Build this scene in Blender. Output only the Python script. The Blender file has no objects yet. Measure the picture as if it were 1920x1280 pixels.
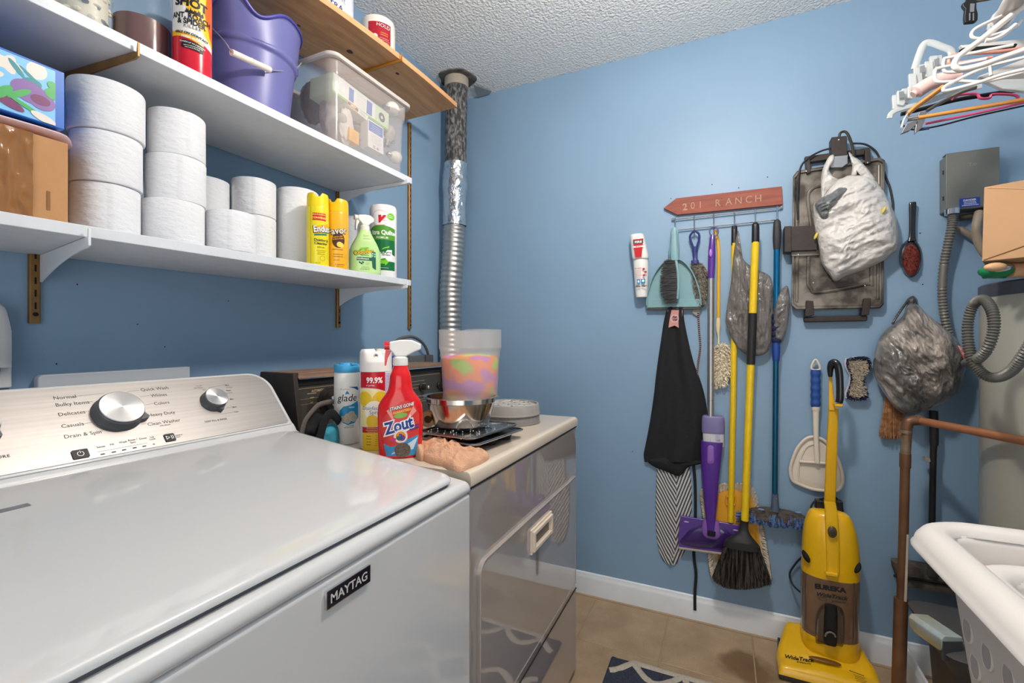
import bpy, bmesh, math, random
from math import sin, cos, pi, sqrt, atan2, hypot, radians
from mathutils import Vector, Matrix, noise as mnoise

SC = bpy.context.scene
COL = SC.collection
random.seed(7)

# ------------------------------------------------------------------ camera, light, exposure
CAMZ = 1.169
YAW = radians(24.8)
F_PX = 853.3
cam = bpy.data.cameras.new('camera')
cam.lens = 16.0
cam.sensor_width = 36.0
cam.clip_start = 0.02
camo = bpy.data.objects.new('camera', cam)
COL.objects.link(camo)
camo.location = (0, 0, CAMZ)
camo.rotation_euler = (pi / 2, 0, YAW - pi / 2)
SC.camera = camo

SC.view_settings.view_transform = 'Standard'
SC.view_settings.look = 'None'
SC.view_settings.gamma = 1
SC.view_settings.use_curve_mapping = False
SC.view_settings.exposure = 0.0

world = bpy.data.worlds.new('world')
SC.world = world
world.use_nodes = True
world.node_tree.nodes['Background'].inputs[0].default_value = (1.0, 0.97, 0.94, 1)
world.node_tree.nodes['Background'].inputs[1].default_value = 0.9

def lamp(name, loc, energy, size, color=(1, 1, 1), rot=None, shape='DISK', size_y=None):
    l = bpy.data.lights.new(name, 'AREA')
    l.shape = shape
    l.size = size
    if size_y:
        l.size_y = size_y
    l.energy = energy
    l.color = color
    o = bpy.data.objects.new(name, l)
    COL.objects.link(o)
    o.location = loc
    o.rotation_euler = rot or (0, 0, 0)
    return o

pl = bpy.data.lights.new('ceiling_light_glow', 'POINT'); pl.energy = 42; pl.shadow_soft_size = 0.05; pl.color = (1.0, 0.95, 0.89)
plo = bpy.data.objects.new('ceiling_light_glow', pl); COL.objects.link(plo); plo.location = (0.92, 0.03, 2.17)
lamp('doorway_fill', (-1.12, -0.28, 1.15), 11.0, 1.2, (1.0, 0.98, 0.96), rot=(radians(118), 0, radians(-82)), shape='RECTANGLE', size_y=1.8)  # fill lamp added in the unseen doorway, tilted up to lift the ceiling

# ------------------------------------------------------------------ room measures (metres)
L = 1.262      # left wall at y = L
D = 2.07       # back wall at x = D
R = -1.25      # right wall
X0 = -1.2      # wall behind the camera
H = 2.44
CY, SY = cos(YAW), sin(YAW)

def ray(px, py):
    u = (px - 960) / F_PX
    v = (640 - py) / F_PX
    return Vector((CY + u * SY, SY - u * CY, v))
def at_x(px, py, x):
    d = ray(px, py); t = x / d.x
    return Vector((x, d.y * t, CAMZ + d.z * t))
def at_y(px, py, y):
    d = ray(px, py); t = y / d.y
    return Vector((d.x * t, y, CAMZ + d.z * t))
def at_z(px, py, z):
    d = ray(px, py); t = (z - CAMZ) / d.z
    return Vector((d.x * t, d.y * t, z))
def at_t(px, py, t):
    d = ray(px, py)
    return Vector((d.x * t, d.y * t, CAMZ + d.z * t))
def BW(px, py, off=0.0):
    return at_x(px, py, D - off)
def LW(px, py, off=0.0):
    return at_y(px, py, L - off)
def fit(pl, pr, y=None, x=None, dist=None):
    """centre and radius of an upright round thing whose sides were measured at pl and pr"""
    a = math.atan((pl - 960) / F_PX); b = math.atan((pr - 960) / F_PX)
    m = YAW - (a + b) / 2; h = (b - a) / 2
    if y is not None: k = y / sin(m)
    elif x is not None: k = x / cos(m)
    else: k = dist
    return Vector((k * cos(m), k * sin(m))), k * sin(h)

# ------------------------------------------------------------------ materials
def lin(c):
    c = c / 255.0
    return c / 12.92 if c <= 0.04045 else ((c + 0.055) / 1.055) ** 2.4
def rgb(r, g, b):
    return (lin(r), lin(g), lin(b), 1)
MATS = {}
def mat(name, col, rough=0.5, metal=0.0, var=0.0, vscale=20.0, bump=0.0, bscale=60.0, bdist=0.002,
        stretch=None, trans=0.0, ior=1.45, coat=0.0, alpha=1.0, col2=None, spec=0.5, detail=4.0, sharp=(0.35, 0.65), aniso=0.0, thin=0.0, emit=0.0):
    if name in MATS: return MATS[name]
    m = bpy.data.materials.new(name)
    m.use_nodes = True
    nt = m.node_tree; N = nt.nodes; LK = nt.links
    b = N['Principled BSDF']
    b.inputs['Base Color'].default_value = rgb(*col)
    b.inputs['Roughness'].default_value = rough
    b.inputs['Metallic'].default_value = metal
    b.inputs['IOR'].default_value = ior
    b.inputs['Specular IOR Level'].default_value = spec
    b.inputs['Transmission Weight'].default_value = trans
    b.inputs['Coat Weight'].default_value = coat
    b.inputs['Coat Roughness'].default_value = 0.08
    b.inputs['Anisotropic'].default_value = aniso
    if emit:
        b.inputs['Emission Color'].default_value = rgb(*col); b.inputs['Emission Strength'].default_value = emit
    tc = mp = None
    if var or bump or col2:
        tc = N.new('ShaderNodeTexCoord'); mp = N.new('ShaderNodeMapping')
        LK.new(tc.outputs['Object'], mp.inputs['Vector'])
        if stretch: mp.inputs['Scale'].default_value = stretch
    if var or col2:
        n = N.new('ShaderNodeTexNoise'); n.inputs['Scale'].default_value = vscale; n.inputs['Detail'].default_value = detail
        LK.new(mp.outputs['Vector'], n.inputs['Vector'])
        r = N.new('ShaderNodeValToRGB')
        r.color_ramp.elements[0].position = sharp[0]; r.color_ramp.elements[1].position = sharp[1]
        if col2: c1, c2 = rgb(*col), rgb(*col2)
        else:
            k = 1 - var; c1 = tuple(x * k for x in rgb(*col)[:3]) + (1,)
            k = 1 + var; c2 = tuple(min(1, x * k) for x in rgb(*col)[:3]) + (1,)
        r.color_ramp.elements[0].color = c1; r.color_ramp.elements[1].color = c2
        LK.new(n.outputs['Fac'], r.inputs['Fac']); LK.new(r.outputs['Color'], b.inputs['Base Color'])
    if bump:
        n = N.new('ShaderNodeTexNoise'); n.inputs['Scale'].default_value = bscale; n.inputs['Detail'].default_value = 3
        LK.new(mp.outputs['Vector'], n.inputs['Vector'])
        bp = N.new('ShaderNodeBump'); bp.inputs['Strength'].default_value = bump; bp.inputs['Distance'].default_value = bdist
        LK.new(n.outputs['Fac'], bp.inputs['Height']); LK.new(bp.outputs['Normal'], b.inputs['Normal'])
    if thin:   # thin translucent film: part of the light passes straight through
        tr = N.new('ShaderNodeBsdfTransparent'); mx = N.new('ShaderNodeMixShader')
        mx.inputs[0].default_value = thin
        LK.new(b.outputs[0], mx.inputs[1]); LK.new(tr.outputs[0], mx.inputs[2])
        LK.new(mx.outputs[0], N['Material Output'].inputs['Surface'])
    MATS[name] = m
    return m
def wood(name, c1, c2, rough=0.5, axis=0, scale=9.0, stretch=0.06, coat=0.0):
    m = bpy.data.materials.new(name); m.use_nodes = True
    nt = m.node_tree; N = nt.nodes; LK = nt.links; b = N['Principled BSDF']
    tc = N.new('ShaderNodeTexCoord'); mp = N.new('ShaderNodeMapping')
    s = [1, 1, 1]; s[axis] = stretch; mp.inputs['Scale'].default_value = s
    n = N.new('ShaderNodeTexNoise'); n.inputs['Scale'].default_value = scale * 5; n.inputs['Detail'].default_value = 6; n.inputs['Distortion'].default_value = 1.2
    n2 = N.new('ShaderNodeTexNoise'); n2.inputs['Scale'].default_value = scale * 30; n2.inputs['Detail'].default_value = 3
    ad = N.new('ShaderNodeMath'); ad.operation = 'MULTIPLY_ADD'; ad.inputs[1].default_value = 0.3
    r = N.new('ShaderNodeValToRGB')
    r.color_ramp.elements[0].position = 0.42; r.color_ramp.elements[1].position = 0.85
    r.color_ramp.elements[0].color = rgb(*c1); r.color_ramp.elements[1].color = rgb(*c2)
    LK.new(tc.outputs['Object'], mp.inputs['Vector']); LK.new(mp.outputs['Vector'], n.inputs['Vector']); LK.new(mp.outputs['Vector'], n2.inputs['Vector'])
    LK.new(n2.outputs['Fac'], ad.inputs[0]); LK.new(n.outputs['Fac'], ad.inputs[2])
    LK.new(ad.outputs[0], r.inputs['Fac']); LK.new(r.outputs['Color'], b.inputs['Base Color'])
    b.inputs['Roughness'].default_value = rough; b.inputs['Coat Weight'].default_value = coat
    MATS[name] = m
    return m

# ------------------------------------------------------------------ mesh builder
def cr(P, n=8, closed=False):
    """Catmull-Rom samples through points of any dimension"""
    P = [Vector(p) for p in P]; m = len(P); out = []
    rng = range(m if closed else m - 1)
    for i in rng:
        if closed: a, b, c, d = P[(i - 1) % m], P[i], P[(i + 1) % m], P[(i + 2) % m]
        else: a, b, c, d = P[max(i - 1, 0)], P[i], P[i + 1], P[min(i + 2, m - 1)]
        for k in range(n):
            t = k / n
            out.append(0.5 * ((2 * b) + (c - a) * t + (2 * a - 5 * b + 4 * c - d) * t * t + (3 * b - a - 3 * c + d) * t ** 3))
    if not closed: out.append(P[-1])
    return out
def lerp_tab(tab, x):
    if x <= tab[0][0]: return tab[0][1]
    for (a, va), (b, vb) in zip(tab, tab[1:]):
        if x <= b: return va + (vb - va) * (x - a) / (b - a)
    return tab[-1][1]
def fbm(p, s=1.0, o=3):
    v = 0; a = 1
    for _ in range(o):
        v += a * mnoise.noise(p * s); s *= 2.1; a *= 0.5
    return v
def ridge(p, s=1.0, o=3):
    v = 0; a = 1
    for _ in range(o):
        v += a * (1 - 2.2 * abs(mnoise.noise(p * s))); s *= 2.0; a *= 0.5
    return v

class MB:
    def __init__(s):
        s.v = []; s.f = []; s.m = []; s.cur = 0
    def add(s, vs, fs):
        n = len(s.v); s.v += [Vector(v) for v in vs]
        for f in fs: s.f.append([i + n for i in f]); s.m.append(s.cur)
        return s
    def box(s, c, d, rz=0.0, M=None):
        c = Vector(c); hx, hy, hz = d[0] / 2, d[1] / 2, d[2] / 2
        q = M or Matrix.Rotation(rz, 3, 'Z')
        vs = [c + q @ Vector((x, y, z)) for x in (-hx, hx) for y in (-hy, hy) for z in (-hz, hz)]
        return s.add(vs, [(0, 1, 3, 2), (4, 6, 7, 5), (0, 4, 5, 1), (2, 3, 7, 6), (0, 2, 6, 4), (1, 5, 7, 3)])
    def span(s, a, b):
        return s.box(((a[0] + b[0]) / 2, (a[1] + b[1]) / 2, (a[2] + b[2]) / 2), (abs(a[0] - b[0]), abs(a[1] - b[1]), abs(a[2] - b[2])))
    def tube(s, P, r, seg=10, caps=True, closed=False, flat=1.0, up=None):
        P = [Vector(p) for p in P]; n = len(P)
        rr = r if isinstance(r, (list, tuple)) else [r] * n
        prev = None; rings = []
        for i in range(n):
            if closed: t = P[(i + 1) % n] - P[i - 1]
            else: t = P[min(i + 1, n - 1)] - P[max(i - 1, 0)]
            t = t.normalized() if t.length > 1e-9 else Vector((0, 0, 1))
            if prev is None:
                a = Vector(up) if up else (Vector((0, 0, 1)) if abs(t.z) < 0.9 else Vector((1, 0, 0)))
                x = t.cross(a).normalized()
            else:
                x = (prev - t * prev.dot(t)).normalized()
            prev = x; y = t.cross(x)
            rings.append([P[i] + (x * cos(2 * pi * k / seg) + y * sin(2 * pi * k / seg) * flat) * rr[i] for k in range(seg)])
        vs = [v for g in rings for v in g]; fs = []
        m = n if closed else n - 1
        for i in range(m):
            j = (i + 1) % n
            for k in range(seg):
                fs.append((i * seg + k, i * seg + (k + 1) % seg, j * seg + (k + 1) % seg, j * seg + k))
        if caps and not closed:
            fs.append(tuple(range(seg))[::-1]); fs.append(tuple((n - 1) * seg + k for k in range(seg)))
        return s.add(vs, fs)
    def lathe(s, c, prof, seg=32, M=None, a=1.0, b=1.0, caps=True):
        c = Vector(c); q = M or Matrix.Identity(3)
        vs = []; fs = []
        for (r, z) in prof:
            for k in range(seg):
                an = 2 * pi * k / seg
                vs.append(c + q @ Vector((r * a * cos(an), r * b * sin(an), z)))
        n = len(prof)
        for i in range(n - 1):
            for k in range(seg):
                fs.append((i * seg + k, i * seg + (k + 1) % seg, (i + 1) * seg + (k + 1) % seg, (i + 1) * seg + k))
        if caps:
            fs.append(tuple(range(seg))[::-1]); fs.append(tuple((n - 1) * seg + k for k in range(seg)))
        return s.add(vs, fs)
    def prism(s, P, d):
        P = [Vector(p) for p in P]; d = Vector(d); n = len(P)
        fs = [tuple(range(n)), tuple(range(n, 2 * n))[::-1]] + [(i, (i + 1) % n, n + (i + 1) % n, n + i) for i in range(n)]
        return s.add(P + [p + d for p in P], fs)
    def grid(s, fn, nu, nv, wrap_u=False):
        vs = [fn(i / (nu if wrap_u else nu - 1), j / (nv - 1)) for j in range(nv) for i in range(nu)]
        fs = []
        for j in range(nv - 1):
            for i in range(nu if wrap_u else nu - 1):
                k = (i + 1) % nu
                fs.append((j * nu + i, j * nu + k, (j + 1) * nu + k, (j + 1) * nu + i))
        return s.add(vs, fs)
    def ball(s, c, r, seg=14, rings=9, M=None):
        if not isinstance(r, (list, tuple)): r = (r, r, r)
        c = Vector(c); q = M or Matrix.Identity(3)
        def fn(u, w):
            a = 2 * pi * u; p = pi * min(max(w, 0.001), 0.999)
            return c + q @ Vector((r[0] * sin(p) * cos(a), r[1] * sin(p) * sin(a), r[2] * cos(p)))
        s.grid(fn, seg, rings, wrap_u=True)
        n = len(s.v)
        s.f.append(list(range(n - seg, n))); s.m.append(s.cur)
        s.f.append(list(range(n - seg * rings, n - seg * rings + seg))[::-1]); s.m.append(s.cur)
        return s
    def inflate(s, O, mp, base, thick, rings=10, n=2.0, ctr=None, wr=None, back=True, power=1.0):
        """closed outline O in the plane of mp, swelling by thick towards the room; wr(point)->extra"""
        O = [Vector((p[0], p[1])) for p in O]; m = len(O)
        c = Vector(ctr) if ctr else sum(O, Vector((0, 0))) / m
        vs = [mp(c.x, c.y, base + thick + (wr(c, 0) if wr else 0))]
        for k in range(1, rings + 1):
            q = (k / rings) ** power
            for p in O:
                w = c + (p - c) * q
                e = thick * max(0, 1 - q ** n) ** (1 / n)
                vs.append(mp(w.x, w.y, base + e + (wr(w, q) * (1 - q ** 6) if wr else 0)))
        fs = [(0, 1 + (i + 1) % m, 1 + i) for i in range(m)]
        for k in range(rings - 1):
            a = 1 + k * m; b = a + m
            for i in range(m):
                fs.append((a + i, a + (i + 1) % m, b + (i + 1) % m, b + i))
        if back:
            a = 1 + (rings - 1) * m; bb = len(vs)
            for p in O: vs.append(mp(p.x, p.y, base - 0.001))
            for i in range(m): fs.append((a + i, a + (i + 1) % m, bb + (i + 1) % m, bb + i))
            fs.append(tuple(range(bb, bb + m)))
        return s.add(vs, fs)
    def sheet(s, rows, mp, base, thick, nx=12, ny=3, fold=None, n=2.0, back=True):
        """rows of (y, xleft, xright); swelling thick; fold(u, w)->extra offset"""
        rr = cr([Vector(r) for r in rows], ny)
        def fn(u, w):
            k = w * (len(rr) - 1); r = rr[int(round(k))]
            q = abs(2 * u - 1)
            e = base + thick * max(0, 1 - q ** n) ** (1 / n) + (fold(u, w) if fold else 0)
            return mp(r.y + (r.z - r.y) * u, r.x, e)
        s.grid(fn, nx, len(rr))
        if back:
            def fb(u, w):
                r = rr[int(round(w * (len(rr) - 1)))]
                return mp(r.z + (r.y - r.z) * u, r.x, base - 0.0015 + (min(0, fold(1 - u, w)) if fold else 0))
            s.grid(fb, nx, len(rr))
        return s
    def build(s, name, mats, parent=None, smooth=True, bevel=0.0, bseg=2, base=None, auto=40, sub=0, recalc=True, weld=False):
        if not isinstance(mats, (list, tuple)): mats = [mats]
        me = bpy.data.meshes.new(name)
        o = bpy.data.objects.new(name, me)
        if parent is not None:
            w = Vector(parent.get('_w', (0, 0, 0)))
        else:
            if base is None:
                xs = [v.x for v in s.v]; ys = [v.y for v in s.v]; zs = [v.z for v in s.v]
                base = ((min(xs) + max(xs)) / 2, (min(ys) + max(ys)) / 2, min(zs))
            w = Vector(base)
        me.from_pydata([v - w for v in s.v], [], s.f)
        for m in mats: me.materials.append(m)
        if len(mats) > 1: me.polygons.foreach_set('material_index', s.m)
        if recalc or weld:
            bm = bmesh.new(); bm.from_mesh(me)
            if weld: bmesh.ops.remove_doubles(bm, verts=bm.verts, dist=1e-5)
            if recalc: bmesh.ops.recalc_face_normals(bm, faces=bm.faces)
            bm.to_mesh(me); bm.free()
        if smooth:
            me.polygons.foreach_set('use_smooth', [True] * len(me.polygons))
            try: me.set_sharp_from_angle(angle=radians(auto))
            except Exception: pass
        if bevel:
            b = o.modifiers.new('bevel', 'BEVEL'); b.width = bevel; b.segments = bseg; b.limit_method = 'ANGLE'; b.angle_limit = radians(35)
            b.harden_normals = True
        if sub:
            b = o.modifiers.new('sub', 'SUBSURF'); b.levels = sub; b.render_levels = sub
        COL.objects.link(o)
        if parent is not None: o.parent = parent
        else: o.location = w
        o['_w'] = tuple(w) if parent is not None else tuple(w)
        me.update()
        return o

def thing(name, label, cat, loc=(0, 0, 0), group=None):
    o = bpy.data.objects.new(name, None)
    o.empty_display_size = 0.02
    COL.objects.link(o); o.location = loc
    o['_w'] = tuple(loc)
    o['label'] = label; o['category'] = cat
    if group: o['group'] = group
    return o
def tag(o, label, cat, group=None):
    o['label'] = label; o['category'] = cat
    if group: o['group'] = group
    return o
def struct(o):
    o['kind'] = 'structure'
    return o
def stuff(o):
    o['kind'] = 'stuff'
    return o

# ------------------------------------------------------------------ lettering and flat print
_tc = {}
def text_geo(st, size, bold=0.0, italic=0.0, align='LEFT', spacing=1.0, res=3):
    key = (st, bold, italic, align, spacing, res)
    if key not in _tc:
        c = bpy.data.curves.new('t', 'FONT'); c.body = st; c.size = 1.0; c.offset = bold; c.shear = italic
        c.align_x = align; c.space_character = spacing; c.resolution_u = res; c.fill_mode = 'FRONT'
        o = bpy.data.objects.new('t', c); COL.objects.link(o)
        dg = bpy.context.evaluated_depsgraph_get()
        me = bpy.data.meshes.new_from_object(o.evaluated_get(dg))
        vs = [Vector(v.co) for v in me.vertices]; fs = [tuple(p.vertices) for p in me.polygons]
        bpy.data.objects.remove(o); bpy.data.curves.remove(c); bpy.data.meshes.remove(me)
        _tc[key] = (vs, fs)
    vs, fs = _tc[key]
    return [(v.x * size, v.y * size) for v in vs], fs

_sub = {}
def split_2d(vs, fs, mx):
    """cut flat print finely enough to follow a curved surface"""
    bm = bmesh.new(); V = [bm.verts.new((a, b, 0)) for a, b in vs]
    for f in fs:
        try: bm.faces.new([V[i] for i in f])
        except ValueError: pass
    bmesh.ops.triangulate(bm, faces=bm.faces[:])
    for _ in range(6):
        E = [e for e in bm.edges if abs(e.verts[0].co.x - e.verts[1].co.x) > mx]
        if not E: break
        bmesh.ops.subdivide_edges(bm, edges=E, cuts=1)
        bmesh.ops.triangulate(bm, faces=[f for f in bm.faces if len(f.verts) > 3])
    bm.verts.index_update()
    out = [(v.co.x, v.co.y) for v in bm.verts], [tuple(v.index for v in f.verts) for f in bm.faces]
    bm.free(); return out
class Print:
    """flat print on a surface: mp(x, z, off) -> point; each item a hair above the last"""
    def __init__(s, mp, mx=None, step=0.00005):
        s.mp = mp; s.mb = MB(); s.mats = []; s.k = 2; s.step = step; s.mx = mx or getattr(mp, 'mx', 1.0)
    def _m(s, m):
        if m not in s.mats: s.mats.append(m)
        s.mb.cur = s.mats.index(m)
    def _o(s):
        s.k += 1
        return s.step * s.k
    def put(s, vs, fs, m):
        s._m(m); o = s._o()
        if s.mx < 0.5 and max(v[0] for v in vs) - min(v[0] for v in vs) > s.mx: vs, fs = split_2d(vs, fs, s.mx)
        s.mb.add([s.mp(a, b, o) for a, b in vs], fs); return s
    def rect(s, x, z, w, h, m, rot=0.0, nx=None):
        ca, sa = cos(rot), sin(rot)
        return s.put([(x + a * w * ca - b * h * sa, z + a * w * sa + b * h * ca) for a, b in ((-.5, -.5), (.5, -.5), (.5, .5), (-.5, .5))], [(0, 1, 2, 3)], m)
    def ell(s, x, z, rx, rz, m, rot=0.0, seg=24):
        ca, sa = cos(rot), sin(rot); P = [(rx * cos(2 * pi * i / seg), rz * sin(2 * pi * i / seg)) for i in range(seg)]
        return s.put([(x + a * ca - b * sa, z + a * sa + b * ca) for a, b in P], [tuple(range(seg))], m)
    def ring(s, x, z, r, w, m, rz=None, seg=28):
        rz = rz or r; A = [(x + r * cos(2 * pi * i / seg), z + rz * sin(2 * pi * i / seg)) for i in range(seg)]; B = [(x + (r - w) * cos(2 * pi * i / seg), z + (rz - w) * sin(2 * pi * i / seg)) for i in range(seg)]
        return s.put(A + B, [(i, (i + 1) % seg, seg + (i + 1) % seg, seg + i) for i in range(seg)], m)
    def poly(s, pts, m, rings=3):
        return s.put([(p[0], p[1]) for p in pts], [tuple(range(len(pts)))], m)
    def text(s, st, x, z, size, m, bold=0.0, italic=0.0, align='CENTER', rot=0.0, sx=1.0, spacing=1.0):
        g, fs = text_geo(st, size, bold, italic, align, spacing); ca, sa = cos(rot), sin(rot)
        if s.mx < 0.5 and g:
            key = (st, size, bold, italic, align, sx, spacing)
            if key not in _sub: _sub[key] = split_2d([(a * sx, b) for a, b in g], fs, s.mx)
            g, fs = _sub[key]
        else: g = [(a * sx, b) for a, b in g]
        s._m(m); o = s._o()
        s.mb.add([s.mp(x + a * ca - b * sa, z + a * sa + b * ca, o) for a, b in g], fs); return s
    def lines(s, x, z, w, n, dz, m, th=0.0008, seed=0):
        """rows of print too small to read"""
        rn = random.Random(seed)
        for i in range(n):
            ww = w * rn.uniform(0.6, 1.0)
            xx = x - ww / 2
            while xx < x + ww / 2:
                l = rn.uniform(0.0015, 0.005)
                s.rect(xx + l / 2, z - i * dz, l, th, m); s.k -= 1; xx += l + 0.0008
        s.k += 1
        return s
    def build(s, name, parent):
        return stuff(s.mb.build(name, s.mats, parent, smooth=True, recalc=False, auto=60))

def cyl_map(c, r, a0=None):
    """arc length x to the right as seen, height z above c.z; r may be a function of z"""
    c = Vector(c)
    if a0 is None: a0 = atan2(-c.y, -c.x)
    rf = r if callable(r) else (lambda z: r)
    def mp(x, z, off):
        q = rf(z); a = a0 + x / max(q, 0.005)
        return Vector((c.x + (q + off) * cos(a), c.y + (q + off) * sin(a), c.z + z))
    mp.mx = 0.0025
    return mp
def plane_map(o, right, up):
    o = Vector(o); right = Vector(right).normalized(); up = Vector(up).normalized(); n = right.cross(up)
    return lambda x, z, off: o + right * x + up * z + n * off
def face_map(c, wf, df, ang, n=2.0):
    """front of a flattened bottle facing ang; wf, df half width and half depth at height z"""
    c = Vector(c); f = Vector((cos(ang), sin(ang), 0)); r = Vector((-sin(ang), cos(ang), 0))
    def mp(x, z, off):
        w = wf(z); d = df(z); q = min(0.999, abs(x) / w)
        return c + r * x + f * (d * (1 - q ** n) ** (1 / n) + off) + Vector((0, 0, z))
    mp.mx = 0.003
    return mp
def bottle_body(mb, c, wf, df, ang, z0, z1, nz=24, seg=36, n=2.4):
    c = Vector(c); f = Vector((cos(ang), sin(ang), 0)); r = Vector((-sin(ang), cos(ang), 0))
    prof = []
    vs = []; fs = []
    for j in range(nz):
        z = z0 + (z1 - z0) * j / (nz - 1)
        k = 1.0
        if j == 0: k = 0.93
        for i in range(seg):
            a = 2 * pi * i / seg; ca, sa = cos(a), sin(a)
            x = wf(z) * k * math.copysign(abs(ca) ** (2 / n), ca); y = df(z) * k * math.copysign(abs(sa) ** (2 / n), sa)
            vs.append(c + r * x + f * y + Vector((0, 0, z)))
    for j in range(nz - 1):
        for i in range(seg):
            fs.append((j * seg + i, j * seg + (i + 1) % seg, (j + 1) * seg + (i + 1) % seg, (j + 1) * seg + i))
    fs.append(tuple(range(seg))[::-1]); fs.append(tuple((nz - 1) * seg + i for i in range(seg)))
    mb.add(vs, fs)
def strands(mb, pairs, r0, r1, jit=0.0, seg=3, bend=0.0, rn=random):
    for a, b in pairs:
        a = Vector(a); b = Vector(b) + Vector((rn.uniform(-jit, jit), rn.uniform(-jit, jit), rn.uniform(-jit, jit)))
        m = (a + b) / 2 + Vector((rn.uniform(-bend, bend), rn.uniform(-bend, bend), rn.uniform(-bend, bend)))
        mb.tube([a, m, b] if bend else [a, b], [r0, (r0 + r1) / 2, r1] if bend else [r0, r1], seg=seg)

# ------------------------------------------------------------------ common materials
M_blue = mat('wall_blue_paint', (134, 163, 189), 0.45, var=0.03, vscale=2.5, bump=0.12, bscale=320, bdist=0.0008)
M_ceil = mat('popcorn_ceiling', (242, 242, 240), 0.9, bump=1.0, bscale=95, bdist=0.011)
M_trimw = mat('white_trim_paint', (232, 236, 240), 0.4, var=0.02, vscale=12)
M_shelf = mat('white_shelf_paint', (212, 215, 219), 0.5, var=0.03, vscale=25, bump=0.1, bscale=90)
M_white = mat('white_enamel', (210, 209, 208), 0.07, coat=0.6)
M_whitepl = mat('white_plastic', (240, 236, 230), 0.35)
M_black = mat('black_plastic', (22, 22, 24), 0.38)
M_blackm = mat('black_matte', (18, 18, 20), 0.8)
M_chrome = mat('chrome', (215, 215, 218), 0.12, metal=1)
M_ink = mat('black_ink', (25, 25, 28), 0.5)
M_wink = mat('white_ink', (248, 248, 246), 0.5)
M_red = mat('red_ink', (200, 22, 34), 0.4)
M_grey = mat('grey_ink', (120, 122, 128), 0.5)
# ================================================================== THE ROOM
def rrect(x0, y0, x1, y1, r, n=6, corners=(1, 1, 1, 1)):
    out = []
    for (cx, cy, a, on) in ((x1 - r, y0 + r, -90, corners[0]), (x1 - r, y1 - r, 0, corners[1]), (x0 + r, y1 - r, 90, corners[2]), (x0 + r, y0 + r, 180, corners[3])):
        if on:
            for k in range(n + 1):
                t = radians(a + 90 * k / n); out.append((cx + r * cos(t), cy + r * sin(t)))
        else:
            t = radians(a + 45); out.append((cx + r * math.copysign(1, cos(t)), cy + r * math.copysign(1, sin(t))))
    return out

m = MB(); m.span((X0, L, 0), (D, L + 0.1, H)); struct(m.build('wall_left', M_blue, smooth=False))
m = MB(); m.span((D, R - 0.1, 0), (D + 0.1, L + 0.1, H)); WB = struct(m.build('wall_back', M_blue, smooth=False))
m = MB(); m.span((X0, R - 0.1, 0), (D, R, H)); struct(m.build('wall_right', M_blue, smooth=False))
# wall behind the camera with the doorway the picture is taken from
m = MB(); m.span((X0 - 0.1, 0.45, 0), (X0, L + 0.1, H)); m.span((X0 - 0.1, R - 0.1, 0), (X0, -0.95, H)); m.span((X0 - 0.1, -0.95, 2.05), (X0, 0.45, H))
struct(m.build('wall_front', M_blue, smooth=False))
m = MB(); m.span((X0 - 0.1, R - 0.1, H), (D + 0.1, L + 0.1, H + 0.08)); struct(m.build('ceiling', M_ceil, smooth=False))

# floor: slab of grout with single tiles on it
M_grout = mat('floor_grout', (166, 144, 116), 0.85, var=0.06, vscale=60)
M_tile = mat('beige_floor_tile', (158, 132, 102), 0.42, col2=(186, 161, 130), vscale=7, bump=0.15, bscale=200, detail=9, sharp=(0.3, 0.72))
def tile_dirt_shadow():
    nt = M_tile.node_tree; N = nt.nodes; LK = nt.links; b = N['Principled BSDF']
    src = b.inputs['Base Color'].links[0].from_socket
    g = N.new('ShaderNodeNewGeometry')
    n = N.new('ShaderNodeTexNoise'); n.inputs['Scale'].default_value = 260; n.inputs['Detail'].default_value = 2
    LK.new(g.outputs['Position'], n.inputs['Vector'])
    r = N.new('ShaderNodeValToRGB'); r.color_ramp.elements[0].position = 0.3; r.color_ramp.elements[1].position = 0.42
    r.color_ramp.elements[0].color = (0.55, 0.5, 0.42, 1); r.color_ramp.elements[1].color = (1, 1, 1, 1)
    LK.new(n.outputs['Fac'], r.inputs['Fac'])
    mx = N.new('ShaderNodeMix'); mx.data_type = 'RGBA'; mx.blend_type = 'MULTIPLY'; mx.inputs[0].default_value = 0.7
    LK.new(src, mx.inputs[6]); LK.new(r.outputs['Color'], mx.inputs[7])
    # soft cast shadow painted into the tile colour as a ragged darker patch
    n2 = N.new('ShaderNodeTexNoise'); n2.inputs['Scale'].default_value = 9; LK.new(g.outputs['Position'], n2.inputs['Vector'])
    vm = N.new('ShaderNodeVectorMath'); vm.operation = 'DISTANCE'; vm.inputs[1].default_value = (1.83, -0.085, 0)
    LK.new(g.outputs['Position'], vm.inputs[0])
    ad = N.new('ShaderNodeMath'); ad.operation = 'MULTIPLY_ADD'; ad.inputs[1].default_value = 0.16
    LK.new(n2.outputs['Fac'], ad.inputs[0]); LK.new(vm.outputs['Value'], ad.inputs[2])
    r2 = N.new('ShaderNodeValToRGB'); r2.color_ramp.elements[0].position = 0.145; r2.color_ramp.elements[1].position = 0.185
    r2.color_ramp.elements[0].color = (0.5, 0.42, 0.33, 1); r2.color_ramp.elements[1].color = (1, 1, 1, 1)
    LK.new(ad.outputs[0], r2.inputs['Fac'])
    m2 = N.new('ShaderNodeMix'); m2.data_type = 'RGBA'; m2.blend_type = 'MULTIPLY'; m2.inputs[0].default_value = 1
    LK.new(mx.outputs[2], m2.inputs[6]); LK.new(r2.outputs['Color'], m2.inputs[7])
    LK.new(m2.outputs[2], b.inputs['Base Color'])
tile_dirt_shadow()
m = MB(); m.span((X0 - 0.1, R - 0.1, -0.06), (D, L + 0.1, -0.0025)); FLOOR = struct(m.build('floor', M_grout, smooth=False, base=(0, 0, 0)))
tme = None
tx = 2.041
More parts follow.
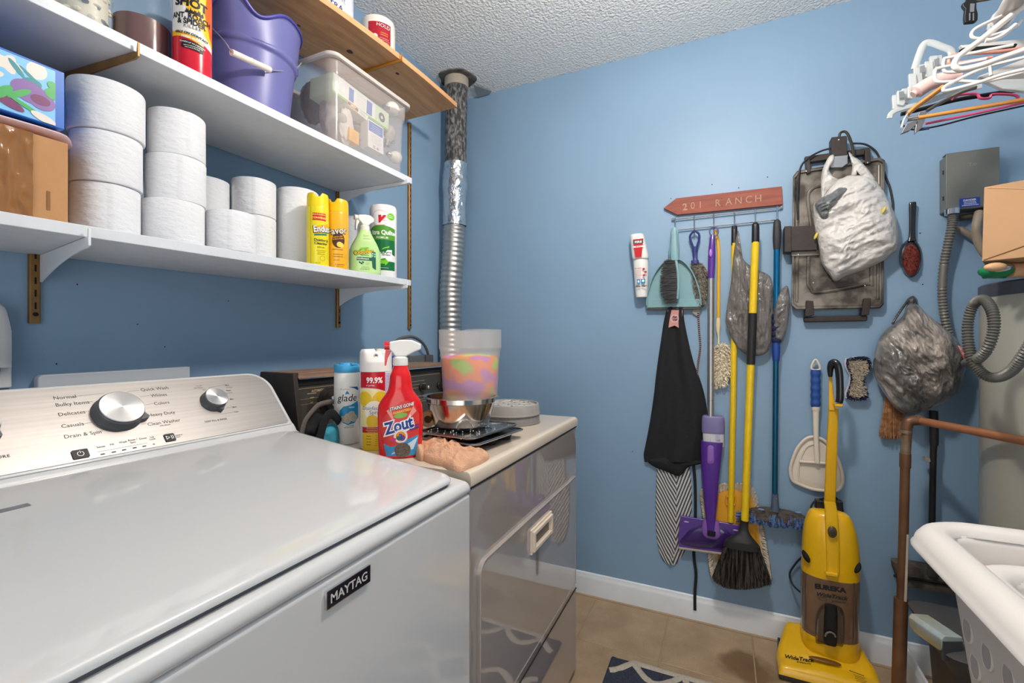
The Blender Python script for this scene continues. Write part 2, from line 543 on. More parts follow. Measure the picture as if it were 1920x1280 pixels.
PX, PY = 0.3085, 0.3136
i = 0
while tx > X0 + 0.1:
    ty = 0.2076 + 3 * PY
    while ty > R - 0.2:
        y1 = min(ty, L); y0 = max(ty - PY, R)
        if y1 - y0 > 0.03 and abs(y1 - y0 - PY) < 1e-4:
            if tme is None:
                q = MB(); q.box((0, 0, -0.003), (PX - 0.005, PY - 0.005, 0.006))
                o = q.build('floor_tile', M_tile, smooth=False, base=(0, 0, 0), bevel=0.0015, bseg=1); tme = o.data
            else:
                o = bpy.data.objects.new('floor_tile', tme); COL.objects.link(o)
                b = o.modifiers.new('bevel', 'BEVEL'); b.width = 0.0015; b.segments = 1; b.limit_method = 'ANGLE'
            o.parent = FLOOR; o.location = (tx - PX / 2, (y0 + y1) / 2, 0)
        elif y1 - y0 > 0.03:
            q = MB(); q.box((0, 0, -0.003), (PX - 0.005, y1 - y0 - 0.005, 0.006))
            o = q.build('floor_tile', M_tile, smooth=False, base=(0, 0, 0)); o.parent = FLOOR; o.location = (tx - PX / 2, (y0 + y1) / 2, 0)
        ty -= PY
    tx -= PX
q = MB(); q.box((0, 0, -0.003), (0.023, L - R, 0.006)); o = q.build('floor_tile', M_tile, smooth=False, base=(0, 0, 0)); o.parent = FLOOR; o.location = (2.056, (L + R) / 2, 0)

# baseboards
def baseboard(name, a, b, nrm):
    a = Vector(a); b = Vector(b); n = Vector(nrm); prof = [(0, 0), (0.013, 0), (0.013, 0.072), (0.011, 0.08), (0.0075, 0.086), (0.0065, 0.094), (0.003, 0.098), (0, 0.098)]
    m = MB(); m.prism([a + n * p[0] + Vector((0, 0, p[1])) for p in prof], b - a)
    return struct(m.build(name, M_trimw, auto=25))
baseboard('baseboard_back', (D, L, 0), (D, R, 0), (-1, 0, 0))
baseboard('baseboard_left', (X0, L, 0), (D - 0.013, L, 0), (0, -1, 0))
# short return piece standing out from the back wall
c0 = at_x(1693, 1243, D - 0.014)
baseboard('trim_1', (D - 0.014, c0.y - 0.004, 0), (D - 0.45, c0.y - 0.004, 0), (0, 1, 0))

# old nail holes and scuffs in the paint
for px, py in ((1335, 346), (1385, 352), (1439, 332), (1258, 372), (1725, 437), (1730, 533), (1186, 846)):
    m = MB(); c = BW(px, py, 0.0); m.lathe(c + Vector((-0.0008, 0, 0)), [(0.0022, 0), (0.0015, 0.0008)], seg=8, M=Matrix.Rotation(-pi / 2, 3, 'Y'))
    m.build('nail_hole', M_blackm, WB)
WL = bpy.data.objects['wall_left']
for px, py in ((106, 682), (309, 650), (428, 564), (258, 608), (145, 533)):
    m = MB(); c = LW(px, py, 0.0); m.lathe(c, [(0.0016, 0), (0.001, 0.0008)], seg=8, M=Matrix.Rotation(pi / 2, 3, 'X'))
    m.build('nail_hole', M_blackm, WL)
for w in (WB, WL): w['_w'] = tuple(w.location)

# ceiling lamp, above the frame (it lights the room)
t = thing('ceiling_lamp', 'unseen round white flush ceiling lamp in the middle of the ceiling, above the frame', 'lamp', (0.92, 0.03, 2.44))
m = MB(); m.lathe((0.92, 0.03, 2.44), [(0.15, 0), (0.15, -0.02), (0.145, -0.03)], seg=40); m.build('lamp_base', M_whitepl, t)
m = MB(); m.lathe((0.92, 0.03, 2.41), [(0.14, 0), (0.13, -0.03), (0.09, -0.05), (0.01, -0.058)], seg=40, caps=False)
m.build('lamp_shade', mat('lit_glass', (255, 244, 230), 0.4, emit=1.5), t)

# ================================================================== RUG
M_rug = mat('navy_rug_pile', (44, 48, 66), 0.95, col2=(88, 92, 106), vscale=420, bump=0.8, bscale=500, bdist=0.004, sharp=(0.45, 0.75))
M_rugc = mat('cream_rug_pile', (196, 184, 168), 0.95, var=0.15, vscale=300, bump=0.8, bscale=420, bdist=0.004)
rug = thing('rug', 'navy shag rug with cream trellis lines on the tiled floor', 'rug', (1.1, 0.06, 0))
rx0, rx1, ry0, ry1 = 0.25, 1.682, -0.25, 0.373
m = MB(); m.grid(lambda u, w: Vector((rx0 + (rx1 - rx0) * u, ry0 + (ry1 - ry0) * w, 0.013 + 0.002 * mnoise.noise(Vector((u * 90, w * 45, 0)))
     - (0.012 if min(u, 1 - u, w, 1 - w) < 0.002 else 0))), 160, 80)
m.build('pile', M_rug, rug)
m = MB(); m.span((rx0 + 0.004, ry0 + 0.004, 0.001), (rx1 - 0.004, ry1 - 0.004, 0.006)); m.build('backing', mat('rug_backing', (60, 58, 58), 0.9), rug)
def rline(P):
    m = MB(); pts = cr(P, 14); pts = [Vector((p.x, p.y, 0.0135 + 0.0015 * random.random())) for p in pts if rx0 < p.x < rx1 - 0.004 and ry0 < p.y < ry1 - 0.004]
    if len(pts) < 3: return None
    m.tube(pts, [0.0125 * random.uniform(0.85, 1.15) for _ in pts], seg=8, flat=0.35, up=(0, 0, 1)); return m
k = 0
for j in range(-1, 7):
    for s in (-1, 1):
        P = []
        for q in range(-2, 6):
            y = ry1 - q * 0.165; x = 1.67 - j * 0.3 - s * (0.075 if q % 2 else -0.075) + 0.012 * sin(q * 3 + j)
            P.append((x, y, 0))
        mm = rline(P)
        if mm: mm.build('cream_stripe', M_rugc, rug)

# ================================================================== WASHER
PB = Vector((0, 0.955, 0.972)); PT = Vector((0, 1.05, 1.087))
PU = (PT - PB).normalized(); PN = Vector((1, 0, 0)).cross(PU)   # faces the room
if PN.y > 0: PN = -PN
def panel_hit(px, py):
    d = ray(px, py); o = Vector((0, 0, CAMZ)); t = (PB - o).dot(PN) / d.dot(PN)
    p = o + d * t
    return p.x, (p - PB).dot(PU)
W = thing('washing_machine', 'white top loading washing machine with brushed steel control panel', 'washer', (0.44, 0.80, 0))
wx0, wx1, wyf = 0.09, 0.79, 0.455
m = MB(); m.span((wx0, wyf, 0.03), (wx1, 1.13, 0.868)); m.build('body', M_white, W, bevel=0.008, bseg=3)
for fx in (0.15, 0.73):
    for fy in (0.52, 1.06):
        m = MB(); m.lathe((fx, fy, 0), [(0.022, 0), (0.022, 0.01), (0.01, 0.012), (0.01, 0.032)], seg=14); m.build('foot', M_black, W)
def ex(prof, x0, x1):
    return [Vector((x0, p[0], p[1])) for p in prof], Vector((x1 - x0, 0, 0))
prof = [(wyf + 0.002, 0.8695), (wyf - 0.0015, 0.874), (wyf - 0.001, 0.881), (wyf + 0.003, 0.888), (wyf + 0.008, 0.8915), (wyf + 0.014, 0.893), (0.945, 0.948), (1.13, 0.948), (1.13, 0.8695)]
m = MB()
NS = 10
rows = []
for k in range(NS + 1):   # rounded ends left and right
    a = k / NS; rows.append((wx0 + 0.012 * (1 - cos(a * pi / 2)), sin(a * pi / 2)))
ends = rows + [(wx1 - (r[0] - wx0), r[1]) for r in rows[::-1]]
def deck(u, w):
    i = int(round(w * (len(ends) - 1))); x, s = ends[i]
    j = int(round(u * len(prof))) % len(prof); y, z = prof[j]
    zz = 0.8695 + (z - 0.8695) * (0.55 + 0.45 * s); 
    return Vector((x, y + (0.004 * (1 - s) if y < 0.5 else 0), zz))
m.grid(deck, len(prof), len(ends), wrap_u=True)
n0 = len(prof); m.f.append(list(range(n0))); m.m.append(0); m.f.append(list(range(len(m.v) - n0, len(m.v)))[::-1]); m.m.append(0)
m.build('top_deck', M_white, W, auto=50)
# lid
def lidz(y, o=0.0): return 0.8965 + (y - 0.47) * (0.0535 / 0.46) + o
out = rrect(0.122, 0.468, 0.757, 0.93, 0.03, 8)
m = MB()
def lid(u, w):
    steps = [(0.0035, 0.001), (0.0, 0.004), (0.0, 0.0075), (0.0015, 0.0105), (0.005, 0.0125), (0.012, 0.0132), (0.05, 0.0136)]
    i = int(round(w * (len(steps) - 1))); ins, h = steps[i]
    p = out[int(round(u * len(out))) % len(out)]
    cx, cy = 0.4395, 0.699; sx = (abs(p[0] - cx) - ins) / max(abs(p[0] - cx), 1e-4); sy = (abs(p[1] - cy) - ins) / max(abs(p[1] - cy), 1e-4)
    x = cx + (p[0] - cx) * sx; y = cy + (p[1] - cy) * sy
    return Vector((x, y, lidz(y, h)))
m.grid(lid, len(out), 7, wrap_u=True)
nn = len(out); m.f.append(list(range(6 * nn, 7 * nn))); m.m.append(0)
LID = m.build('lid', M_white, W, auto=35)
m = MB(); m.prism([Vector((x, y, lidz(y, -0.0035))) for x, y in rrect(0.126, 0.473, 0.753, 0.93, 0.028, 6)], (0, 0, 0.004)); m.build('lid_seal', mat('seal_grey', (96, 98, 102), 0.6), W)
pr = Print(plane_map((0.0, 0.84, lidz(0.84, 0.0138)), (1, 0, 0), (0, 1, 0.1163)))
x, y = at_z(5, 951, lidz(0.87, 0.0138)).xy
pr.rect(x, y - 0.84, 0.05, 0.012, M_grey); pr.build('lid_reflection', W)  # grey bar painted on the lid in place of a reflection
# console
m = MB()
s1 = 0.1492
co = [(0.100, -0.006)] + [(0.786, -0.006)]
arc = [(0.786 - 0.05 + 0.05 * cos(radians(a)) , s1 + 0.006 - 0.05 + 0.05 * sin(radians(a))) for a in range(0, 91, 9)]
arc2 = [(0.100 + 0.05 - 0.05 * sin(radians(a)), s1 + 0.006 - 0.05 + 0.05 * cos(radians(a))) for a in range(0, 91, 9)]
def pp(x, s, off=0.0): return Vector((x, 0, 0)) + PB + PU * s + PN * off
m.prism([pp(x, s, 0) for x, s in co + arc + arc2], (0, 0.075, -0.012))
m.span((0.100, 1.0, 0.93), (0.786, 1.13, 1.0))
m.build('console', M_white, W, bevel=0.004, bseg=2)
m = MB(); P = [(0.955, 0.969), (0.948, 0.962), (0.942, 0.953), (0.932, 0.950), (0.932, 0.930), (1.02, 0.93), (1.02, 1.0)]
m.prism([Vector((0.098, a, b)) for a, b in P], (0.690, 0, 0)); m.build('console_base', M_white, W, bevel=0.002)
M_steel = mat('brushed_steel_panel', (172, 166, 161), 0.42, metal=1.0, var=0.05, vscale=180, stretch=(0.012, 1, 1), bump=0.12, bscale=500, bdist=0.0006)
xr, xl = 0.776, 0.110
out = [(xl, 0.001), (xr - 0.006, 0.001), (xr, 0.005)] + [(xr - 0.045 + 0.045 * cos(radians(a)), s1 - 0.045 + 0.045 * sin(radians(a))) for a in range(0, 91, 9)] + [(xl + 0.045 - 0.045 * sin(radians(a)), s1 - 0.045 + 0.045 * cos(radians(a))) for a in range(0, 91, 9)]
m = MB(); m.prism([pp(x, s, 0.0012) for x, s in out], -PN * 0.002); m.build('steel_panel', M_steel, W, smooth=False)
# knobs
M_cap = mat('spun_steel', (205, 203, 202), 0.32, metal=1.0, aniso=0.85)
def radial():
    nt = M_cap.node_tree; tg = nt.nodes.new('ShaderNodeTangent'); tg.direction_type = 'RADIAL'; tg.axis = 'Z'
    nt.links.new(tg.outputs[0], nt.nodes['Principled BSDF'].inputs['Tangent'])
radial()
M_kg = mat('knob_grey', (92, 94, 98), 0.35)
def knob(x, s, r, h, parent, ang, tick=True):
    q = Vector((0, 0, 1)).rotation_difference(PN)
    c = pp(x, s, 0.001)
    def put(mb, name, mt, par):
        o = mb.build(name, mt, None, base=(0, 0, 0), auto=35); o.rotation_mode = 'QUATERNION'
        if par is parent:
            o.parent = par; o.location = c - Vector(par['_w']); o.rotation_quaternion = q
        else: o.parent = par
        return o
    k = put(MB().lathe((0, 0, 0), [(r * 1.13, 0), (r * 1.13, 0.003), (r * 1.09, 0.005), (r * 1.06, h * 0.55), (r * 1.045, h * 0.8), (r * 1.01, h * 0.86), (r * 0.99, h * 0.86)], seg=56), 'knob', M_kg, parent)
    put(MB().lathe((0, 0, 0), [(r * 0.985, h * 0.8), (r, h * 0.88), (r * 0.995, h * 0.97), (r * 0.97, h), (r * 0.02, h * 1.005)], seg=56), 'knob_cap', M_cap, k)
    t2 = MB(); a = ang; f = Vector((cos(a), sin(a), 0)); g = Vector((-sin(a), cos(a), 0))
    P = [f * r * 1.0 + g * r * 0.32, f * r * 1.32 + g * 0.05 * r, f * r * 1.34 - g * 0.05 * r, f * r * 1.0 - g * r * 0.32]
    t2.prism(P, (0, 0, h * 0.5)); put(t2, 'pointer', M_kg, k)
    return k
kx, ks = panel_hit(212, 782)
knob(0.4540, 0.083, 0.0340, 0.023, W, radians(-28))
knob(0.627, 0.085, 0.0225, 0.020, W, radians(-75))
knob(0.277, 0.083, 0.0235, 0.021, W, radians(-40))
# print on the panel
pr = Print(lambda x, z, off: pp(x, z, 0.0013 + off), step=0.000004)
def ptxt(st, px, py, size, al='LEFT', bold=0.0):
    x, s = panel_hit(px, py); pr.text(st, x, s, size, M_ink, bold=bold, align=al)
T = 0.0098
for st, px, py in (('Normal', 100, 750), ('Bulky Items', 104, 763), ('Delicates', 109, 781), ('Casuals', 115, 803), ('Drain & Spin', 120, 823)):
    ptxt(st, px, py, T, bold=0.006)
for st, px, py in (('Quick Wash', 264, 734), ('Whites', 283, 745), ('Colors', 289, 760), ('Heavy Duty', 278, 782), ('Clean Washer', 277, 799)):
    ptxt(st, px, py, T, bold=0.006)
def pline(a, b, w=0.0005):
    x0, s0 = panel_hit(*a); x1, s1_ = panel_hit(*b)
    pr.rect((x0 + x1) / 2, (s0 + s1_) / 2, hypot(x1 - x0, s1_ - s0), w, M_ink, rot=atan2(s1_ - s0, x1 - x0), nx=2)
for a, b in (((134, 744), (195, 738)), ((160, 754), (174, 753)), ((152, 773), (166, 771)), ((152, 796), (171, 792)), ((176, 811), (192, 808)),
             ((238, 735), (260, 732)), ((262, 744), (280, 742)), ((272, 759), (287, 757)), ((274, 779), (276, 778)), ((265, 796), (274, 795)),
             ((391, 727), (421, 722)), ((423, 765), (435, 763)), ((412, 777), (438, 773)), ((182, 848), (276, 831))):
    pline(a, b)
for st, px, py, sz in (('with affresh', 299, 800, 0.004), ('DEEP FILL & RINSE', 384, 793, 0.0058), ('Max', 422, 724, 0.0055), ('Extra Rinse', 424, 728, 0.003), ('Auto', 424, 734, 0.0055), ('Extra Rinse', 424, 738, 0.003),
                       ('Max', 431, 750, 0.005), ('Med', 436, 765, 0.005), ('Auto', 439, 774, 0.005), ('Last with', 368, 725, 0.003), ('Fabric Softener', 363, 729, 0.003), ('Spray', 379, 732, 0.003),
                       ('Sense', 181, 841, 0.0052), ('Fill', 206, 836, 0.0052), ('Wash', 223, 832, 0.0052), ('Rinse /', 240, 828, 0.0052), ('Spin', 244, 832, 0.0052), ('Done', 261, 825, 0.0052), ('Lid', 281, 822, 0.0052), ('Lock', 280, 826, 0.0052),
                       ('Hold to', 329, 818, 0.004), ('Start', 330, 821, 0.004)):
    ptxt(st, px, py, sz, bold=0.01)
x, s = panel_hit(19, 857); pr.text('TEMPERATURE', x, s, 0.0068, M_ink, bold=0.015, align='RIGHT', spacing=1.15)
for px, py in ((192, 852), (213, 848), (232, 844), (252, 840), (270, 837)):
    x, s = panel_hit(px, py); pr.rect(x, s, 0.0062, 0.0022, M_ink)
x, s = panel_hit(288, 833); pr.rect(x, s, 0.003, 0.003, M_grey)
for (px, py, w) in ((150, 852, 0.0215), (317.5, 821, 0.0175)):
    x, s = panel_hit(px, py); pr.rect(x, s, w * 1.06, 0.0165 * 1.06, M_chrome)
pr.build('panel_print', W)
for (px, py, w, kind) in ((150, 852, 0.0215, 'p'), (317.5, 821, 0.0175, 's')):
    x, s = panel_hit(px, py)
    m = MB(); m.prism([pp(a, b, 0.0015) for a, b in rrect(x - w / 2, s - 0.0082, x + w / 2, s + 0.0082, 0.002, 3)], PN * 0.0015)
    k = m.build('button', mat('button_black', (42, 36, 34), 0.5), W)
    pr = Print(lambda a, b, off: pp(a, b, 0.0031 + off))
    if kind == 'p':
        pr.ring(x, s, 0.0046, 0.0009, M_wink); pr.rect(x, s + 0.0042, 0.0036, 0.003, MATS['button_black']); pr.rect(x, s + 0.0033, 0.0009, 0.0048, M_wink)
    else:
        pr.poly([(x - 0.0065, s - 0.0042), (x + 0.0005, s), (x - 0.0065, s + 0.0042)], M_wink); pr.poly([(x - 0.0055, s - 0.0026), (x - 0.0013, s), (x - 0.0055, s + 0.0026)], MATS['button_black'])
        pr.rect(x + 0.0027, s, 0.0011, 0.008, M_wink); pr.rect(x + 0.0055, s, 0.0011, 0.008, M_wink)
    pr.build('symbol', k)
# badge
M_navy = mat('badge_navy', (16, 16, 34), 0.25, coat=0.5)
m = MB()
bx0, bx1, bz0, bz1 = 0.421, 0.4995, 0.8305, 0.8545
m.prism([Vector((a, wyf - 0.0005, b)) for a, b in rrect(bx0, bz0, bx1, bz1, 0.0012, 2)], (0, -0.0035, 0)); BG = m.build('badge', M_chrome, W)
m = MB(); m.prism([Vector((a, wyf - 0.0038, b)) for a, b in rrect(bx0 + 0.0012, bz0 + 0.0012, bx1 - 0.0012, bz1 - 0.0012, 0.001, 2)], (0, -0.0006, 0)); m.build('badge_field', M_navy, BG)
pr = Print(plane_map((0.46, wyf - 0.0044, 0.8370), (1, 0, 0), (0, 0, 1))); pr.text('MAYTAG', 0, 0, 0.0165, mat('badge_silver', (206, 200, 192), 0.4), bold=0.02, align='CENTER', sx=1.0); pr.build('badge_lettering', BG)

# ================================================================== DRYER
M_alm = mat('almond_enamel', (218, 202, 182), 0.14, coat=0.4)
M_almf = mat('almond_enamel_shaded', (166, 156, 150), 0.04, coat=1.0, spec=0.8)  # same enamel as the top, with the shade of the front put into its colour
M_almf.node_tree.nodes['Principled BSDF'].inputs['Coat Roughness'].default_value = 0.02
M_brown = mat('dark_brown_plastic', (52, 44, 40), 0.55, var=0.1, vscale=120, bump=0.3, bscale=500)
M_vinylwood = wood('vinyl_woodgrain', (92, 66, 52), (168, 132, 108), 0.5, axis=0, scale=8)
dx0, dx1, dyf, dzt = 0.806, 1.557, 0.464, 0.902
Dr = thing('clothes_dryer', 'old almond clothes dryer with brown console beside the washer', 'dryer', (1.18, 0.83, 0))
m = MB(); m.span((dx0 + 0.002, dyf + 0.004, 0.02), (dx1 - 0.002, 1.19, 0.866)); m.build('body', M_almf, Dr, bevel=0.006, bseg=3)
for fx in (0.86, 1.53):
    for fy in (0.50, 1.15):
        m = MB(); m.lathe((fx, fy, 0), [(0.02, 0), (0.02, 0.008), (0.009, 0.01), (0.009, 0.022)], seg=12); m.build('foot', mat('rusty_metal', (120, 84, 50), 0.7), Dr)
m = MB(); prof = [(dyf + 0.004, 0.870), (dyf, 0.873), (dyf - 0.001, 0.892), (dyf + 0.003, 0.900), (dyf + 0.010, dzt + 0.001), (dyf + 0.022, dzt), (1.16, dzt), (1.19, dzt + 0.002), (1.19, 0.870)]
m.prism([Vector((dx0, a, b)) for a, b in prof], (dx1 - dx0, 0, 0)); m.build('top', M_alm, Dr, bevel=0.003, bseg=2, auto=30)
# door: raised pressed panel with a rolled edge, and a recessed pull
ddx0, ddx1, ddz0, ddz1 = 0.836, 1.520, 0.335, 0.705
out = rrect(ddx0, ddz0, ddx1, ddz1, 0.03, 7, (0, 0, 1, 0))
def door_ring(ins, off):
    cx, cz = (ddx0 + ddx1) / 2, (ddz0 + ddz1) / 2; hx, hz = (ddx1 - ddx0) / 2, (ddz1 - ddz0) / 2
    return [Vector((cx + (a - cx) * (1 - ins / hx), dyf - off, cz + (b - cz) * (1 - ins / hz))) for a, b in out]
m = MB()
rings_ = [(0, -0.004), (0, 0.004), (0.001, 0.0055), (0.003, 0.0057), (0.0045, 0.0045), (0.006, 0.0042), (0.0075, 0.0042), (0.02, 0.0042)]
RR = [door_ring(*q) for q in rings_]
m.grid(lambda u, w: RR[int(round(w * (len(RR) - 1)))][int(round(u * len(out))) % len(out)], len(out), len(RR), wrap_u=True)
m.f.append(list(range(len(m.v) - len(out), len(m.v)))); m.m.append(0)
DO = m.build('door', M_almf, Dr, auto=30)
hx0, hx1, hz0, hz1 = 1.108, 1.264, 0.606, 0.672
m = MB()
def frame(mb, x0, x1, z0, z1, w, y0, y1):
    mb.span((x0, y0, z0), (x1, y1, z0 + w)); mb.span((x0, y0, z1 - w), (x1, y1, z1)); mb.span((x0, y0, z0 + w), (x0 + w, y1, z1 - w)); mb.span((x1 - w, y0, z0 + w), (x1, y1, z1 - w))
frame(m, hx0, hx1, hz0, hz1, 0.006, dyf - 0.004, dyf - 0.010)
frame(m, hx0 + 0.006, hx1 - 0.006, hz0 + 0.006, hz1 - 0.006, 0.010, dyf - 0.004, dyf - 0.016)
m.build('door_pull', mat('almond_plastic', (226, 210, 190), 0.3), DO, bevel=0.0015)
m = MB(); m.span((hx0 + 0.014, dyf - 0.0043, hz0 + 0.014), (hx1 - 0.014, dyf - 0.0055, hz1 - 0.014)); m.build('pull_recess', mat('recess_taupe', (120, 108, 100), 0.4), DO)
m = MB(); m.span((dx0 + 0.006, dyf + 0.002, 0.30), (dx1 - 0.006, dyf + 0.0035, 0.303)); m.build('kick_seam', mat('seam_dark', (60, 54, 50), 0.6), Dr)
m = MB(); m.span((dx0 + 0.004, dyf + 0.003, 0.8665), (dx1 - 0.004, 1.18, 0.8695)); m.build('top_seam', MATS['seam_dark'], Dr)
# console
cyt, cyb, czt = 1.004, 0.972, 1.086
m = MB(); cap = [(cyb, dzt + 0.002), (cyb + 0.012, 0.95), (cyt, czt), (1.13, czt + 0.002), (1.17, dzt + 0.002)]
for xx in (0.828, 1.512):
    m = MB(); m.prism([Vector((xx, a, b)) for a, b in cap], (0.014, 0, 0)); m.build('end_cap', M_brown, Dr, bevel=0.003)
m = MB(); m.prism([Vector((0.842, a, b)) for a, b in [(cyb + 0.02, dzt + 0.002), (cyb + 0.03, 0.95), (cyt + 0.008, 1.05), (cyt + 0.008, czt - 0.001), (1.13, czt - 0.001), (1.16, dzt + 0.002)]], (0.670, 0, 0))
m.build('console', mat('console_charcoal', (62, 58, 54), 0.45, var=0.06, vscale=40), Dr)
m = MB(); m.span((0.842, cyt - 0.003, czt - 0.013), (1.512, cyt + 0.012, czt + 0.001)); m.span((0.842, cyt + 0.012, czt - 0.004), (1.512, 1.13, czt + 0.001)); m.build('wood_trim', M_vinylwood, Dr, smooth=False)
m = MB(); m.span((0.842, cyt - 0.005, czt - 0.0165), (1.512, cyt + 0.0, czt - 0.013)); m.build('chrome_strip', M_chrome, Dr)
m = MB(); m.span((0.842, cyt + 0.004, czt - 0.033), (1.512, cyt + 0.009, czt - 0.0165)); m.build('dark_recess', M_blackm, Dr)
# face plane of console
cB = Vector((0, cyb + 0.0300, 0.95)); cT = Vector((0, cyt + 0.008, 1.05)); CU = (cT - cB).normalized()
cmap = lambda x, z, off: Vector((x, 0, 0)) + cB + CU * z + Vector((0, -1, 0.1)) * (off + 0.0008)
def con_hit(px, py):
    d = ray(px, py); n = Vector((1, 0, 0)).cross(CU); o = Vector((0, 0, CAMZ)); t = (cB - o).dot(n) / d.dot(n); p = o + d * t
    return p.x, (p - cB).dot(CU)
M_gold = mat('tan_ink', (196, 168, 128), 0.5)
pr = Print(cmap, step=0.00001)
x, s = con_hit(584, 735); pr.text('AUTOMATIC FABRIC CARE', x, s, 0.0088, M_gold, bold=0.02, align='LEFT', sx=0.85)
pr.rect(1.177, 0.094, 0.660, 0.0009, M_gold)
for px, py, ww in ((578, 738, 0.03), (579, 746, 0.018)):
    x, s = con_hit(px, py); pr.lines(x + 0.01, s, ww, 1, 0, M_gold, 0.002, seed=px)
for s in (0.052, 0.066): pr.rect(0.90, s, 0.10, 0.0005, M_gold)
x, s = con_hit(584, 756); pr.text('OFF', x, s, 0.006, M_gold, bold=0.03)
pr.lines(1.3, 0.075, 0.3, 3, 0.012, M_gold, 0.0015, seed=4); pr.lines(1.33, 0.02, 0.25, 2, 0.012, M_gold, 0.0015, seed=5)
pr.rect(1.25, 0.0, 0.5, 0.0012, M_gold)
pr.build('console_print', Dr)
def cknob(px, py, r, h, mt):
    x, s = con_hit(px, py); q = Vector((0, 0, 1)).rotation_difference(Vector((0, -1, 0.1)).normalized()).to_matrix()
    m = MB(); m.lathe(cmap(x, s, 0), [(r * 1.25, 0), (r * 1.2, h * 0.25), (r, h * 0.3), (r * 0.92, h * 0.95), (r * 0.8, h), (r * 0.02, h * 1.02)], seg=32, M=q)
    k = m.build('knob', mt, Dr); m = MB(); m.lathe(cmap(x, s, 0) + q @ Vector((0, 0, h)), [(r * 0.5, 0), (r * 0.5, 0.004), (r * 0.3, 0.007), (0.0005, 0.008)], seg=20, M=q)
    m.build('knob_centre', M_chrome, k)
M_kb = mat('knob_black', (38, 34, 32), 0.3, coat=0.4)
cknob(618, 752, 0.033, 0.02, M_kb); cknob(789, 726, 0.011, 0.03, M_kb); cknob(822, 722, 0.011, 0.03, M_kb); cknob(775, 755, 0.011, 0.02, M_kb)
# ================================================================== SHELVES
def zlo(x): return 1.3365 + 0.0178 * x + 0.0195      # top of lower shelf
def zup(x): return 1.6856 + 0.0176 * x + 0.0205      # top of middle shelf
def zwd(x):                                          # top of wood shelf (sags between brackets)
    x0, x1, x2 = 0.9, 1.22, 1.6; a, b, c = 2.09, 2.119, 2.128
    x = max(x, 0.55)
    return a * (x - x1) * (x - x2) / ((x0 - x1) * (x0 - x2)) + b * (x - x0) * (x - x2) / ((x1 - x0) * (x1 - x2)) + c * (x - x0) * (x - x1) / ((x2 - x0) * (x2 - x1)) + 0.0185
YF = 0.965
def board(name, zt, th, x0, x1, y0, m_, label):
    m = MB(); n = 24; pr_ = []
    for k in range(n + 1):
        x = x0 + (x1 - x0) * k / n; pr_.append((x, zt(x)))
    P = [Vector((x, y0, z)) for x, z in pr_] + [Vector((x, y0, z - th)) for x, z in pr_[::-1]]
    m.prism(P, (0, L - 0.003 - y0, 0))
    o = m.build(name, m_, None, smooth=True, bevel=0.0015, auto=30, base=((x0 + x1) / 2, (y0 + L) / 2, 0)); return tag(o, label, 'shelf')
board('wall_shelf', zlo, 0.0195, -0.05, 1.267, YF, M_shelf, 'lower white painted shelf board holding the toilet rolls and spray cans')
board('wall_shelf', zup, 0.0205, -0.05, 1.272, YF, M_shelf, 'upper white painted shelf board carrying the purple bucket and clear tub')
M_pine = wood('pine_board', (236, 180, 126), (200, 140, 92), 0.55, axis=0, scale=5, stretch=0.08)
WS = board('wall_shelf', zwd, 0.0185, 0.55, 1.60, 0.987, M_pine, 'bare brown pine shelf board just under the ceiling')
WS['_w'] = tuple(WS.location)
for px, py, r in ((655, 103, 0.011), (560, 45, 0.005), (745, 150, 0.007)):
    x, y, _ = at_z(px, py, 2.1)
    m = MB(); zz = zwd(x) - 0.0185
    m.lathe((x, y, zz - 0.0006), [(r, 0.0006), (r, 0), (r * 0.6, -0.0001)], seg=20, a=1.2, b=0.75); k = m.build('knot', mat('wood_knot', (92, 56, 34), 0.6, col2=(60, 36, 22), vscale=200), WS)

# slotted standards and brackets
M_brass = mat('brown_anodised_metal', (142, 106, 60), 0.4, metal=0.5, var=0.12, vscale=30)
M_slot = mat('slot_dark', (24, 18, 12), 0.9)
def standard(x, z0, z1, label, w=0.0165, dp=0.011):
    t = thing('shelf_standard', label, 'shelf rail', (x, L, z0), 'slotted metal shelf standards')
    m = MB(); m.prism([Vector((x + a, L - b, z0)) for a, b in [(-w / 2, 0), (-w / 2, dp - 0.002), (-w / 2 + 0.002, dp), (w / 2 - 0.002, dp), (w / 2, dp - 0.002), (w / 2, 0)]], (0, 0, z1 - z0))
    m.build('rail', M_brass, t, smooth=False)
    m = MB(); z = z0 + 0.035
    while z < z1 - 0.01:
        m.box((x, L - dp - 0.0002, z), (0.0028, 0.0008, 0.0135)); z += 0.0252
    stuff(m.build('slots', M_slot, t, smooth=False))
    m = MB(); m.lathe((x, L - dp, z0 + 0.018), [(0.0042, 0), (0.004, 0.002), (0.0015, 0.003)], seg=12, M=Matrix.Rotation(pi / 2, 3, 'X')); m.build('screw', M_slot, t)
a = LW(62, 606); standard(a.x, a.z, 1.95, 'brown slotted shelf standard at the far left, below the lower shelf')
a = LW(632, 614); standard(a.x, a.z, 2.10, 'brown slotted shelf standard behind the right hand white brackets')
a = LW(766, 617); standard(a.x, a.z, 2.135, 'brown slotted shelf standard standing free right of the shelf ends')
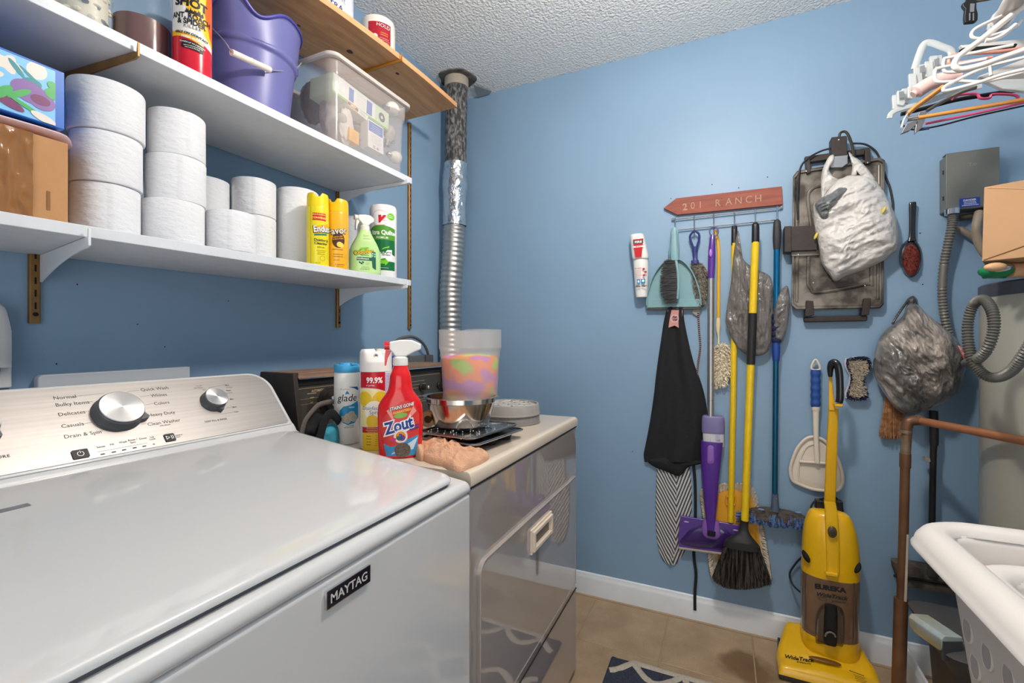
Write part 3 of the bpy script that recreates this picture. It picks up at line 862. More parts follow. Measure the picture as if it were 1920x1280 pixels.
def bracket(a, b, h0, h1, mt, label, th=0.004, hook=0.014, curve=0.4):
    """a: wall end, b: tip, both at the underside; h0 deep at the wall, h1 at the tip"""
    a = Vector(a); b = Vector(b); n = 14; P = []
    for k in range(n + 1):
        t = k / n; p = a.lerp(b, t); P.append(p)
    Q = []
    for k in range(n, -1, -1):
        t = k / n; p = a.lerp(b, t); h = h1 + (h0 - h1) * (1 - t) ** (1 + curve * 2); Q.append(p - Vector((0, 0, h)))
    tip = [b + Vector((0, -0.006, -0.002)), b + Vector((0, -0.0085, hook)), b + Vector((0, -0.0105, hook)), b + Vector((0, -0.0105, -h1 * 0.8))]
    d = (b - a).normalized(); s = Vector((-d.y, d.x, 0)) * th
    m = MB(); m.prism([p - s / 2 for p in P + tip + Q], s)
    c = (a + b) / 2
    o = m.build('shelf_bracket', mt, None, bevel=0.0008, bseg=1, auto=30, base=(a.x, a.y, a.z)); return tag(o, label, 'shelf bracket', 'shelf brackets')
M_brk = mat('white_bracket', (226, 229, 233), 0.45)
def und(zf, th, x): return zf(x) - th - 0.0006
bracket((0.436, L - 0.012, und(zlo, 0.0195, 0.43)), (0.392, YF - 0.001, und(zlo, 0.0195, 0.39)), 0.055, 0.018, M_brk, 'white bracket under the left end of the lower shelf')
bracket((1.226, L - 0.012, und(zlo, 0.0195, 1.226)), (1.232, YF - 0.001, und(zlo, 0.0195, 1.23)), 0.062, 0.012, M_brk, 'white curved bracket under the right end of the lower shelf', curve=1.2)
bracket((0.43, L - 0.012, und(zup, 0.0205, 0.43)), (0.462, YF - 0.001, und(zup, 0.0205, 0.46)), 0.03, 0.014, M_brass, 'brown metal bracket under the left of the upper white shelf')
bracket((1.226, L - 0.012, und(zup, 0.0205, 1.226)), (1.236, YF - 0.001, und(zup, 0.0205, 1.23)), 0.055, 0.010, M_brk, 'white curved bracket under the right end of the upper white shelf', curve=1.2)
bracket((1.226, L - 0.012, und(zwd, 0.0185, 1.226)), (1.232, 0.986, und(zwd, 0.0185, 1.23)), 0.02, 0.010, mat('golden_bracket', (184, 126, 44), 0.4, metal=0.3), 'golden brown bracket tip under the pine board', hook=0.02)

# ================================================================== TOILET ROLLS
M_tp = mat('toilet_paper', (226, 226, 228), 0.95, bump=0.55, bscale=55, bdist=0.004, stretch=(1, 1, 2.0))
M_core = mat('cardboard_core', (170, 140, 104), 0.9)
def roll(px0, px1, y, z, h, label, dx=0.0, dy=0.0, seam=None, cat='toilet roll', name='toilet_roll', grp='toilet rolls on the lower shelf', r=None, mt=None):
    c, rr = fit(px0, px1, y=y); r = r or rr
    c = Vector((c.x + dx, c.y + dy, z))
    t = thing(name, label, cat, c, grp)
    m = MB(); sd = random.random() * 50
    def fn(u, w):
        prof_ = [(0.93, 0), (0.985, 0.012), (1, 0.04), (1, 0.35), (1, 0.65), (1, 0.96), (0.985, 0.988), (0.93, 1)]
        q = prof_[int(round(w * 7))]; an = 2 * pi * u
        wob = 1 + 0.006 * mnoise.noise(Vector((cos(an) * 2 + sd, sin(an) * 2, q[1] * 3)))
        if seam is not None:
            da = (an - seam + pi) % (2 * pi) - pi
            if 0 < da < 0.5: wob += 0.036 * (1 - da / 0.5)
        return c + Vector((r * q[0] * wob * cos(an), r * q[0] * wob * sin(an), h * q[1]))
    m.grid(fn, 72, 8, wrap_u=True)
    # annular ends
    for zz, i0 in ((0, 0), (h, 7)):
        m.grid(lambda u, w: c + Vector(((r * 0.93 * (1 - w) + 0.021 * w) * cos(2 * pi * u), (r * 0.93 * (1 - w) + 0.021 * w) * sin(2 * pi * u), zz)), 40, 3, wrap_u=True)
    m.build('paper', mt or M_tp, t, auto=50)
    m = MB(); m.grid(lambda u, w: c + Vector((0.0208 * cos(2 * pi * u), 0.0208 * sin(2 * pi * u), 0.0005 + (h - 0.001) * w)), 28, 2, wrap_u=True)
    m.build('core', M_core, t)
    return t, c, r
fa = lambda px: atan2(-ray(px, 0).y, -ray(px, 0).x)
z1 = zlo(0.45)
roll(129, 264, 1.052, z1, 0.0915, 'white toilet roll with a loose torn flap, bottom of the stack beside the cardboard carton', seam=fa(232) + 0.12)
roll(128, 268, 1.050, z1 + 0.0920, 0.0925, 'white toilet roll, middle of the three roll stack beside the cardboard carton')
roll(122, 273, 1.052, z1 + 0.1850, 0.0925, 'white toilet roll on top of the stack beside the floral box')
z1 = zlo(0.65)
roll(262, 384, 1.046, z1, 0.0885, 'white toilet roll at the foot of the second stack from the left')
roll(270, 387, 1.050, z1 + 0.089, 0.0935, 'white toilet roll in the middle of the second stack from the left', seam=fa(285) + 0.1)
roll(275, 386, 1.050, z1 + 0.183, 0.0930, 'white toilet roll on top of the second stack from the left', seam=fa(296) + 0.35)
z1 = zlo(0.8)
roll(384, 481, 1.024, z1, 0.0900, 'single white toilet roll standing at the front edge, right of the second stack', seam=fa(470))
roll(330, 436, 1.198, z1, 0.1080, 'white toilet roll in the rear, bottom one glimpsed beside the second stack', r=0.056)
roll(330, 434, 1.198, z1 + 0.1085, 0.0980, 'white toilet roll in the rear on top of its stack, right of the second stack', r=0.056)
roll(432, 518, 1.138, z1, 0.1270, 'fat white toilet roll under the third front stack, left of the tall paper towel roll', seam=fa(500))
roll(433, 518, 1.138, z1 + 0.1275, 0.0960, 'white toilet roll on top of the stack left of the tall paper towel roll', seam=fa(514))
roll(517, 598, 1.12, zlo(1.0), 0.2280, 'tall white paper towel roll standing behind the yellow aerosol cans', cat='paper towel', name='paper_towel_roll', grp='paper towel rolls')
roll(636, 692, 1.200, zlo(1.2) - 0.001, 0.232, 'plain white paper towel roll in the corner of the shelf behind the green spray bottle', cat='paper towel', name='paper_towel_roll', grp='paper towel rolls')

# ================================================================== CANS AND BOTTLES
def can_body(mb, c, r, h, neck=True):
    mb.lathe(c, [(r * 0.93, 0), (r * 0.99, 0.002), (r, 0.004), (r, h - 0.006), (r * 0.985, h - 0.003), (r * 0.95, h)], seg=44)
def cup_cap(mb, c, r, h, a0):
    """aerosol cap with a scooped, notched top facing a0"""
    c = Vector(c)
    def fn(u, w):
        an = 2 * pi * u + a0; d = abs((u + 0.5) % 1 - 0.5) * 2 * pi   # angle from facing
        top = h * (1 - 0.30 * math.exp(-(d / 0.34) ** 4) ) - 0.08 * h * (1 - cos(d)) * 0.5
        if w < 0.8: rr = r * (1 - 0.03 * w); z = top * w / 0.8 * 0.93
        elif w < 0.9: rr = r * 0.93; z = top
        else: rr = r * 0.80; z = top * 0.97
        return c + Vector((rr * cos(an), rr * sin(an), z))
    mb.grid(fn, 60, 11, wrap_u=True)
    mb.lathe(c + Vector((0, 0, h * 0.45)), [(r * 0.86, 0), (r * 0.86, 0.002)], seg=30)
    mb.lathe(c + Vector((0, 0, h * 0.45)), [(r * 0.2, 0), (r * 0.2, h * 0.32), (r * 0.14, h * 0.36)], seg=14)

# --- Endust
M_yel = mat('lemon_yellow_tin', (232, 214, 26), 0.25, coat=0.4); M_capy = mat('yellow_cap', (244, 214, 20), 0.35)
M_or = mat('amber_tin', (240, 176, 40), 0.25, coat=0.4); M_dkb = mat('chocolate_ink', (74, 40, 22), 0.4); M_teal = mat('teal_ink', (30, 130, 110), 0.4); M_lem = mat('lemon_ink', (250, 214, 90), 0.4)
c, r = fit(574.5, 617, y=1.012); zc = zlo(c.x); hb = 0.166
t = thing('aerosol_can', 'bright lemon yellow dusting spray can, left of the two aerosols on the lower shelf', 'spray can', (c.x, c.y, zc), 'yellow aerosol cans')
a0 = fa(594) - 0.15
m = MB(); can_body(m, (c.x, c.y, zc), r, hb); m.build('can', M_yel, t, auto=50)
m = MB(); cup_cap(m, (c.x, c.y, zc + hb - 0.002), r * 0.985, 0.036, a0 + 0.15); m.build('cap', M_capy, t, auto=50)
pr = Print(cyl_map((c.x, c.y, zc), r, fa(594)))
pr.rect(-0.019, hb / 2, 0.0012, hb * 0.94, M_or); pr.rect(0.004, 0.134, 0.036, 0.020, M_red); pr.text('MULTI-SURFACE', 0.006, 0.138, 0.0055, M_lem, bold=0.02); pr.text('CONVENIENT', 0.008, 0.1285, 0.0075, M_lem, bold=0.03)
pr.poly([(-0.011, 0.086), (0.03, 0.098), (0.03, 0.118), (-0.013, 0.106)], M_or); pr.text('Endust', 0.014, 0.0935, 0.0245, M_ink, bold=0.07, align='CENTER', rot=0.10, sx=0.78); pr.text('Endust', 0.0145, 0.0945, 0.0240, M_wink, bold=0.02, align='CENTER', rot=0.10, sx=0.78)
pr.rect(0.008, 0.0865, 0.034, 0.0055, M_teal, rot=0.12); pr.text('Dusting &', 0.010, 0.068, 0.0098, M_ink, bold=0.02); pr.text('Cleaning', 0.008, 0.059, 0.0098, M_ink, bold=0.02)
pr.text('REMOVES', 0.008, 0.050, 0.0045, M_ink); pr.lines(0.008, 0.043, 0.024, 3, 0.005, M_ink, seed=2); pr.ring(0.012, 0.022, 0.007, 0.0007, M_grey); pr.text('NET WT', 0.0, 0.008, 0.0035, M_ink)
pr.build('label', t)
# --- Favor
c, r = fit(612, 654, y=1.000); zc = zlo(c.x); hb = 0.162
t = thing('aerosol_can', 'golden orange furniture polish can with lemon picture, right of the two aerosols', 'spray can', (c.x, c.y, zc), 'yellow aerosol cans')
M_capo = mat('golden_cap', (246, 190, 16), 0.32)
m = MB(); can_body(m, (c.x, c.y, zc), r, hb); m.build('can', M_or, t, auto=50)
m = MB(); cup_cap(m, (c.x, c.y, zc + hb - 0.002), r * 0.985, 0.038, fa(620) - 0.5); m.build('cap', M_capo, t, auto=50)
pr = Print(cyl_map((c.x, c.y, zc), r, fa(633)))
pr.ell(0.002, 0.080, 0.0175, 0.022, M_dkb); pr.text('Favor', -0.001, 0.097, 0.0265, M_dkb, bold=0.07, rot=0.16, sx=0.95); pr.text('Favor', -0.0005, 0.0978, 0.026, mat('silver_ink', (226, 222, 210), 0.35), bold=0.015, rot=0.16, sx=0.95)
pr.text('Lemon Oil', 0.0, 0.0875, 0.0062, M_or, bold=0.02, rot=0.14); pr.text('Furniture Polish', 0.0, 0.082, 0.005, M_or, bold=0.02, rot=0.14)
pr.ell(0.005, 0.068, 0.0075, 0.0075, M_lem); pr.ring(0.005, 0.068, 0.0055, 0.0006, M_or); pr.ell(0.010, 0.0665, 0.006, 0.0068, M_lem); pr.text('LEMON SCENT', 0, 0.052, 0.0045, M_dkb)
pr.lines(0.0, 0.040, 0.034, 2, 0.006, M_dkb, 0.0012, seed=3); pr.lines(-0.004, 0.024, 0.02, 1, 0.006, M_dkb, 0.0012, seed=4); pr.lines(0.004, 0.012, 0.026, 2, 0.005, M_dkb, 0.001, seed=5)
pr.rect(0, 0.018, 0.1, 0.0002, M_or); pr.build('label', t)
# --- paper towel pack (quilted)
c, r = fit(693, 744, y=1.06); zc = zlo(c.x)
M_wrap = mat('plastic_wrap_white', (244, 240, 238), 0.25, bump=0.3, bscale=60, bdist=0.004); M_grn = mat('grass_green_ink', (84, 152, 44), 0.3); M_dgrn = mat('forest_green_ink', (20, 108, 58), 0.3); M_lgrn = mat('lime_ink', (120, 200, 40), 0.3); M_pr = mat('bright_red_ink', (214, 30, 40), 0.3)
t = thing('paper_towel_pack', 'wrapped quilted paper towel roll with green and red print at the shelf end', 'paper towel', (c.x, c.y, zc))
m = MB(); m.lathe((c.x, c.y, zc), [(r * 0.3, 0.002), (r * 0.9, 0), (r, 0.008), (r, 0.242), (r * 0.93, 0.252), (r * 0.35, 0.256), (r * 0.2, 0.248)], seg=52); m.build('wrapped_roll', M_wrap, t, auto=60)
pr = Print(cyl_map((c.x, c.y, zc), r, fa(720)))
pr.poly([(-0.05, 0.17), (-0.03, 0.180), (0, 0.182), (0.045, 0.172), (0.045, 0.128), (0.02, 0.120), (0, 0.118), (-0.05, 0.128)], M_grn, 4); pr.poly([(-0.05, 0.132), (0.045, 0.132), (0.045, 0.08), (0.01, 0.092), (-0.05, 0.086)], M_dgrn, 4)
pr.rect(-0.002, 0.045, 0.092, 0.03, M_dgrn); pr.ring(-0.012, 0.205, 0.030, 0.0008, M_pr, rz=0.026); pr.text('v', -0.012, 0.192, 0.045, M_pr, bold=0.06, italic=0.4); pr.ring(0.005, 0.203, 0.0085, 0.0008, M_pr); pr.lines(0.005, 0.207, 0.011, 3, 0.004, M_pr, seed=1)
pr.ell(0.027, 0.212, 0.015, 0.012, M_lgrn); pr.lines(0.026, 0.215, 0.018, 2, 0.006, M_wink, 0.0014, seed=9)
pr.text('Ultra Quilted', 0.0, 0.150, 0.0205, M_wink, bold=0.03, sx=0.92); pr.text('PREMIUM', -0.004, 0.136, 0.0098, M_wink, bold=0.01)
pr.poly([(-0.014, 0.078), (0.012, 0.098), (0.03, 0.100), (0.03, 0.068), (0.014, 0.062), (-0.014, 0.064)], M_wink); pr.text('2X', 0.002, 0.086, 0.0175, M_dgrn, bold=0.04); pr.text('MORE', 0.020, 0.088, 0.006, M_ink, bold=0.03); pr.text('ABSORBENT', 0.010, 0.079, 0.0068, M_ink, bold=0.03, sx=0.8)
pr.poly([(-0.02, 0.052), (0.006, 0.051), (0.006, 0.045), (0.018, 0.058), (0.006, 0.071), (0.006, 0.064), (-0.02, 0.063)], M_lgrn); pr.poly([(0.02, 0.112), (0.0, 0.105), (-0.004, 0.098), (0.006, 0.103), (0.02, 0.106)], M_lgrn)
pr.lines(0.002, 0.038, 0.04, 1, 0.006, M_wink, 0.001, seed=7); pr.build('label', t)
# --- green spray bottle
c, r = fit(653, 714, y=1.012); zc = zlo(c.x); ang = fa(683) + 0.12
wt = [(0, r * 0.97), (0.004, r), (0.055, r * 0.99), (0.075, r * 0.95), (0.095, r * 0.78), (0.115, r * 0.55), (0.128, r * 0.42), (0.134, r * 0.36), (0.14, r * 0.36)]
W_ = lambda z: lerp_tab(wt, z); D_ = lambda z: min(W_(z), r * 0.68)
t = thing('spray_bottle', 'pale green disinfectant spray bottle with white trigger, before the paper towels', 'spray bottle', (c.x, c.y, zc))
M_pgr = mat('pale_green_plastic', (190, 226, 150), 0.22, coat=0.3)
m = MB(); bottle_body(m, (c.x, c.y, zc), W_, D_, ang, 0, 0.138, nz=30); m.build('bottle', M_pgr, t, auto=50)
fdir = Vector((cos(ang), sin(ang), 0)); rdir = Vector((-sin(ang), cos(ang), 0)); C0 = Vector((c.x, c.y, zc))
M_cream = mat('cream_plastic', (238, 232, 220), 0.35)
def trigger_head(t, C, zt, right, s, mt, mt2, nozzle_l=0.03, back=0.04, mt3=None):
    """C axis point, zt collar bottom, right: direction the nozzle points, s scale"""
    up = Vector((0, 0, 1)); side = right.cross(up)
    m = MB(); m.lathe(C + up * zt, [(0.0135 * s, 0), (0.0140 * s, 0.002 * s), (0.0140 * s, 0.014 * s), (0.0110 * s, 0.017 * s)], seg=28); k1 = m.build('collar', mt, t)
    P = [(-back, 0.040), (-back * 0.98, 0.030), (-back * 0.6, 0.024), (-0.010, 0.017), (0.009, 0.017), (0.014, 0.024), (nozzle_l, 0.030), (nozzle_l, 0.044), (0.0, 0.048), (-back * 0.55, 0.0475)]
    P = [(a * s, b * s) for a, b in P]
    m = MB(); w = 0.0095 * s; m.prism([C + up * zt + right * a + up * b - side * w for a, b in P], side * 2 * w); m.build('spray_head', mt, t, bevel=0.0028 * s, bseg=3, auto=30)
    m = MB(); P = [(0.016, 0.028), (0.023, 0.014), (0.026, 0.0), (0.0285, 0.0), (0.0285, 0.012), (0.027, 0.029)]
    m.prism([C + up * zt + right * a * s + up * b * s - side * 0.006 * s for a, b in P], side * 0.012 * s); m.build('trigger', mt2, t, bevel=0.001)
    m = MB(); m.lathe(C + up * (zt + 0.037 * s) + right * nozzle_l * s, [(0.0078 * s, -0.001), (0.0078 * s, 0.009 * s), (0.0022 * s, 0.0095 * s), (0.0022 * s, 0.006 * s)], seg=14, M=Vector((0, 0, 1)).rotation_difference(right).to_matrix())
    m.build('nozzle', mt3 or mt2, t)
nd = (-rdir * 0.9 - fdir * -0.2).normalized()
trigger_head(t, C0, 0.137, -nd * 1.0 if False else (Vector((ray(620, 0).x, ray(620, 0).y, 0)) * -0.25 + rdir * 0.0 + (-rdir)).normalized(), 1.05, M_cream, M_cream, nozzle_l=0.022, back=0.026)
pr = Print(face_map((c.x, c.y, zc), W_, D_, ang, 2.4)); dk = mat('dark_green_ink', (22, 92, 72), 0.4)
pr.lines(0.0, 0.119, 0.016, 2, 0.003, M_ink, 0.0011, seed=2); pr.lines(0.001, 0.109, 0.020, 2, 0.003, M_dgrn, 0.0010, seed=5)
pr.poly([(-0.028, 0.064), (-0.016, 0.078), (0.006, 0.082), (0.010, 0.078), (-0.01, 0.072), (-0.028, 0.060)], M_lgrn); pr.text('OdoBan', -0.005, 0.0605, 0.0185, M_dgrn, bold=0.09, rot=0.17, sx=0.95); pr.text('OdoBan', -0.0045, 0.061, 0.0183, mat('orange_ink', (246, 186, 30), 0.4), bold=0.02, rot=0.17, sx=0.95)
pr.lines(-0.004, 0.056, 0.030, 1, 0.004, M_dgrn, 0.0018, seed=7); pr.rect(-0.004, 0.0455, 0.047, 0.0098, dk); pr.text('Disinfectant', -0.010, 0.0435, 0.0078, M_wink, bold=0.01)
for q in ((-0.018, 0.034), (-0.013, 0.031), (-0.009, 0.035)): pr.ell(q[0], q[1], 0.0035, 0.0022, dk, rot=q[0] * 40)
pr.lines(0.004, 0.034, 0.013, 3, 0.003, M_grey, 0.0006, seed=3); pr.lines(-0.002, 0.022, 0.026, 3, 0.003, M_grey, 0.0006, seed=4); pr.text('32 fl. oz. (946 mL)', -0.004, 0.012, 0.0038, M_ink)
pr.poly([(0.0175, 0.070), (0.029, 0.068), (0.030, 0.014), (0.0195, 0.020), (0.0165, 0.045)], dk, 4)
for q in ((0.020, 0.063), (0.0262, 0.062), (0.0195, 0.056), (0.0262, 0.055)): pr.ell(q[0], q[1], 0.0022, 0.0027, mat('mint_ink', (160, 210, 190), 0.4))
pr.build('label', t)

# ================================================================== CARTON, PINK CLOTH, FLORAL BOX (left end of the lower shelf)
M_card = mat('cardboard', (186, 138, 92), 0.8, var=0.05, vscale=14, bump=0.1, bscale=200)
bx = 0.377; zc = zlo(0.2) + 0.001; zt = 1.497
t = thing('cardboard_carton', 'brown cardboard carton with clear tape at the left end of the lower shelf', 'box', (0.2, 1.12, zc))
m = MB(); m.span((0.02, 0.985, zc), (bx, 1.235, zt)); m.build('box', M_card, t, bevel=0.002, smooth=False)
m = MB(); xt0, xt1 = at_y(0, 400, 0.984).x, at_y(60, 300, 0.984).x
m.grid(lambda u, w: Vector((xt0 - 0.08 + (xt1 - xt0 + 0.08) * u, 0.9835 - 0.0006 - 0.0028 * abs(ridge(Vector((u * 3, 0, w * 2.5)), 1.3, 2)) , zc + 0.001 + (zt - zc - 0.002) * w)), 50, 30); m.build('packing_tape', mat('glossy_tape', (146, 98, 50), 0.10, coat=0.8), t)
m = MB(); m.span((0.35, 0.984, zc + 0.02), (0.354, 0.9845, zc + 0.05)); m.build('dent', mat('cardboard_dark', (140, 98, 62), 0.8), t)
M_pink = mat('pale_pink_plastic', (236, 200, 200), 0.35, bump=0.2, bscale=30)
m = MB()
def pk(u, w):
    x = 0.03 + u * 0.366; a = 2 * pi * w; ex_ = 1 - max(0, (x - 0.365) / 0.035) ** 2 * 0.75
    return Vector((x, 1.05 + 0.068 * cos(a) * ex_ * 1.0, zt + 0.0105 + 0.0095 * sin(a) * ex_ + 0.002 * sin(x * 40) * (0.5 if x < 0.37 else 1) ))
m.grid(lambda u, w: pk(w, u), 24, 40, wrap_u=True)
n = 24; m.f.append(list(range(n))); m.m.append(0); m.f.append(list(range(n * 39, n * 40))[::-1]); m.m.append(0)
tag(m.build('folded_bag', M_pink, None), 'pale pink folded plastic bag squashed between the carton and the floral box', 'bag')
fz0, fz1, fx1, fy = zt + 0.0215, 1.6135, 0.3735, 0.988
t = thing('gift_box', 'blue gift box printed with white flowers, on top of the carton', 'box', (0.2, 1.1, fz0))
m = MB(); m.span((0.03, fy, fz0), (fx1, 1.22, fz1)); m.build('box', mat('royal_blue_card', (20, 98, 190), 0.35, coat=0.3), t, bevel=0.0015)
M_sky = mat('sky_ink', (124, 190, 232), 0.3); M_bei = mat('petal_ink', (226, 214, 204), 0.3); M_tg = mat('teal_leaf_ink', (40, 138, 142), 0.3); M_gl = mat('leaf_ink', (72, 168, 84), 0.3); M_pur = mat('mauve_ink', (132, 96, 160), 0.3); M_plum = mat('plum_ink', (116, 50, 98), 0.3)
pr = Print(plane_map((fx1 - 0.012, fy, fz0 + 0.002), (1, 0, 0), (0, 0, 1))); hh = fz1 - fz0 - 0.006
def blob(x, z, rx, rz, mt, rot=0.0, petals=0, depth=0.25, n=28):
    P = []
    for i in range(n):
        a = 2 * pi * i / n; k = 1 + (depth * cos(a * petals) if petals else 0); dx, dz = rx * k * cos(a), rz * k * sin(a)
        xx = x + dx * cos(rot) - dz * sin(rot); zz = z + dx * sin(rot) + dz * cos(rot); P.append((min(xx, 0), min(max(zz, 0), hh)))
    pr.poly(P, mt)
pr.rect(-0.13, hh / 2, 0.26, hh, M_sky)
for q in [(-0.10, 0.060, 0.018, 0.012, M_bei, 0.3, 5), (-0.055, 0.072, 0.016, 0.012, M_bei, 0.0, 5), (-0.022, 0.078, 0.012, 0.014, M_bei, -0.3, 0), (-0.075, 0.045, 0.015, 0.010, M_bei, 0.5, 4), (-0.14, 0.04, 0.03, 0.018, M_bei, 0.2, 5),
          (-0.028, 0.055, 0.012, 0.008, M_tg, 0.2, 0), (-0.045, 0.070, 0.014, 0.0035, M_tg, -0.9, 0), (-0.03, 0.066, 0.016, 0.0022, M_tg, -0.7, 0), (-0.085, 0.035, 0.015, 0.004, M_tg, -0.3, 0), (-0.105, 0.028, 0.02, 0.004, M_tg, 0.8, 0),
          (-0.030, 0.040, 0.022, 0.017, M_pur, -0.2, 0), (-0.016, 0.032, 0.016, 0.014, M_pur, 0, 0), (-0.018, 0.033, 0.012, 0.008, M_plum, 0, 0), (-0.055, 0.014, 0.020, 0.007, M_plum, -0.4, 0), (-0.003, 0.05, 0.01, 0.009, M_gl, 0, 0), (-0.004, 0.064, 0.006, 0.006, M_gl, 0, 0),
          (-0.042, 0.032, 0.017, 0.0045, M_gl, 0.7, 0), (-0.06, 0.026, 0.016, 0.006, M_gl, 0.9, 0), (-0.035, 0.016, 0.02, 0.003, M_gl, -0.4, 0), (-0.014, 0.006, 0.016, 0.006, M_bei, -0.3, 0), (-0.11, 0.01, 0.02, 0.008, M_pur, 0.1, 0), (-0.17, 0.07, 0.02, 0.012, M_gl, 0.5, 0)]:
    blob(q[0], q[1], q[2], q[3], q[4], q[5], q[6])
pr.build('floral_print', t)

# ================================================================== UPPER WHITE SHELF
def glassy(name, col, thin, rough=0.06): return mat(name, col, rough, thin=thin, coat=0.6, spec=0.6)
M_glass = glassy('clear_glass_a', (205, 214, 216), 0.80); M_bglass = glassy('blue_tinted_glass', (110, 140, 160), 0.84)
# bead jar
c, r = fit(98, 212, y=1.10); zc = zup(c.x)
t = thing('glass_jar', 'ribbed clear glass jar filled with pale and dark shells, far left of the upper shelf', 'jar', (c.x, c.y, zc))
m = MB()
def ribjar(u, w):
    tab = [(0, 0.86), (0.03, 0.97), (0.08, 1), (0.8, 1), (0.9, 0.9), (0.96, 0.72), (1, 0.72)]
    q = lerp_tab(tab, w); k = 1 + 0.02 * sin(w * 70) 
    return Vector((c.x + r * q * k * cos(2 * pi * u), c.y + r * q * k * sin(2 * pi * u), zc + 0.20 * w))
m.grid(ribjar, 48, 80, wrap_u=True); m.build('jar', M_glass, t)
m = MB(); rn = random.Random(5)
for i in range(150):
    a = rn.uniform(0, 2 * pi); q = r * 0.86 * rn.uniform(0.85, 1.0); z = zc + 0.008 + rn.uniform(0, 0.13)
    m.cur = 1 if rn.random() < 0.38 else 0
    m.ball((c.x + q * cos(a), c.y + q * sin(a), z), (rn.uniform(0.005, 0.009), rn.uniform(0.004, 0.008), rn.uniform(0.003, 0.006)), seg=7, rings=5)
stuff(m.build('shells', [mat('shell_cream', (222, 212, 190), 0.5), mat('shell_slate', (64, 74, 92), 0.5)], t))
m = MB(); m.lathe((c.x, c.y, zc + 0.001), [(r * 0.8, 0.002), (r * 0.84, 0.01), (r * 0.84, 0.13)], seg=30); m.build('shell_core', MATS['shell_cream'], t)
m = MB(); m.lathe((c.x, c.y, zc + 0.2), [(r * 0.76, 0), (r * 0.76, 0.015), (r * 0.7, 0.018)], seg=40); m.build('lid', M_chrome, t)
# liquid jar
c, r = fit(208, 323, y=1.085); zc = zup(c.x)
t = thing('glass_jug', 'big blue tinted jug half full of brown liquid on the upper shelf', 'jug', (c.x, c.y, zc))
m = MB(); m.lathe((c.x, c.y, zc), [(r * 0.8, 0.001), (r * 0.95, 0.004), (r, 0.014), (r * 0.985, 0.03), (r, 0.045), (r * 0.985, 0.06), (r, 0.078), (r, 0.15), (r * 0.9, 0.18), (r * 0.6, 0.205), (r * 0.4, 0.215), (r * 0.38, 0.24)], seg=56, caps=False); m.build('jug', M_bglass, t)
m = MB(); q = r * 0.975; m.lathe((c.x, c.y, zc + 0.003), [(q * 0.8, 0), (q * 0.97, 0.004), (q, 0.012), (q, 0.098), (q * 0.9, 0.0985)], seg=48); m.build('brown_liquid', mat('brown_liquid', (112, 62, 44), 0.15, coat=0.6), t)
m = MB(); m.lathe((c.x, c.y, zc + 0.235), [(r * 0.42, 0), (r * 0.42, 0.02), (r * 0.4, 0.022)], seg=30); m.build('cap', M_black, t)
# hot shot
c, r = fit(322.5, 398, y=1.012); zc = zup(c.x); hb = 0.215
t = thing('insect_spray_can', 'red, yellow and white ant, roach and spider killer can on the upper shelf', 'spray can', (c.x, c.y, zc))
M_hr = mat('cherry_red_tin', (206, 14, 44), 0.22, coat=0.5); M_hy = mat('hot_yellow_ink', (250, 190, 40), 0.3); M_ho = mat('hot_orange_ink', (236, 96, 26), 0.3); M_hw = mat('pale_tin', (236, 230, 222), 0.3)
m = MB(); can_body(m, (c.x, c.y, zc), r, hb); m.build('can', M_hr, t, auto=50)
m = MB(); m.lathe((c.x, c.y, zc + hb), [(r * 0.8, 0), (r * 0.95, 0.002), (r * 0.95, 0.03), (r * 0.8, 0.035)], seg=30); m.build('cap', M_black, t)
pr = Print(cyl_map((c.x, c.y, zc), r, fa(360)))
pr.poly([(-0.045, 0.084), (-0.02, 0.079), (0.03, 0.064), (0.045, 0.062), (0.045, 0.2), (-0.045, 0.2)], M_hw, 5); pr.poly([(-0.02, 0.145), (0.0, 0.118), (0.022, 0.085), (0.045, 0.07), (0.045, 0.2), (-0.02, 0.2)], M_hy, 4); pr.poly([(0.022, 0.13), (0.035, 0.09), (0.045, 0.08), (0.045, 0.2), (0.03, 0.2)], M_ho, 4)
pr.poly([(-0.045, 0.086), (-0.02, 0.082), (0.02, 0.070), (0.020, 0.062), (-0.02, 0.072), (-0.045, 0.076)], M_hy, 3)
pr.text('HOT', -0.008, 0.152, 0.022, M_ink, bold=0.05, rot=-0.05); pr.text('SHOT', -0.003, 0.135, 0.023, M_ink, bold=0.05, rot=-0.05)
rn = random.Random(3)
for i in range(12): pr.poly([(-0.010 + i * 0.0025 - 0.002, 0.1235), (-0.010 + i * 0.0025 + 0.002, 0.1235), (-0.010 + i * 0.0025 + rn.uniform(-.001, .001), 0.127 + rn.uniform(0, 0.008))], M_ink, 1)
pr.rect(0.003, 0.1225, 0.032, 0.003, M_ink)
pr.text('ANT, ROACH', -0.002, 0.110, 0.0148, M_ink, bold=0.035, sx=0.82, rot=-0.02); pr.text('& SPIDER', -0.002, 0.0985, 0.0148, M_ink, bold=0.035, sx=0.85, rot=-0.02); pr.text('KILLER', 0.0, 0.0905, 0.0092, M_ink, spacing=1.15, rot=-0.04)
pr.text('KILLS ON CONTACT', -0.002, 0.0765, 0.0064, M_ink, bold=0.05, italic=0.2, rot=-0.12); pr.text('FRESH FLORAL', 0.0, 0.0685, 0.0058, M_wink, bold=0.03, rot=-0.12)
pr.rect(0.0, 0.056, 0.038, 0.0165, M_ink, rot=-0.12); pr.text('GUARDS UP TO 3 MONTHS', 0.0, 0.0585, 0.0036, M_hw, bold=0.02, rot=-0.12); pr.lines(0.0, 0.0545, 0.030, 2, 0.0038, M_hw, 0.001, seed=2)
pr.build('label', t)
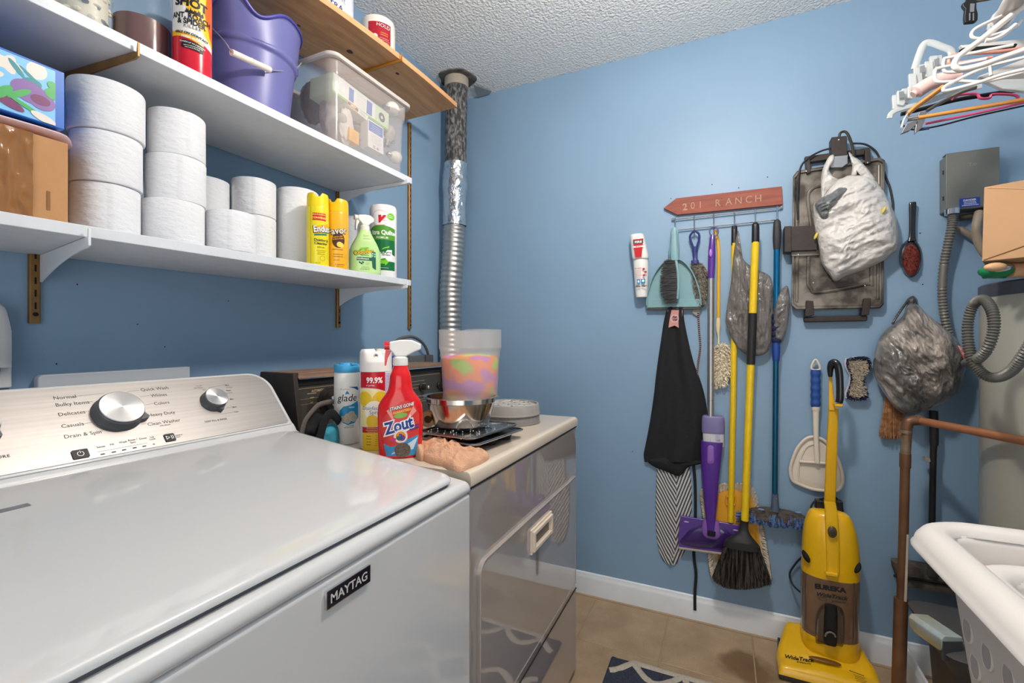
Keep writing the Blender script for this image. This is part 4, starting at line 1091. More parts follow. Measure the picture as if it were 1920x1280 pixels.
# bucket
c, _ = fit(372, 548, y=1.115); c = Vector(c); zc = zup(c.x); dist = c.length
rb, rt, hb = 0.091, 0.118, 0.262
zc += 0.0
M_bk = mat('periwinkle_plastic', (104, 104, 160), 0.38, var=0.03, vscale=6); M_bk2 = mat('indigo_plastic', (70, 64, 150), 0.35)
t = thing('bucket', 'purple plastic mop bucket with wire handle on the upper shelf', 'bucket', (c.x, c.y, zc))
m = MB(); spa = atan2(-ray(465, 0).y, -ray(465, 0).x) - 0.25
def bkt(u, w):
    a = 2 * pi * u; prof_ = [(0, 0.0, 0.9), (0.01, 0.004, 1.0), (0.60, 0.62, 1), (0.62, 0.63, 1.045), (0.66, 0.66, 1.05), (0.70, 0.68, 1.03), (0.97, 0.985, 1.03), (1.0, 1.0, 1.07)]
    zz = lerp_tab([(p[0], p[1]) for p in prof_], w); kk = lerp_tab([(p[0], p[2]) for p in prof_], w)
    q = (rb + (rt - rb) * zz) * kk
    d = (a - spa + pi) % (2 * pi) - pi
    sp = math.exp(-(d / 0.26) ** 2) * max(0, (w - 0.62) / 0.38) ** 1.5
    dip = math.exp(-(d / 0.75) ** 4) * max(0, (w - 0.62) / 0.38)
    q += 0.030 * sp
    return Vector((c.x + q * cos(a), c.y + q * sin(a), zc + hb * zz - 0.050 * dip * (1 - math.exp(-(d / 0.28) ** 2))))
m.grid(bkt, 96, 60, wrap_u=True); n = 96; m.f.append(list(range(n))); m.m.append(0)
bo = m.build('bucket_body', M_bk, t, auto=60); so = bo.modifiers.new('s', 'SOLIDIFY'); so.thickness = 0.003; so.offset = -1
rim = [bkt(k / 96, 1.0) for k in range(96)]
m = MB(); m.tube(rim, 0.0042, seg=8, closed=True); m.build('rim', M_bk2, t)
m = MB(); m.tube([bkt(k / 96, 0.64) * 1.0 for k in range(96)], 0.0022, seg=6, closed=True); m.build('band', mat('dark_violet_plastic', (44, 36, 96), 0.4), t)
# handle hangs in front
hA = at_y(398, 82, 1.0); hB = at_t(559, 98, at_y(559, 98, 1.02).x / ray(559, 98).x)
gA = at_y(434, 98, 0.992); gB = at_y(506, 131, 0.998)
eL = Vector((c.x - 0.115, c.y - 0.03, zc + 0.185)); eR = bkt(((atan2(at_y(552, 105, 1.06).y - c.y, at_y(552, 105, 1.06).x - c.x)) % (2 * pi)) / (2 * pi), 0.72)
w1 = cr([eL, (eL + gA) / 2 + Vector((-0.01, -0.03, -0.02)), gA], 8); w2 = cr([gB, at_y(530, 133, 1.01), at_y(556, 127, 1.03), at_y(565, 118, 1.045), eR], 8)
m = MB(); m.tube(w1, 0.0014, seg=6); m.tube([gA, gB], 0.0014, seg=6); m.tube(w2, 0.0014, seg=6); HW = m.build('wire_handle', mat('dull_wire', (140, 140, 146), 0.5), t)
m = MB(); m.tube([gA, gA.lerp(gB, 0.49), gA.lerp(gB, 0.5), gA.lerp(gB, 0.51), gB], [0.0072, 0.0072, 0.0082, 0.0072, 0.0072], seg=14); m.build('grip', mat('ivory_grip', (232, 220, 204), 0.4), HW)
m = MB(); m.box(eR, (0.012, 0.012, 0.02)); m.build('handle_lug', M_bk2, t, bevel=0.002)

# clear storage tub with light bulbs and packets inside
M_tub = glassy('frosted_clear_plastic', (206, 196, 190), 0.60, 0.25); M_tubr = mat('frosted_rim', (222, 212, 204), 0.35, thin=0.25)
tx0, tx1, ty0, ty1 = 0.945, 1.255, 0.990, 1.225; zc = zup(1.1) + 0.002; zr = 1.972
t = thing('storage_tub', 'clear plastic storage tub packed with light bulbs, right end of the upper shelf', 'tub', (1.10, 1.11, zc))
lip = [(0.0, 0, 0.0), (0.0, 0.004, 0.0), (0.74, 0.0, 0.006), (0.76, 0.0, 0.012), (0.97, 0.0, 0.014), (0.975, 0.0, 0.024), (1.0, 0, 0.025)]
m = MB(); ro = rrect(tx0, ty0, tx1, ty1, 0.028, 7)
def tub(u, w):
    q = lerp_tab([(0, 0.0), (0.02, 0.002), (0.74, 0.008), (0.77, 0.013), (0.965, 0.015)], w)
    p = ro[int(round(u * len(ro))) % len(ro)]; cx, cy = (tx0 + tx1) / 2, (ty0 + ty1) / 2
    x = cx + (p[0] - cx) * (1 + q / 0.155); y = cy + (p[1] - cy) * (1 + q / 0.118)
    return Vector((x, y, zc + 0.0172 * (x - 1.1) + (zr - zc) * w))
m.grid(tub, len(ro), 30, wrap_u=True); m.f.append(list(range(len(ro)))); m.m.append(0)
m.build('tub_body', M_tub, t, auto=60)
m = MB(); P = [tub(k / len(ro), 0.985) for k in range(len(ro))]
for o_, z_ in ((0, 0),):
    cx, cy = (tx0 + tx1) / 2, (ty0 + ty1) / 2
    def lipf(u, w):
        p = P[int(round(u * len(P))) % len(P)]; seq = [(-0.001, -0.006), (0.009, -0.007), (0.0105, -0.003), (0.0105, 0.003), (0.006, 0.006), (-0.001, 0.005), (-0.001, -0.006)]
        e, z = seq[int(round(w * 6))]; return Vector((p.x + e * (1 if p.x > cx else -1) * min(1, abs(p.x - cx) / 0.14), p.y + e * (1 if p.y > cy else -1) * min(1, abs(p.y - cy) / 0.10), p.z + z))
    m.grid(lipf, len(P), 7, wrap_u=True)
m.build('tub_rim', M_tubr, t, auto=70)
IN = 'bulbs and packets inside the clear tub'
def tubbox(px0, py0, px1, py1, y, dp, mt, label, tilt=0.0, extra=None, name='bulb_box'):
    a = at_y(px0, py0, y); b = at_y(px1, py1, y)
    x0, x1 = a.x, b.x; zt_, zb = a.z, b.z
    o = thing(name, label, 'box', ((x0 + x1) / 2, y + dp / 2, min(zt_, zb)), IN)
    cc = Vector(((x0 + x1) / 2, y + dp / 2, (zt_ + zb) / 2)); q = Matrix.Rotation(tilt, 3, 'Y'); w, h = abs(x1 - x0), abs(zt_ - zb)
    m = MB(); m.box(cc, (w, dp, h), M=q); m.build('carton', mt, o, smooth=False)
    pr = Print(plane_map(cc + Vector((0, -dp / 2, 0)), q @ Vector((1, 0, 0)), q @ Vector((0, 0, 1))))
    if extra: extra(pr, w, h); pr.build('print', o)
    return o
M_wc = mat('white_card', (238, 234, 230), 0.5); M_bu = mat('blue_print', (52, 108, 190), 0.4); M_oc = mat('amber_card', (240, 176, 50), 0.5)
def e1(pr, w, h):
    pr.rect(0, h * 0.28, w * 0.9, h * 0.36, M_bu); pr.lines(0, h * 0.36, w * 0.7, 4, h * 0.07, M_wink, 0.0008, seed=1); pr.lines(0, -0.0, w * 0.7, 6, h * 0.055, M_grey, 0.0006, seed=2); pr.text('72  60', 0, -h * 0.45, 0.011, M_grey, bold=0.03)
tubbox(690, 222, 719, 290, 1.004, 0.03, M_wc, 'white bulb carton with a blue panel, low at the front of the clear tub', extra=e1)
def e2(pr, w, h):
    pr.rect(-w * 0.12, 0, w * 0.7, h * 0.98, M_wc); pr.rect(-w * 0.38, 0.003, w * 0.12, h * 0.5, M_wink); pr.lines(-w * 0.38, h * 0.2, w * 0.1, 5, h * 0.1, M_ink, 0.0008, seed=2); pr.rect(-w * 0.20, 0, w * 0.08, h * 0.7, M_bu); pr.rect(w * 0.12, 0, w * 0.10, h * 0.75, M_bu); pr.ring(w * 0.36, 0.0, 0.015, 0.010, mat('dark_seal', (70, 60, 90), 0.4)); pr.lines(-w * 0.04, h * 0.3, w * 0.16, 6, h * 0.12, M_grey, 0.0006, seed=5)
    pr.rect(0, -h * 0.46, w, h * 0.08, M_lgrn)
tubbox(628, 118, 716, 208, 1.006, 0.11, mat('mint_card', (206, 222, 196), 0.5), 'wide white and green bulb pack lying across the top of the clear tub', tilt=0.0, extra=e2) if False else None
o = thing('bulb_pack', 'wide white and green multi pack of bulbs lying near the top of the clear tub', 'box', (1.09, 1.05, 1.89), IN)
cc = Vector((1.085, 1.055, 1.905)); q = Matrix.Rotation(radians(3), 3, 'Y')
m = MB(); m.box(cc, (0.24, 0.09, 0.058), M=q); m.build('carton', mat('mint_card', (206, 226, 190), 0.5), o, smooth=False)
pr = Print(plane_map(cc + Vector((0, -0.045, 0)), q @ Vector((1, 0, 0)), q @ Vector((0, 0, 1)))); e2(pr, 0.24, 0.056); pr.build('print', o)
def e3(pr, w, h):
    pr.rect(-w * 0.25, h * 0.38, w * 0.5, h * 0.2, M_oc); pr.rect(-w * 0.25, 0, w * 0.5, h * 0.5, mat('ash_ink', (96, 92, 96), 0.5)); pr.rect(-w * 0.25, -h * 0.38, w * 0.5, h * 0.2, M_oc); pr.text('60W', -w * 0.25, -0.003, 0.010, M_wink, bold=0.03); pr.lines(w * 0.22, h * 0.2, w * 0.35, 4, h * 0.12, M_grey, 0.0006, seed=9)
tubbox(652, 190, 690, 224, 1.008, 0.04, M_wc, 'white and amber bulb box with a grey band, middle of the clear tub', tilt=0.12, extra=e3)
def e4(pr, w, h): pr.rect(0, 0, w, h, M_oc); pr.lines(0, h * 0.25, w * 0.6, 6, h * 0.1, M_dkb, 0.0007, seed=11)
tubbox(655, 238, 673, 272, 1.003, 0.03, M_oc, 'small amber bulb box standing upright low in the clear tub', tilt=0.05, extra=e4)
def bag_in(px0, py0, px1, py1, y, dp, mt, label, seed):
    a = at_y(px0, py0, y + dp / 2); b = at_y(px1, py1, y + dp / 2); cc = (a + b) / 2; w, h = abs(a.x - b.x) / 2, abs(a.z - b.z) / 2
    m = MB(); 
    def fn(u, v_):
        A = 2 * pi * u; p = pi * min(max(v_, 0.001), 0.999); d = Vector((sin(p) * cos(A), sin(p) * sin(A), cos(p)))
        k = 1 + 0.16 * ridge(d * 1.6 + Vector((seed, 0, 0)), 1.2, 3)
        return cc + Vector((d.x * w * k, d.y * dp / 2 * k, d.z * h * k))
    m.grid(fn, 40, 24, wrap_u=True); return tag(m.build('crumpled_bag', mt, None, auto=70), label, 'bag', IN)
bag_in(571, 150, 604, 235, 1.125, 0.07, mat('black_film', (40, 40, 46), 0.3), 'black plastic bag stuffed into the left side of the clear tub', 1.3)
bag_in(607, 168, 640, 270, 1.045, 0.055, mat('grey_paper', (160, 150, 148), 0.5, var=0.15, vscale=60), 'crumpled grey paper packet at the left front corner of the clear tub', 4.3)
bag_in(638, 200, 660, 272, 1.01, 0.022, mat('receipt_paper', (222, 212, 202), 0.6), 'folded white printed leaflet next to the grey packet in the tub', 8.3)
rn = random.Random(11)
M_bulb = mat('frosted_bulb', (236, 232, 224), 0.15, coat=0.5); M_bulbc = mat('clear_bulb', (196, 190, 180), 0.08, coat=0.8, thin=0.3)
def bulb(px, py, y, r, d, mt, label):
    cc = at_y(px, py, y); q = Vector((0, 0, 1)).rotation_difference(Vector(d).normalized()).to_matrix()
    o = thing('light_bulb', label, 'light bulb', cc, IN)
    m = MB(); m.lathe(cc, [(0.0005, r), (r * 0.5, r * 0.87), (r * 0.87, r * 0.5), (r, 0), (r * 0.88, -r * 0.5), (r * 0.62, -r * 0.95), (r * 0.42, -r * 1.35)], seg=22, M=q); m.build('globe', mt, o)
    m = MB(); m.lathe(cc, [(r * 0.43, -r * 1.33), (r * 0.44, -r * 1.5), (r * 0.40, -r * 1.55), (r * 0.44, -r * 1.65), (r * 0.40, -r * 1.72), (r * 0.44, -r * 1.82), (r * 0.3, -r * 2.1)], seg=16, M=q); m.build('screw_base', M_chrome, o)
for px, py, y, r, d, mt, lb in ((735, 205, 1.04, 0.026, (1, 0.2, 0.3), M_bulb, 'frosted round bulb at the upper right inside the clear tub'), (728, 248, 1.03, 0.026, (0.2, 0.1, 1), M_bulbc, 'clear bulb pointing up on the right inside the clear tub'),
                            (742, 295, 1.03, 0.022, (1, 0, 0.1), M_bulb, 'frosted bulb lying at the bottom right inside the clear tub'), (640, 222, 1.02, 0.016, (-0.6, 0, 0.8), M_bulbc, 'clear bulb with chrome screw base left of the amber box'),
                            (715, 262, 1.05, 0.026, (-0.8, 0.3, -0.2), mat('smoky_bulb', (90, 96, 106), 0.1, coat=0.6), 'smoky dark bulb behind the blue panelled carton'), (668, 248, 1.08, 0.026, (0.5, 0, 0.6), M_bulb, 'frosted bulb in the middle of the clear tub behind the small amber box'),
                            (640, 155, 1.03, 0.014, (0, 0, 1), M_bulbc, 'small clear bulb near the rim at the left of the clear tub')):
    bulb(px, py, y, r, d, mt, lb)

# ================================================================== PINE SHELF: two tins
c, r = fit(545, 672, y=1.125); zc = zwd(c.x) + 0.003
t = thing('paint_can', 'large white paint can on the pine board, cut by the top of the picture', 'can', (c.x, c.y, zc))
r = 0.083
m = MB(); can_body(m, (c.x, c.y, zc), r, 0.19); m.build('can', mat('pale_blue_white_tin', (222, 226, 234), 0.3, coat=0.3), t, auto=50)
pr = Print(cyl_map((c.x, c.y, zc), r, fa(628)))
pr.text('ULTRA', 0.018, 0.040, 0.0235, mat('navy_ink', (36, 52, 120), 0.4), bold=0.02, rot=-0.06); pr.text('paint', 0.036, 0.068, 0.028, MATS['teal_leaf_ink'] if False else M_grey, rot=-0.06); pr.lines(0.020, 0.031, 0.05, 2, 0.005, M_grey, 0.001, seed=3); pr.build('label', t)
c, r = fit(676.5, 741, y=1.078); zc = zwd(c.x) + 0.003
t = thing('paint_can', 'small white and red tin standing near the end of the pine board', 'can', (c.x, c.y, zc))
m = MB(); hb = 0.118; m.lathe((c.x, c.y, zc), [(r * 0.96, 0), (r, 0.003), (r, hb - 0.006), (r * 0.97, hb), (r * 0.9, hb - 0.002), (r * 0.85, hb - 0.004)], seg=44); m.build('can', mat('ivory_tin', (232, 224, 214), 0.3, coat=0.3), t, auto=50)
pr = Print(cyl_map((c.x, c.y, zc), r, fa(715)))
pr.rect(0.006, 0.055, 0.078, 0.078, mat('crimson_ink', (166, 16, 40), 0.35)); pr.text('HOLD', 0.018, 0.077, 0.017, M_ink, bold=0.03, rot=-0.08); pr.text('HOLD', 0.0175, 0.078, 0.017, M_hw, bold=0.0, rot=-0.08); pr.lines(0.02, 0.06, 0.035, 2, 0.007, M_hy, 0.0015, seed=3); pr.lines(0.02, 0.042, 0.035, 5, 0.006, M_hw, 0.0008, seed=5); pr.ell(-0.010, 0.045, 0.009, 0.008, M_hw)
pr.build('label', t)
c2, r2 = fit(672, 720, y=1.2)
m = MB(); m.lathe((c2.x, c2.y, zwd(c2.x) + 0.003), [(0.05, 0), (0.05, 0.11), (0.046, 0.114)], seg=32)
tag(m.build('dark_jar', M_black, None, auto=50), 'black lidded jar half hidden behind the small red and white tin', 'jar')

# ================================================================== THINGS ON THE LEFT WALL
a = LW(70, 705); b = LW(358, 688)
t = thing('outlet_box_cover', 'pale grey flat plastic cover on the wall behind the washer panel', 'wall plate', (0.9, L, 1.0))
m = MB(); xa = LW(71, 720, 0.02).x; xb = LW(357, 700, 0.02).x; za = LW(71, 703, 0.02).z; zb = LW(357, 687, 0.02).z
P = [Vector((xa, L, 0.92)), Vector((xb, L, 0.92)), Vector((xb, L, zb)), Vector((xa + 0.006, L, za)), Vector((xa, L, za - 0.006))]
m.prism(P, (0, -0.02, 0)); m.build('plate', mat('grey_white_plastic', (206, 209, 212), 0.4), t, bevel=0.003)
t = thing('wall_outlet', 'white electrical outlet cover with plug in adapter at the far left', 'outlet', (0.36, L, 1.10))
xo = LW(23, 650, 0.008).x; z0 = LW(20, 727, 0.008).z; z1 = LW(20, 617, 0.008).z
m = MB(); m.span((xo - 0.085, L, z0), (xo, L - 0.008, z1)); m.build('cover_plate', M_whitepl, t, bevel=0.003)
m = MB(); xx = xo - 0.004
m.sheet([(1.24, -0.064, -0.020), (1.23, -0.072, -0.012), (1.205, -0.076, -0.006), (1.18, -0.078, -0.003), (1.12, -0.078, -0.003)], lambda x, y, off: Vector((xo + x, L - 0.008 - off, y)), 0, 0.03, nx=14, ny=4, n=4)
m.build('adapter', M_white, t)
m = MB(); m.lathe((xo - 0.026, L - 0.0085, 1.115), [(0.010, 0), (0.009, 0.002)], seg=16, M=Matrix.Rotation(pi / 2, 3, 'X')); m.build('socket', M_grey, t)
# ================================================================== ON THE DRYER
ZD = dzt + 0.0005
# tube of wipes
c, r = fit(626, 674, y=0.90); h = at_t(650, 680, c.length / ray(650, 0).xy.length).z - ZD
t = thing('wipes_tub', 'white cylindrical air freshener tub with sky blue lid, left of the sprays on the dryer', 'canister', (c.x, c.y, ZD))
m = MB(); m.lathe((c.x, c.y, ZD), [(r * 0.92, 0), (r, 0.003), (r, h * 0.86), (r * 0.96, h * 0.885), (r * 0.9, h * 0.89)], seg=44); m.build('tub', M_whitepl, t, auto=50)
m = MB(); m.lathe((c.x, c.y, ZD), [(r * 0.98, h * 0.885), (r * 1.01, h * 0.89), (r * 1.01, h * 0.965), (r * 0.97, h * 0.98), (r * 0.6, h * 0.982), (r * 0.55, h), (r * 0.2, h)], seg=44); m.build('lid', mat('sky_blue_plastic', (70, 166, 214), 0.35), t, auto=50)
m = MB(); ml = Vector((c.x, c.y, ZD + h)) ; m.box(ml + Vector((-0.004, -r * 0.9, -0.002)), (0.02, 0.008, 0.004)); m.build('lid_tab', MATS['sky_blue_plastic'], t)
pr = Print(cyl_map((c.x, c.y, ZD), r, fa(652))); M_cy = mat('cyan_ink', (34, 140, 190), 0.35); M_tow = mat('towel_ink', (190, 178, 156), 0.5); M_tow2 = mat('towel_shade_ink', (150, 138, 116), 0.5)
k = h / 0.222
pr.text('SC Johnson', -0.004, 0.150 * k, 0.0052, mat('orange_red_ink', (220, 110, 60), 0.5)); pr.poly([(-0.003, 0.142 * k), (0.001, 0.148 * k), (0.005, 0.142 * k), (0.006, 0.137 * k), (0.001, 0.139 * k), (-0.003, 0.136 * k)], M_cy)
pr.poly([(0.004, 0.158 * k), (0.030, 0.157 * k), (0.036, 0.15 * k), (0.032, 0.146 * k), (0.02, 0.153 * k)], mat('deep_blue_ink', (24, 90, 150), 0.4))
pr.text('glade', 0.001, 0.119 * k, 0.026, M_ink, italic=0.15, bold=0.004, sx=0.95)
pr.poly([(-0.018, 0.094 * k), (-0.008, 0.105 * k), (0.01, 0.108 * k), (0.03, 0.118 * k), (0.034, 0.105 * k), (0.034, 0.072 * k), (0.02, 0.058 * k), (0.002, 0.054 * k), (-0.012, 0.062 * k), (-0.019, 0.078 * k)], M_cy)
for q in ((-0.008, 0.071, 0.0085), (0.003, 0.078, 0.008), (0.012, 0.082, 0.0095), (0.018, 0.072, 0.010), (0.002, 0.066, 0.0075)):
    pr.ell(q[0], q[1] * k, q[2], q[2] * 0.95, M_tow); pr.ring(q[0], q[1] * k, q[2] * 0.62, 0.0008, M_tow2); pr.ring(q[0], q[1] * k, q[2] * 0.3, 0.0008, M_tow2)
pr.text('FRESH', 0.012, 0.1 * k, 0.0052, M_wink, bold=0.02); pr.lines(0.006, 0.052 * k, 0.026, 2, 0.004, M_ink, 0.0012, seed=4); pr.build('label', t)
# disinfectant aerosol
c, r = fit(674, 735, y=0.797); dd = c.length / ray(704, 0).xy.length; h = at_t(704, 652, dd).z - ZD
t = thing('disinfectant_can', 'tall white topped disinfectant aerosol with 99.9% red band and lemons, on the dryer', 'spray can', (c.x, c.y, ZD))
hb = h * 0.775; hc = h - hb
m = MB(); can_body(m, (c.x, c.y, ZD), r, hb); m.build('can', mat('pearl_tin', (226, 222, 222), 0.25, coat=0.4), t, auto=50)
m = MB(); A0 = fa(692)
def lcap(u, w):
    a = 2 * pi * u + A0; d = abs((u + 0.5) % 1 - 0.5) * 2 * pi
    if w <= 0.7: q, z = r * (1 - 0.02 * w), w / 0.7 * 0.86
    elif w <= 0.85: q, z = r * (0.985 - (w - 0.7) * 0.7), 0.86 + (w - 0.7) / 0.15 * 0.12
    else: q, z = r * (0.88 - (w - 0.85) * 4.5), 0.98 + 0.02 * (w - 0.85) / 0.15
    s_ = math.exp(-(d / 0.62) ** 6) * max(0, (w - 0.35) / 0.5) if w > 0.35 else 0
    q -= 0.0120 * min(1, s_ * 1.6); z -= 0.12 * s_ * 0.8 if w > 0.7 else 0
    return Vector((c.x + q * cos(a), c.y + q * sin(a), ZD + hb - 0.002 + hc * z))
m.grid(lcap, 72, 26, wrap_u=True); n = 72; m.f.append(list(range(len(m.v) - n, len(m.v)))); m.m.append(0); m.build('cap', M_whitepl, t, auto=60)
nz = cyl_map((c.x, c.y, ZD), r - 0.0105, A0)
qn = Vector((0, 0, 1)).rotation_difference(Vector((cos(A0), sin(A0), 0))).to_matrix()
m = MB(); m.lathe(nz(0, hb + hc * 0.66, 0), [(0.0055, 0), (0.0055, 0.003), (0.004, 0.0035), (0.0025, 0.0015), (0.0004, 0.001)], seg=20, M=qn); m.build('spray_button', mat('button_grey', (196, 192, 188), 0.4), t)
m = MB(); m.lathe(nz(0, hb + hc * 0.66, 0.0022), [(0.0015, 0), (0.0012, 0.0012)], seg=10, M=qn); m.build('spray_hole', M_blackm, t)
pr = Print(cyl_map((c.x, c.y, ZD), r, fa(700))); k = hb / 0.2; M_ly = mat('lemon_print', (238, 200, 40), 0.35); M_lp = mat('pale_lemon_print', (246, 232, 170), 0.35); M_lr = mat('lysol_red_ink', (196, 20, 40), 0.35); M_lav = mat('lavender_ink', (196, 188, 214), 0.4)
pr.rect(0.034, 0.1 * k, 0.022, 0.19 * k, M_lav); pr.lines(0.034, 0.185 * k, 0.016, 22, 0.0075 * k, M_grey, 0.0007, seed=8)
pr.poly([(-0.045, 0.197 * k), (0.023, 0.197 * k), (0.023, 0.148 * k), (0.005, 0.155 * k), (-0.02, 0.158 * k), (-0.045, 0.157 * k)], M_lr); pr.text('99.9%', -0.004, 0.170 * k, 0.0195, M_wink, bold=0.03, sx=0.85); pr.text('of germs', -0.014, 0.162 * k, 0.006, M_wink)
pr.poly([(-0.045, 0.155 * k), (-0.02, 0.156 * k), (0.005, 0.153 * k), (0.023, 0.146 * k), (0.023, 0.06 * k), (-0.045, 0.06 * k)], M_lp); pr.ell(0.008, 0.125 * k, 0.018, 0.024, M_ly, rot=-0.4); pr.ell(-0.030, 0.13 * k, 0.02, 0.018, M_ly)
pr.ell(-0.004, 0.100 * k, 0.024, 0.024, mat('cream_ink', (250, 246, 230), 0.35)); pr.ell(-0.009, 0.073 * k, 0.015, 0.016, M_ly); pr.text('Disinfectant', -0.005, 0.102 * k, 0.0125, mat('slate_blue_ink', (70, 110, 160), 0.4)); pr.text('Spray', -0.001, 0.091 * k, 0.0135, MATS['slate_blue_ink'])
pr.rect(-0.005, 0.051 * k, 0.062, 0.014 * k, M_lr); pr.lines(-0.005, 0.055 * k, 0.05, 3, 0.0042, M_lp, 0.001, seed=3); pr.rect(-0.005, 0.022 * k, 0.062, 0.044 * k, M_ly); pr.lines(0.008, 0.038 * k, 0.024, 6, 0.005, M_dkb, 0.0007, seed=9); pr.lines(-0.018, 0.036 * k, 0.012, 4, 0.007, M_ink, 0.0014, seed=10)
pr.build('label', t)
# red stain remover bottle
cxy = Vector((0.852, 0.683)); dd = 0.852 / ray(750, 0).x
cxy = Vector((ray(751, 0).x * 1.065, ray(751, 0).y * 1.065)); ang = fa(751) - 0.05
cxy.x = max(cxy.x, 0.853)
hB = at_t(750, 684, 1.065).z - ZD   # top of the bottle below the white collar
zz = lambda py: at_t(751, py, 1.065).z - ZD
Wt = [(0, 0.045), (0.006, 0.049), (zz(800), 0.0515), (zz(772), 0.0515), (zz(758), 0.0500), (zz(748), 0.044), (zz(740), 0.0365), (zz(732), 0.0290), (zz(722), 0.0262), (zz(708), 0.0245), (zz(700), 0.0225), (zz(690), 0.0175), (hB, 0.0150)]
Wf = lambda z: lerp_tab(Wt, z); Df = lambda z: min(0.029, Wf(z) * 0.95) if z < zz(742) else min(0.029, Wf(z) * 1.0)
t = thing('stain_remover_bottle', 'red stain remover spray bottle with white and red trigger, front of the dryer bottles', 'spray bottle', (cxy.x, cxy.y, ZD))
M_zr = mat('glossy_red_plastic', (222, 22, 26), 0.2, coat=0.5)
m = MB(); bottle_body(m, (cxy.x, cxy.y, ZD), Wf, Df, ang, 0, hB, nz=60, seg=48, n=2.6); m.build('bottle', M_zr, t, auto=60)
C0 = Vector((cxy.x, cxy.y, ZD)); rd = Vector((-sin(ang), cos(ang), 0))
trigger_head(t, C0, hB - 0.001, (-rd + Vector((0.0, -0.05, 0))).normalized(), 1.25, M_whitepl, M_zr, nozzle_l=0.020, back=0.038)
pr = Print(face_map((cxy.x, cxy.y, ZD), Wf, Df, ang, 2.6)); k = 1
M_zb = mat('royal_ink', (28, 62, 140), 0.35); M_zl = mat('pale_red_ink', (240, 150, 140), 0.35); M_zc = mat('splash_ink', (60, 150, 200), 0.35); M_zw = mat('splash_white', (210, 226, 236), 0.35); M_rock = mat('mud_ink', (120, 108, 96), 0.6, col2=(80, 68, 58), vscale=300)
bz = lambda py: zz(py)
ell_ = []
P = [(-0.030, 0.006), (0.036, 0.006), (0.043, bz(800)), (0.043, bz(775)), (0.034, bz(758)), (0.018, bz(748)), (0.002, bz(750)), (-0.02, bz(764)), (-0.040, bz(782)), (-0.040, bz(800)), (-0.037, bz(815))]
pr.poly(P, mat('label_red', (214, 60, 54), 0.3))
pr.poly([(-0.030, 0.006), (0.036, 0.006), (0.042, bz(812)), (0.02, bz(818)), (-0.0, bz(828)), (-0.02, bz(832)), (-0.036, bz(826))], M_zc); pr.poly([(-0.02, 0.01), (0.03, 0.02), (0.040, bz(816)), (0.02, bz(826)), (0.0, bz(832))], M_zw)
pr.poly([(-0.010, bz(792)), (-0.030, bz(766)), (-0.02, bz(762))], M_zl); pr.poly([(0.010, bz(790)), (0.030, bz(758)), (0.037, bz(768))], M_zl); pr.ell(0.002, bz(775), 0.015, 0.006, mat('olive_ink', (130, 180, 70), 0.4), rot=0.15)
pr.text('STAINS GONE', 0.004, bz(762), 0.0105, M_ink, bold=0.06, italic=0.25, rot=0.22, sx=0.85); pr.text('STAINS GONE', 0.0045, bz(761.6), 0.0103, M_wink, bold=0.02, italic=0.25, rot=0.22, sx=0.85); pr.text('GUARANTEED!', 0.005, bz(769), 0.0072, M_hy, bold=0.04, italic=0.25, rot=0.22, sx=0.85)
pr.text('Zout', -0.001, bz(803), 0.037, M_wink, bold=0.10, italic=0.15, rot=0.28, sx=0.86); pr.text('Zout', -0.0005, bz(802.5), 0.0365, M_zb, bold=0.035, italic=0.15, rot=0.28, sx=0.86)
pr.text('ACTION', 0.031, bz(797), 0.0065, M_zb, bold=0.03, rot=0.25); pr.text('FOAM', 0.033, bz(802), 0.0075, M_zb, bold=0.03, rot=0.25)
pr.ell(0.002, bz(813), 0.0155, 0.0155, M_wink); pr.ring(0.002, bz(813), 0.0145, 0.0006, M_red)
pr.ell(0.002, bz(813), 0.0115, 0.0115, mat('tangerine_ink', (240, 140, 40), 0.4)); pr.ell(0.006, bz(816), 0.006, 0.0065, mat('violet_ink', (110, 60, 140), 0.4)); pr.ell(-0.003, bz(816), 0.005, 0.005, M_dgrn); pr.text('3', 0.002, bz(819), 0.018, M_zb, bold=0.06)
pr.ell(-0.014, bz(819), 0.006, 0.004, mat('magenta_ink', (210, 40, 130), 0.4), rot=0.4)
pr.ell(0.006, bz(838), 0.018, 0.017, M_rock); pr.build('label', t)
# navy bottle behind
c, r = fit(727, 752, y=0.90)
t = thing('navy_spray_bottle', 'navy blue spray bottle mostly hidden behind the red stain remover', 'spray bottle', (c.x, c.y, ZD))
m = MB(); Wn = [(0, 0.026), (0.005, 0.029), (0.13, 0.029), (0.165, 0.018), (0.185, 0.013)]; Wq = lambda z: lerp_tab(Wn, z)
bottle_body(m, (c.x, c.y, ZD), Wq, lambda z: Wq(z) * 0.8, fa(740), 0, 0.185, nz=24, seg=28); m.build('bottle', mat('navy_plastic', (26, 44, 104), 0.25, coat=0.4), t, auto=60)
m = MB(); m.lathe((c.x, c.y, ZD + 0.184), [(0.014, 0), (0.014, 0.016), (0.010, 0.018)], seg=20); m.prism([Vector((c.x, c.y, ZD + 0.2)) + rd * a * -1 + Vector((0, 0, b)) for a, b in ((-0.03, 0.0), (0.01, 0.0), (0.022, 0.008), (0.022, 0.022), (-0.02, 0.026), (-0.035, 0.018))], Vector((cos(ang), sin(ang), 0)) * 0.014); m.build('trigger_head', mat('cobalt_plastic', (34, 84, 150), 0.3), t, bevel=0.002)
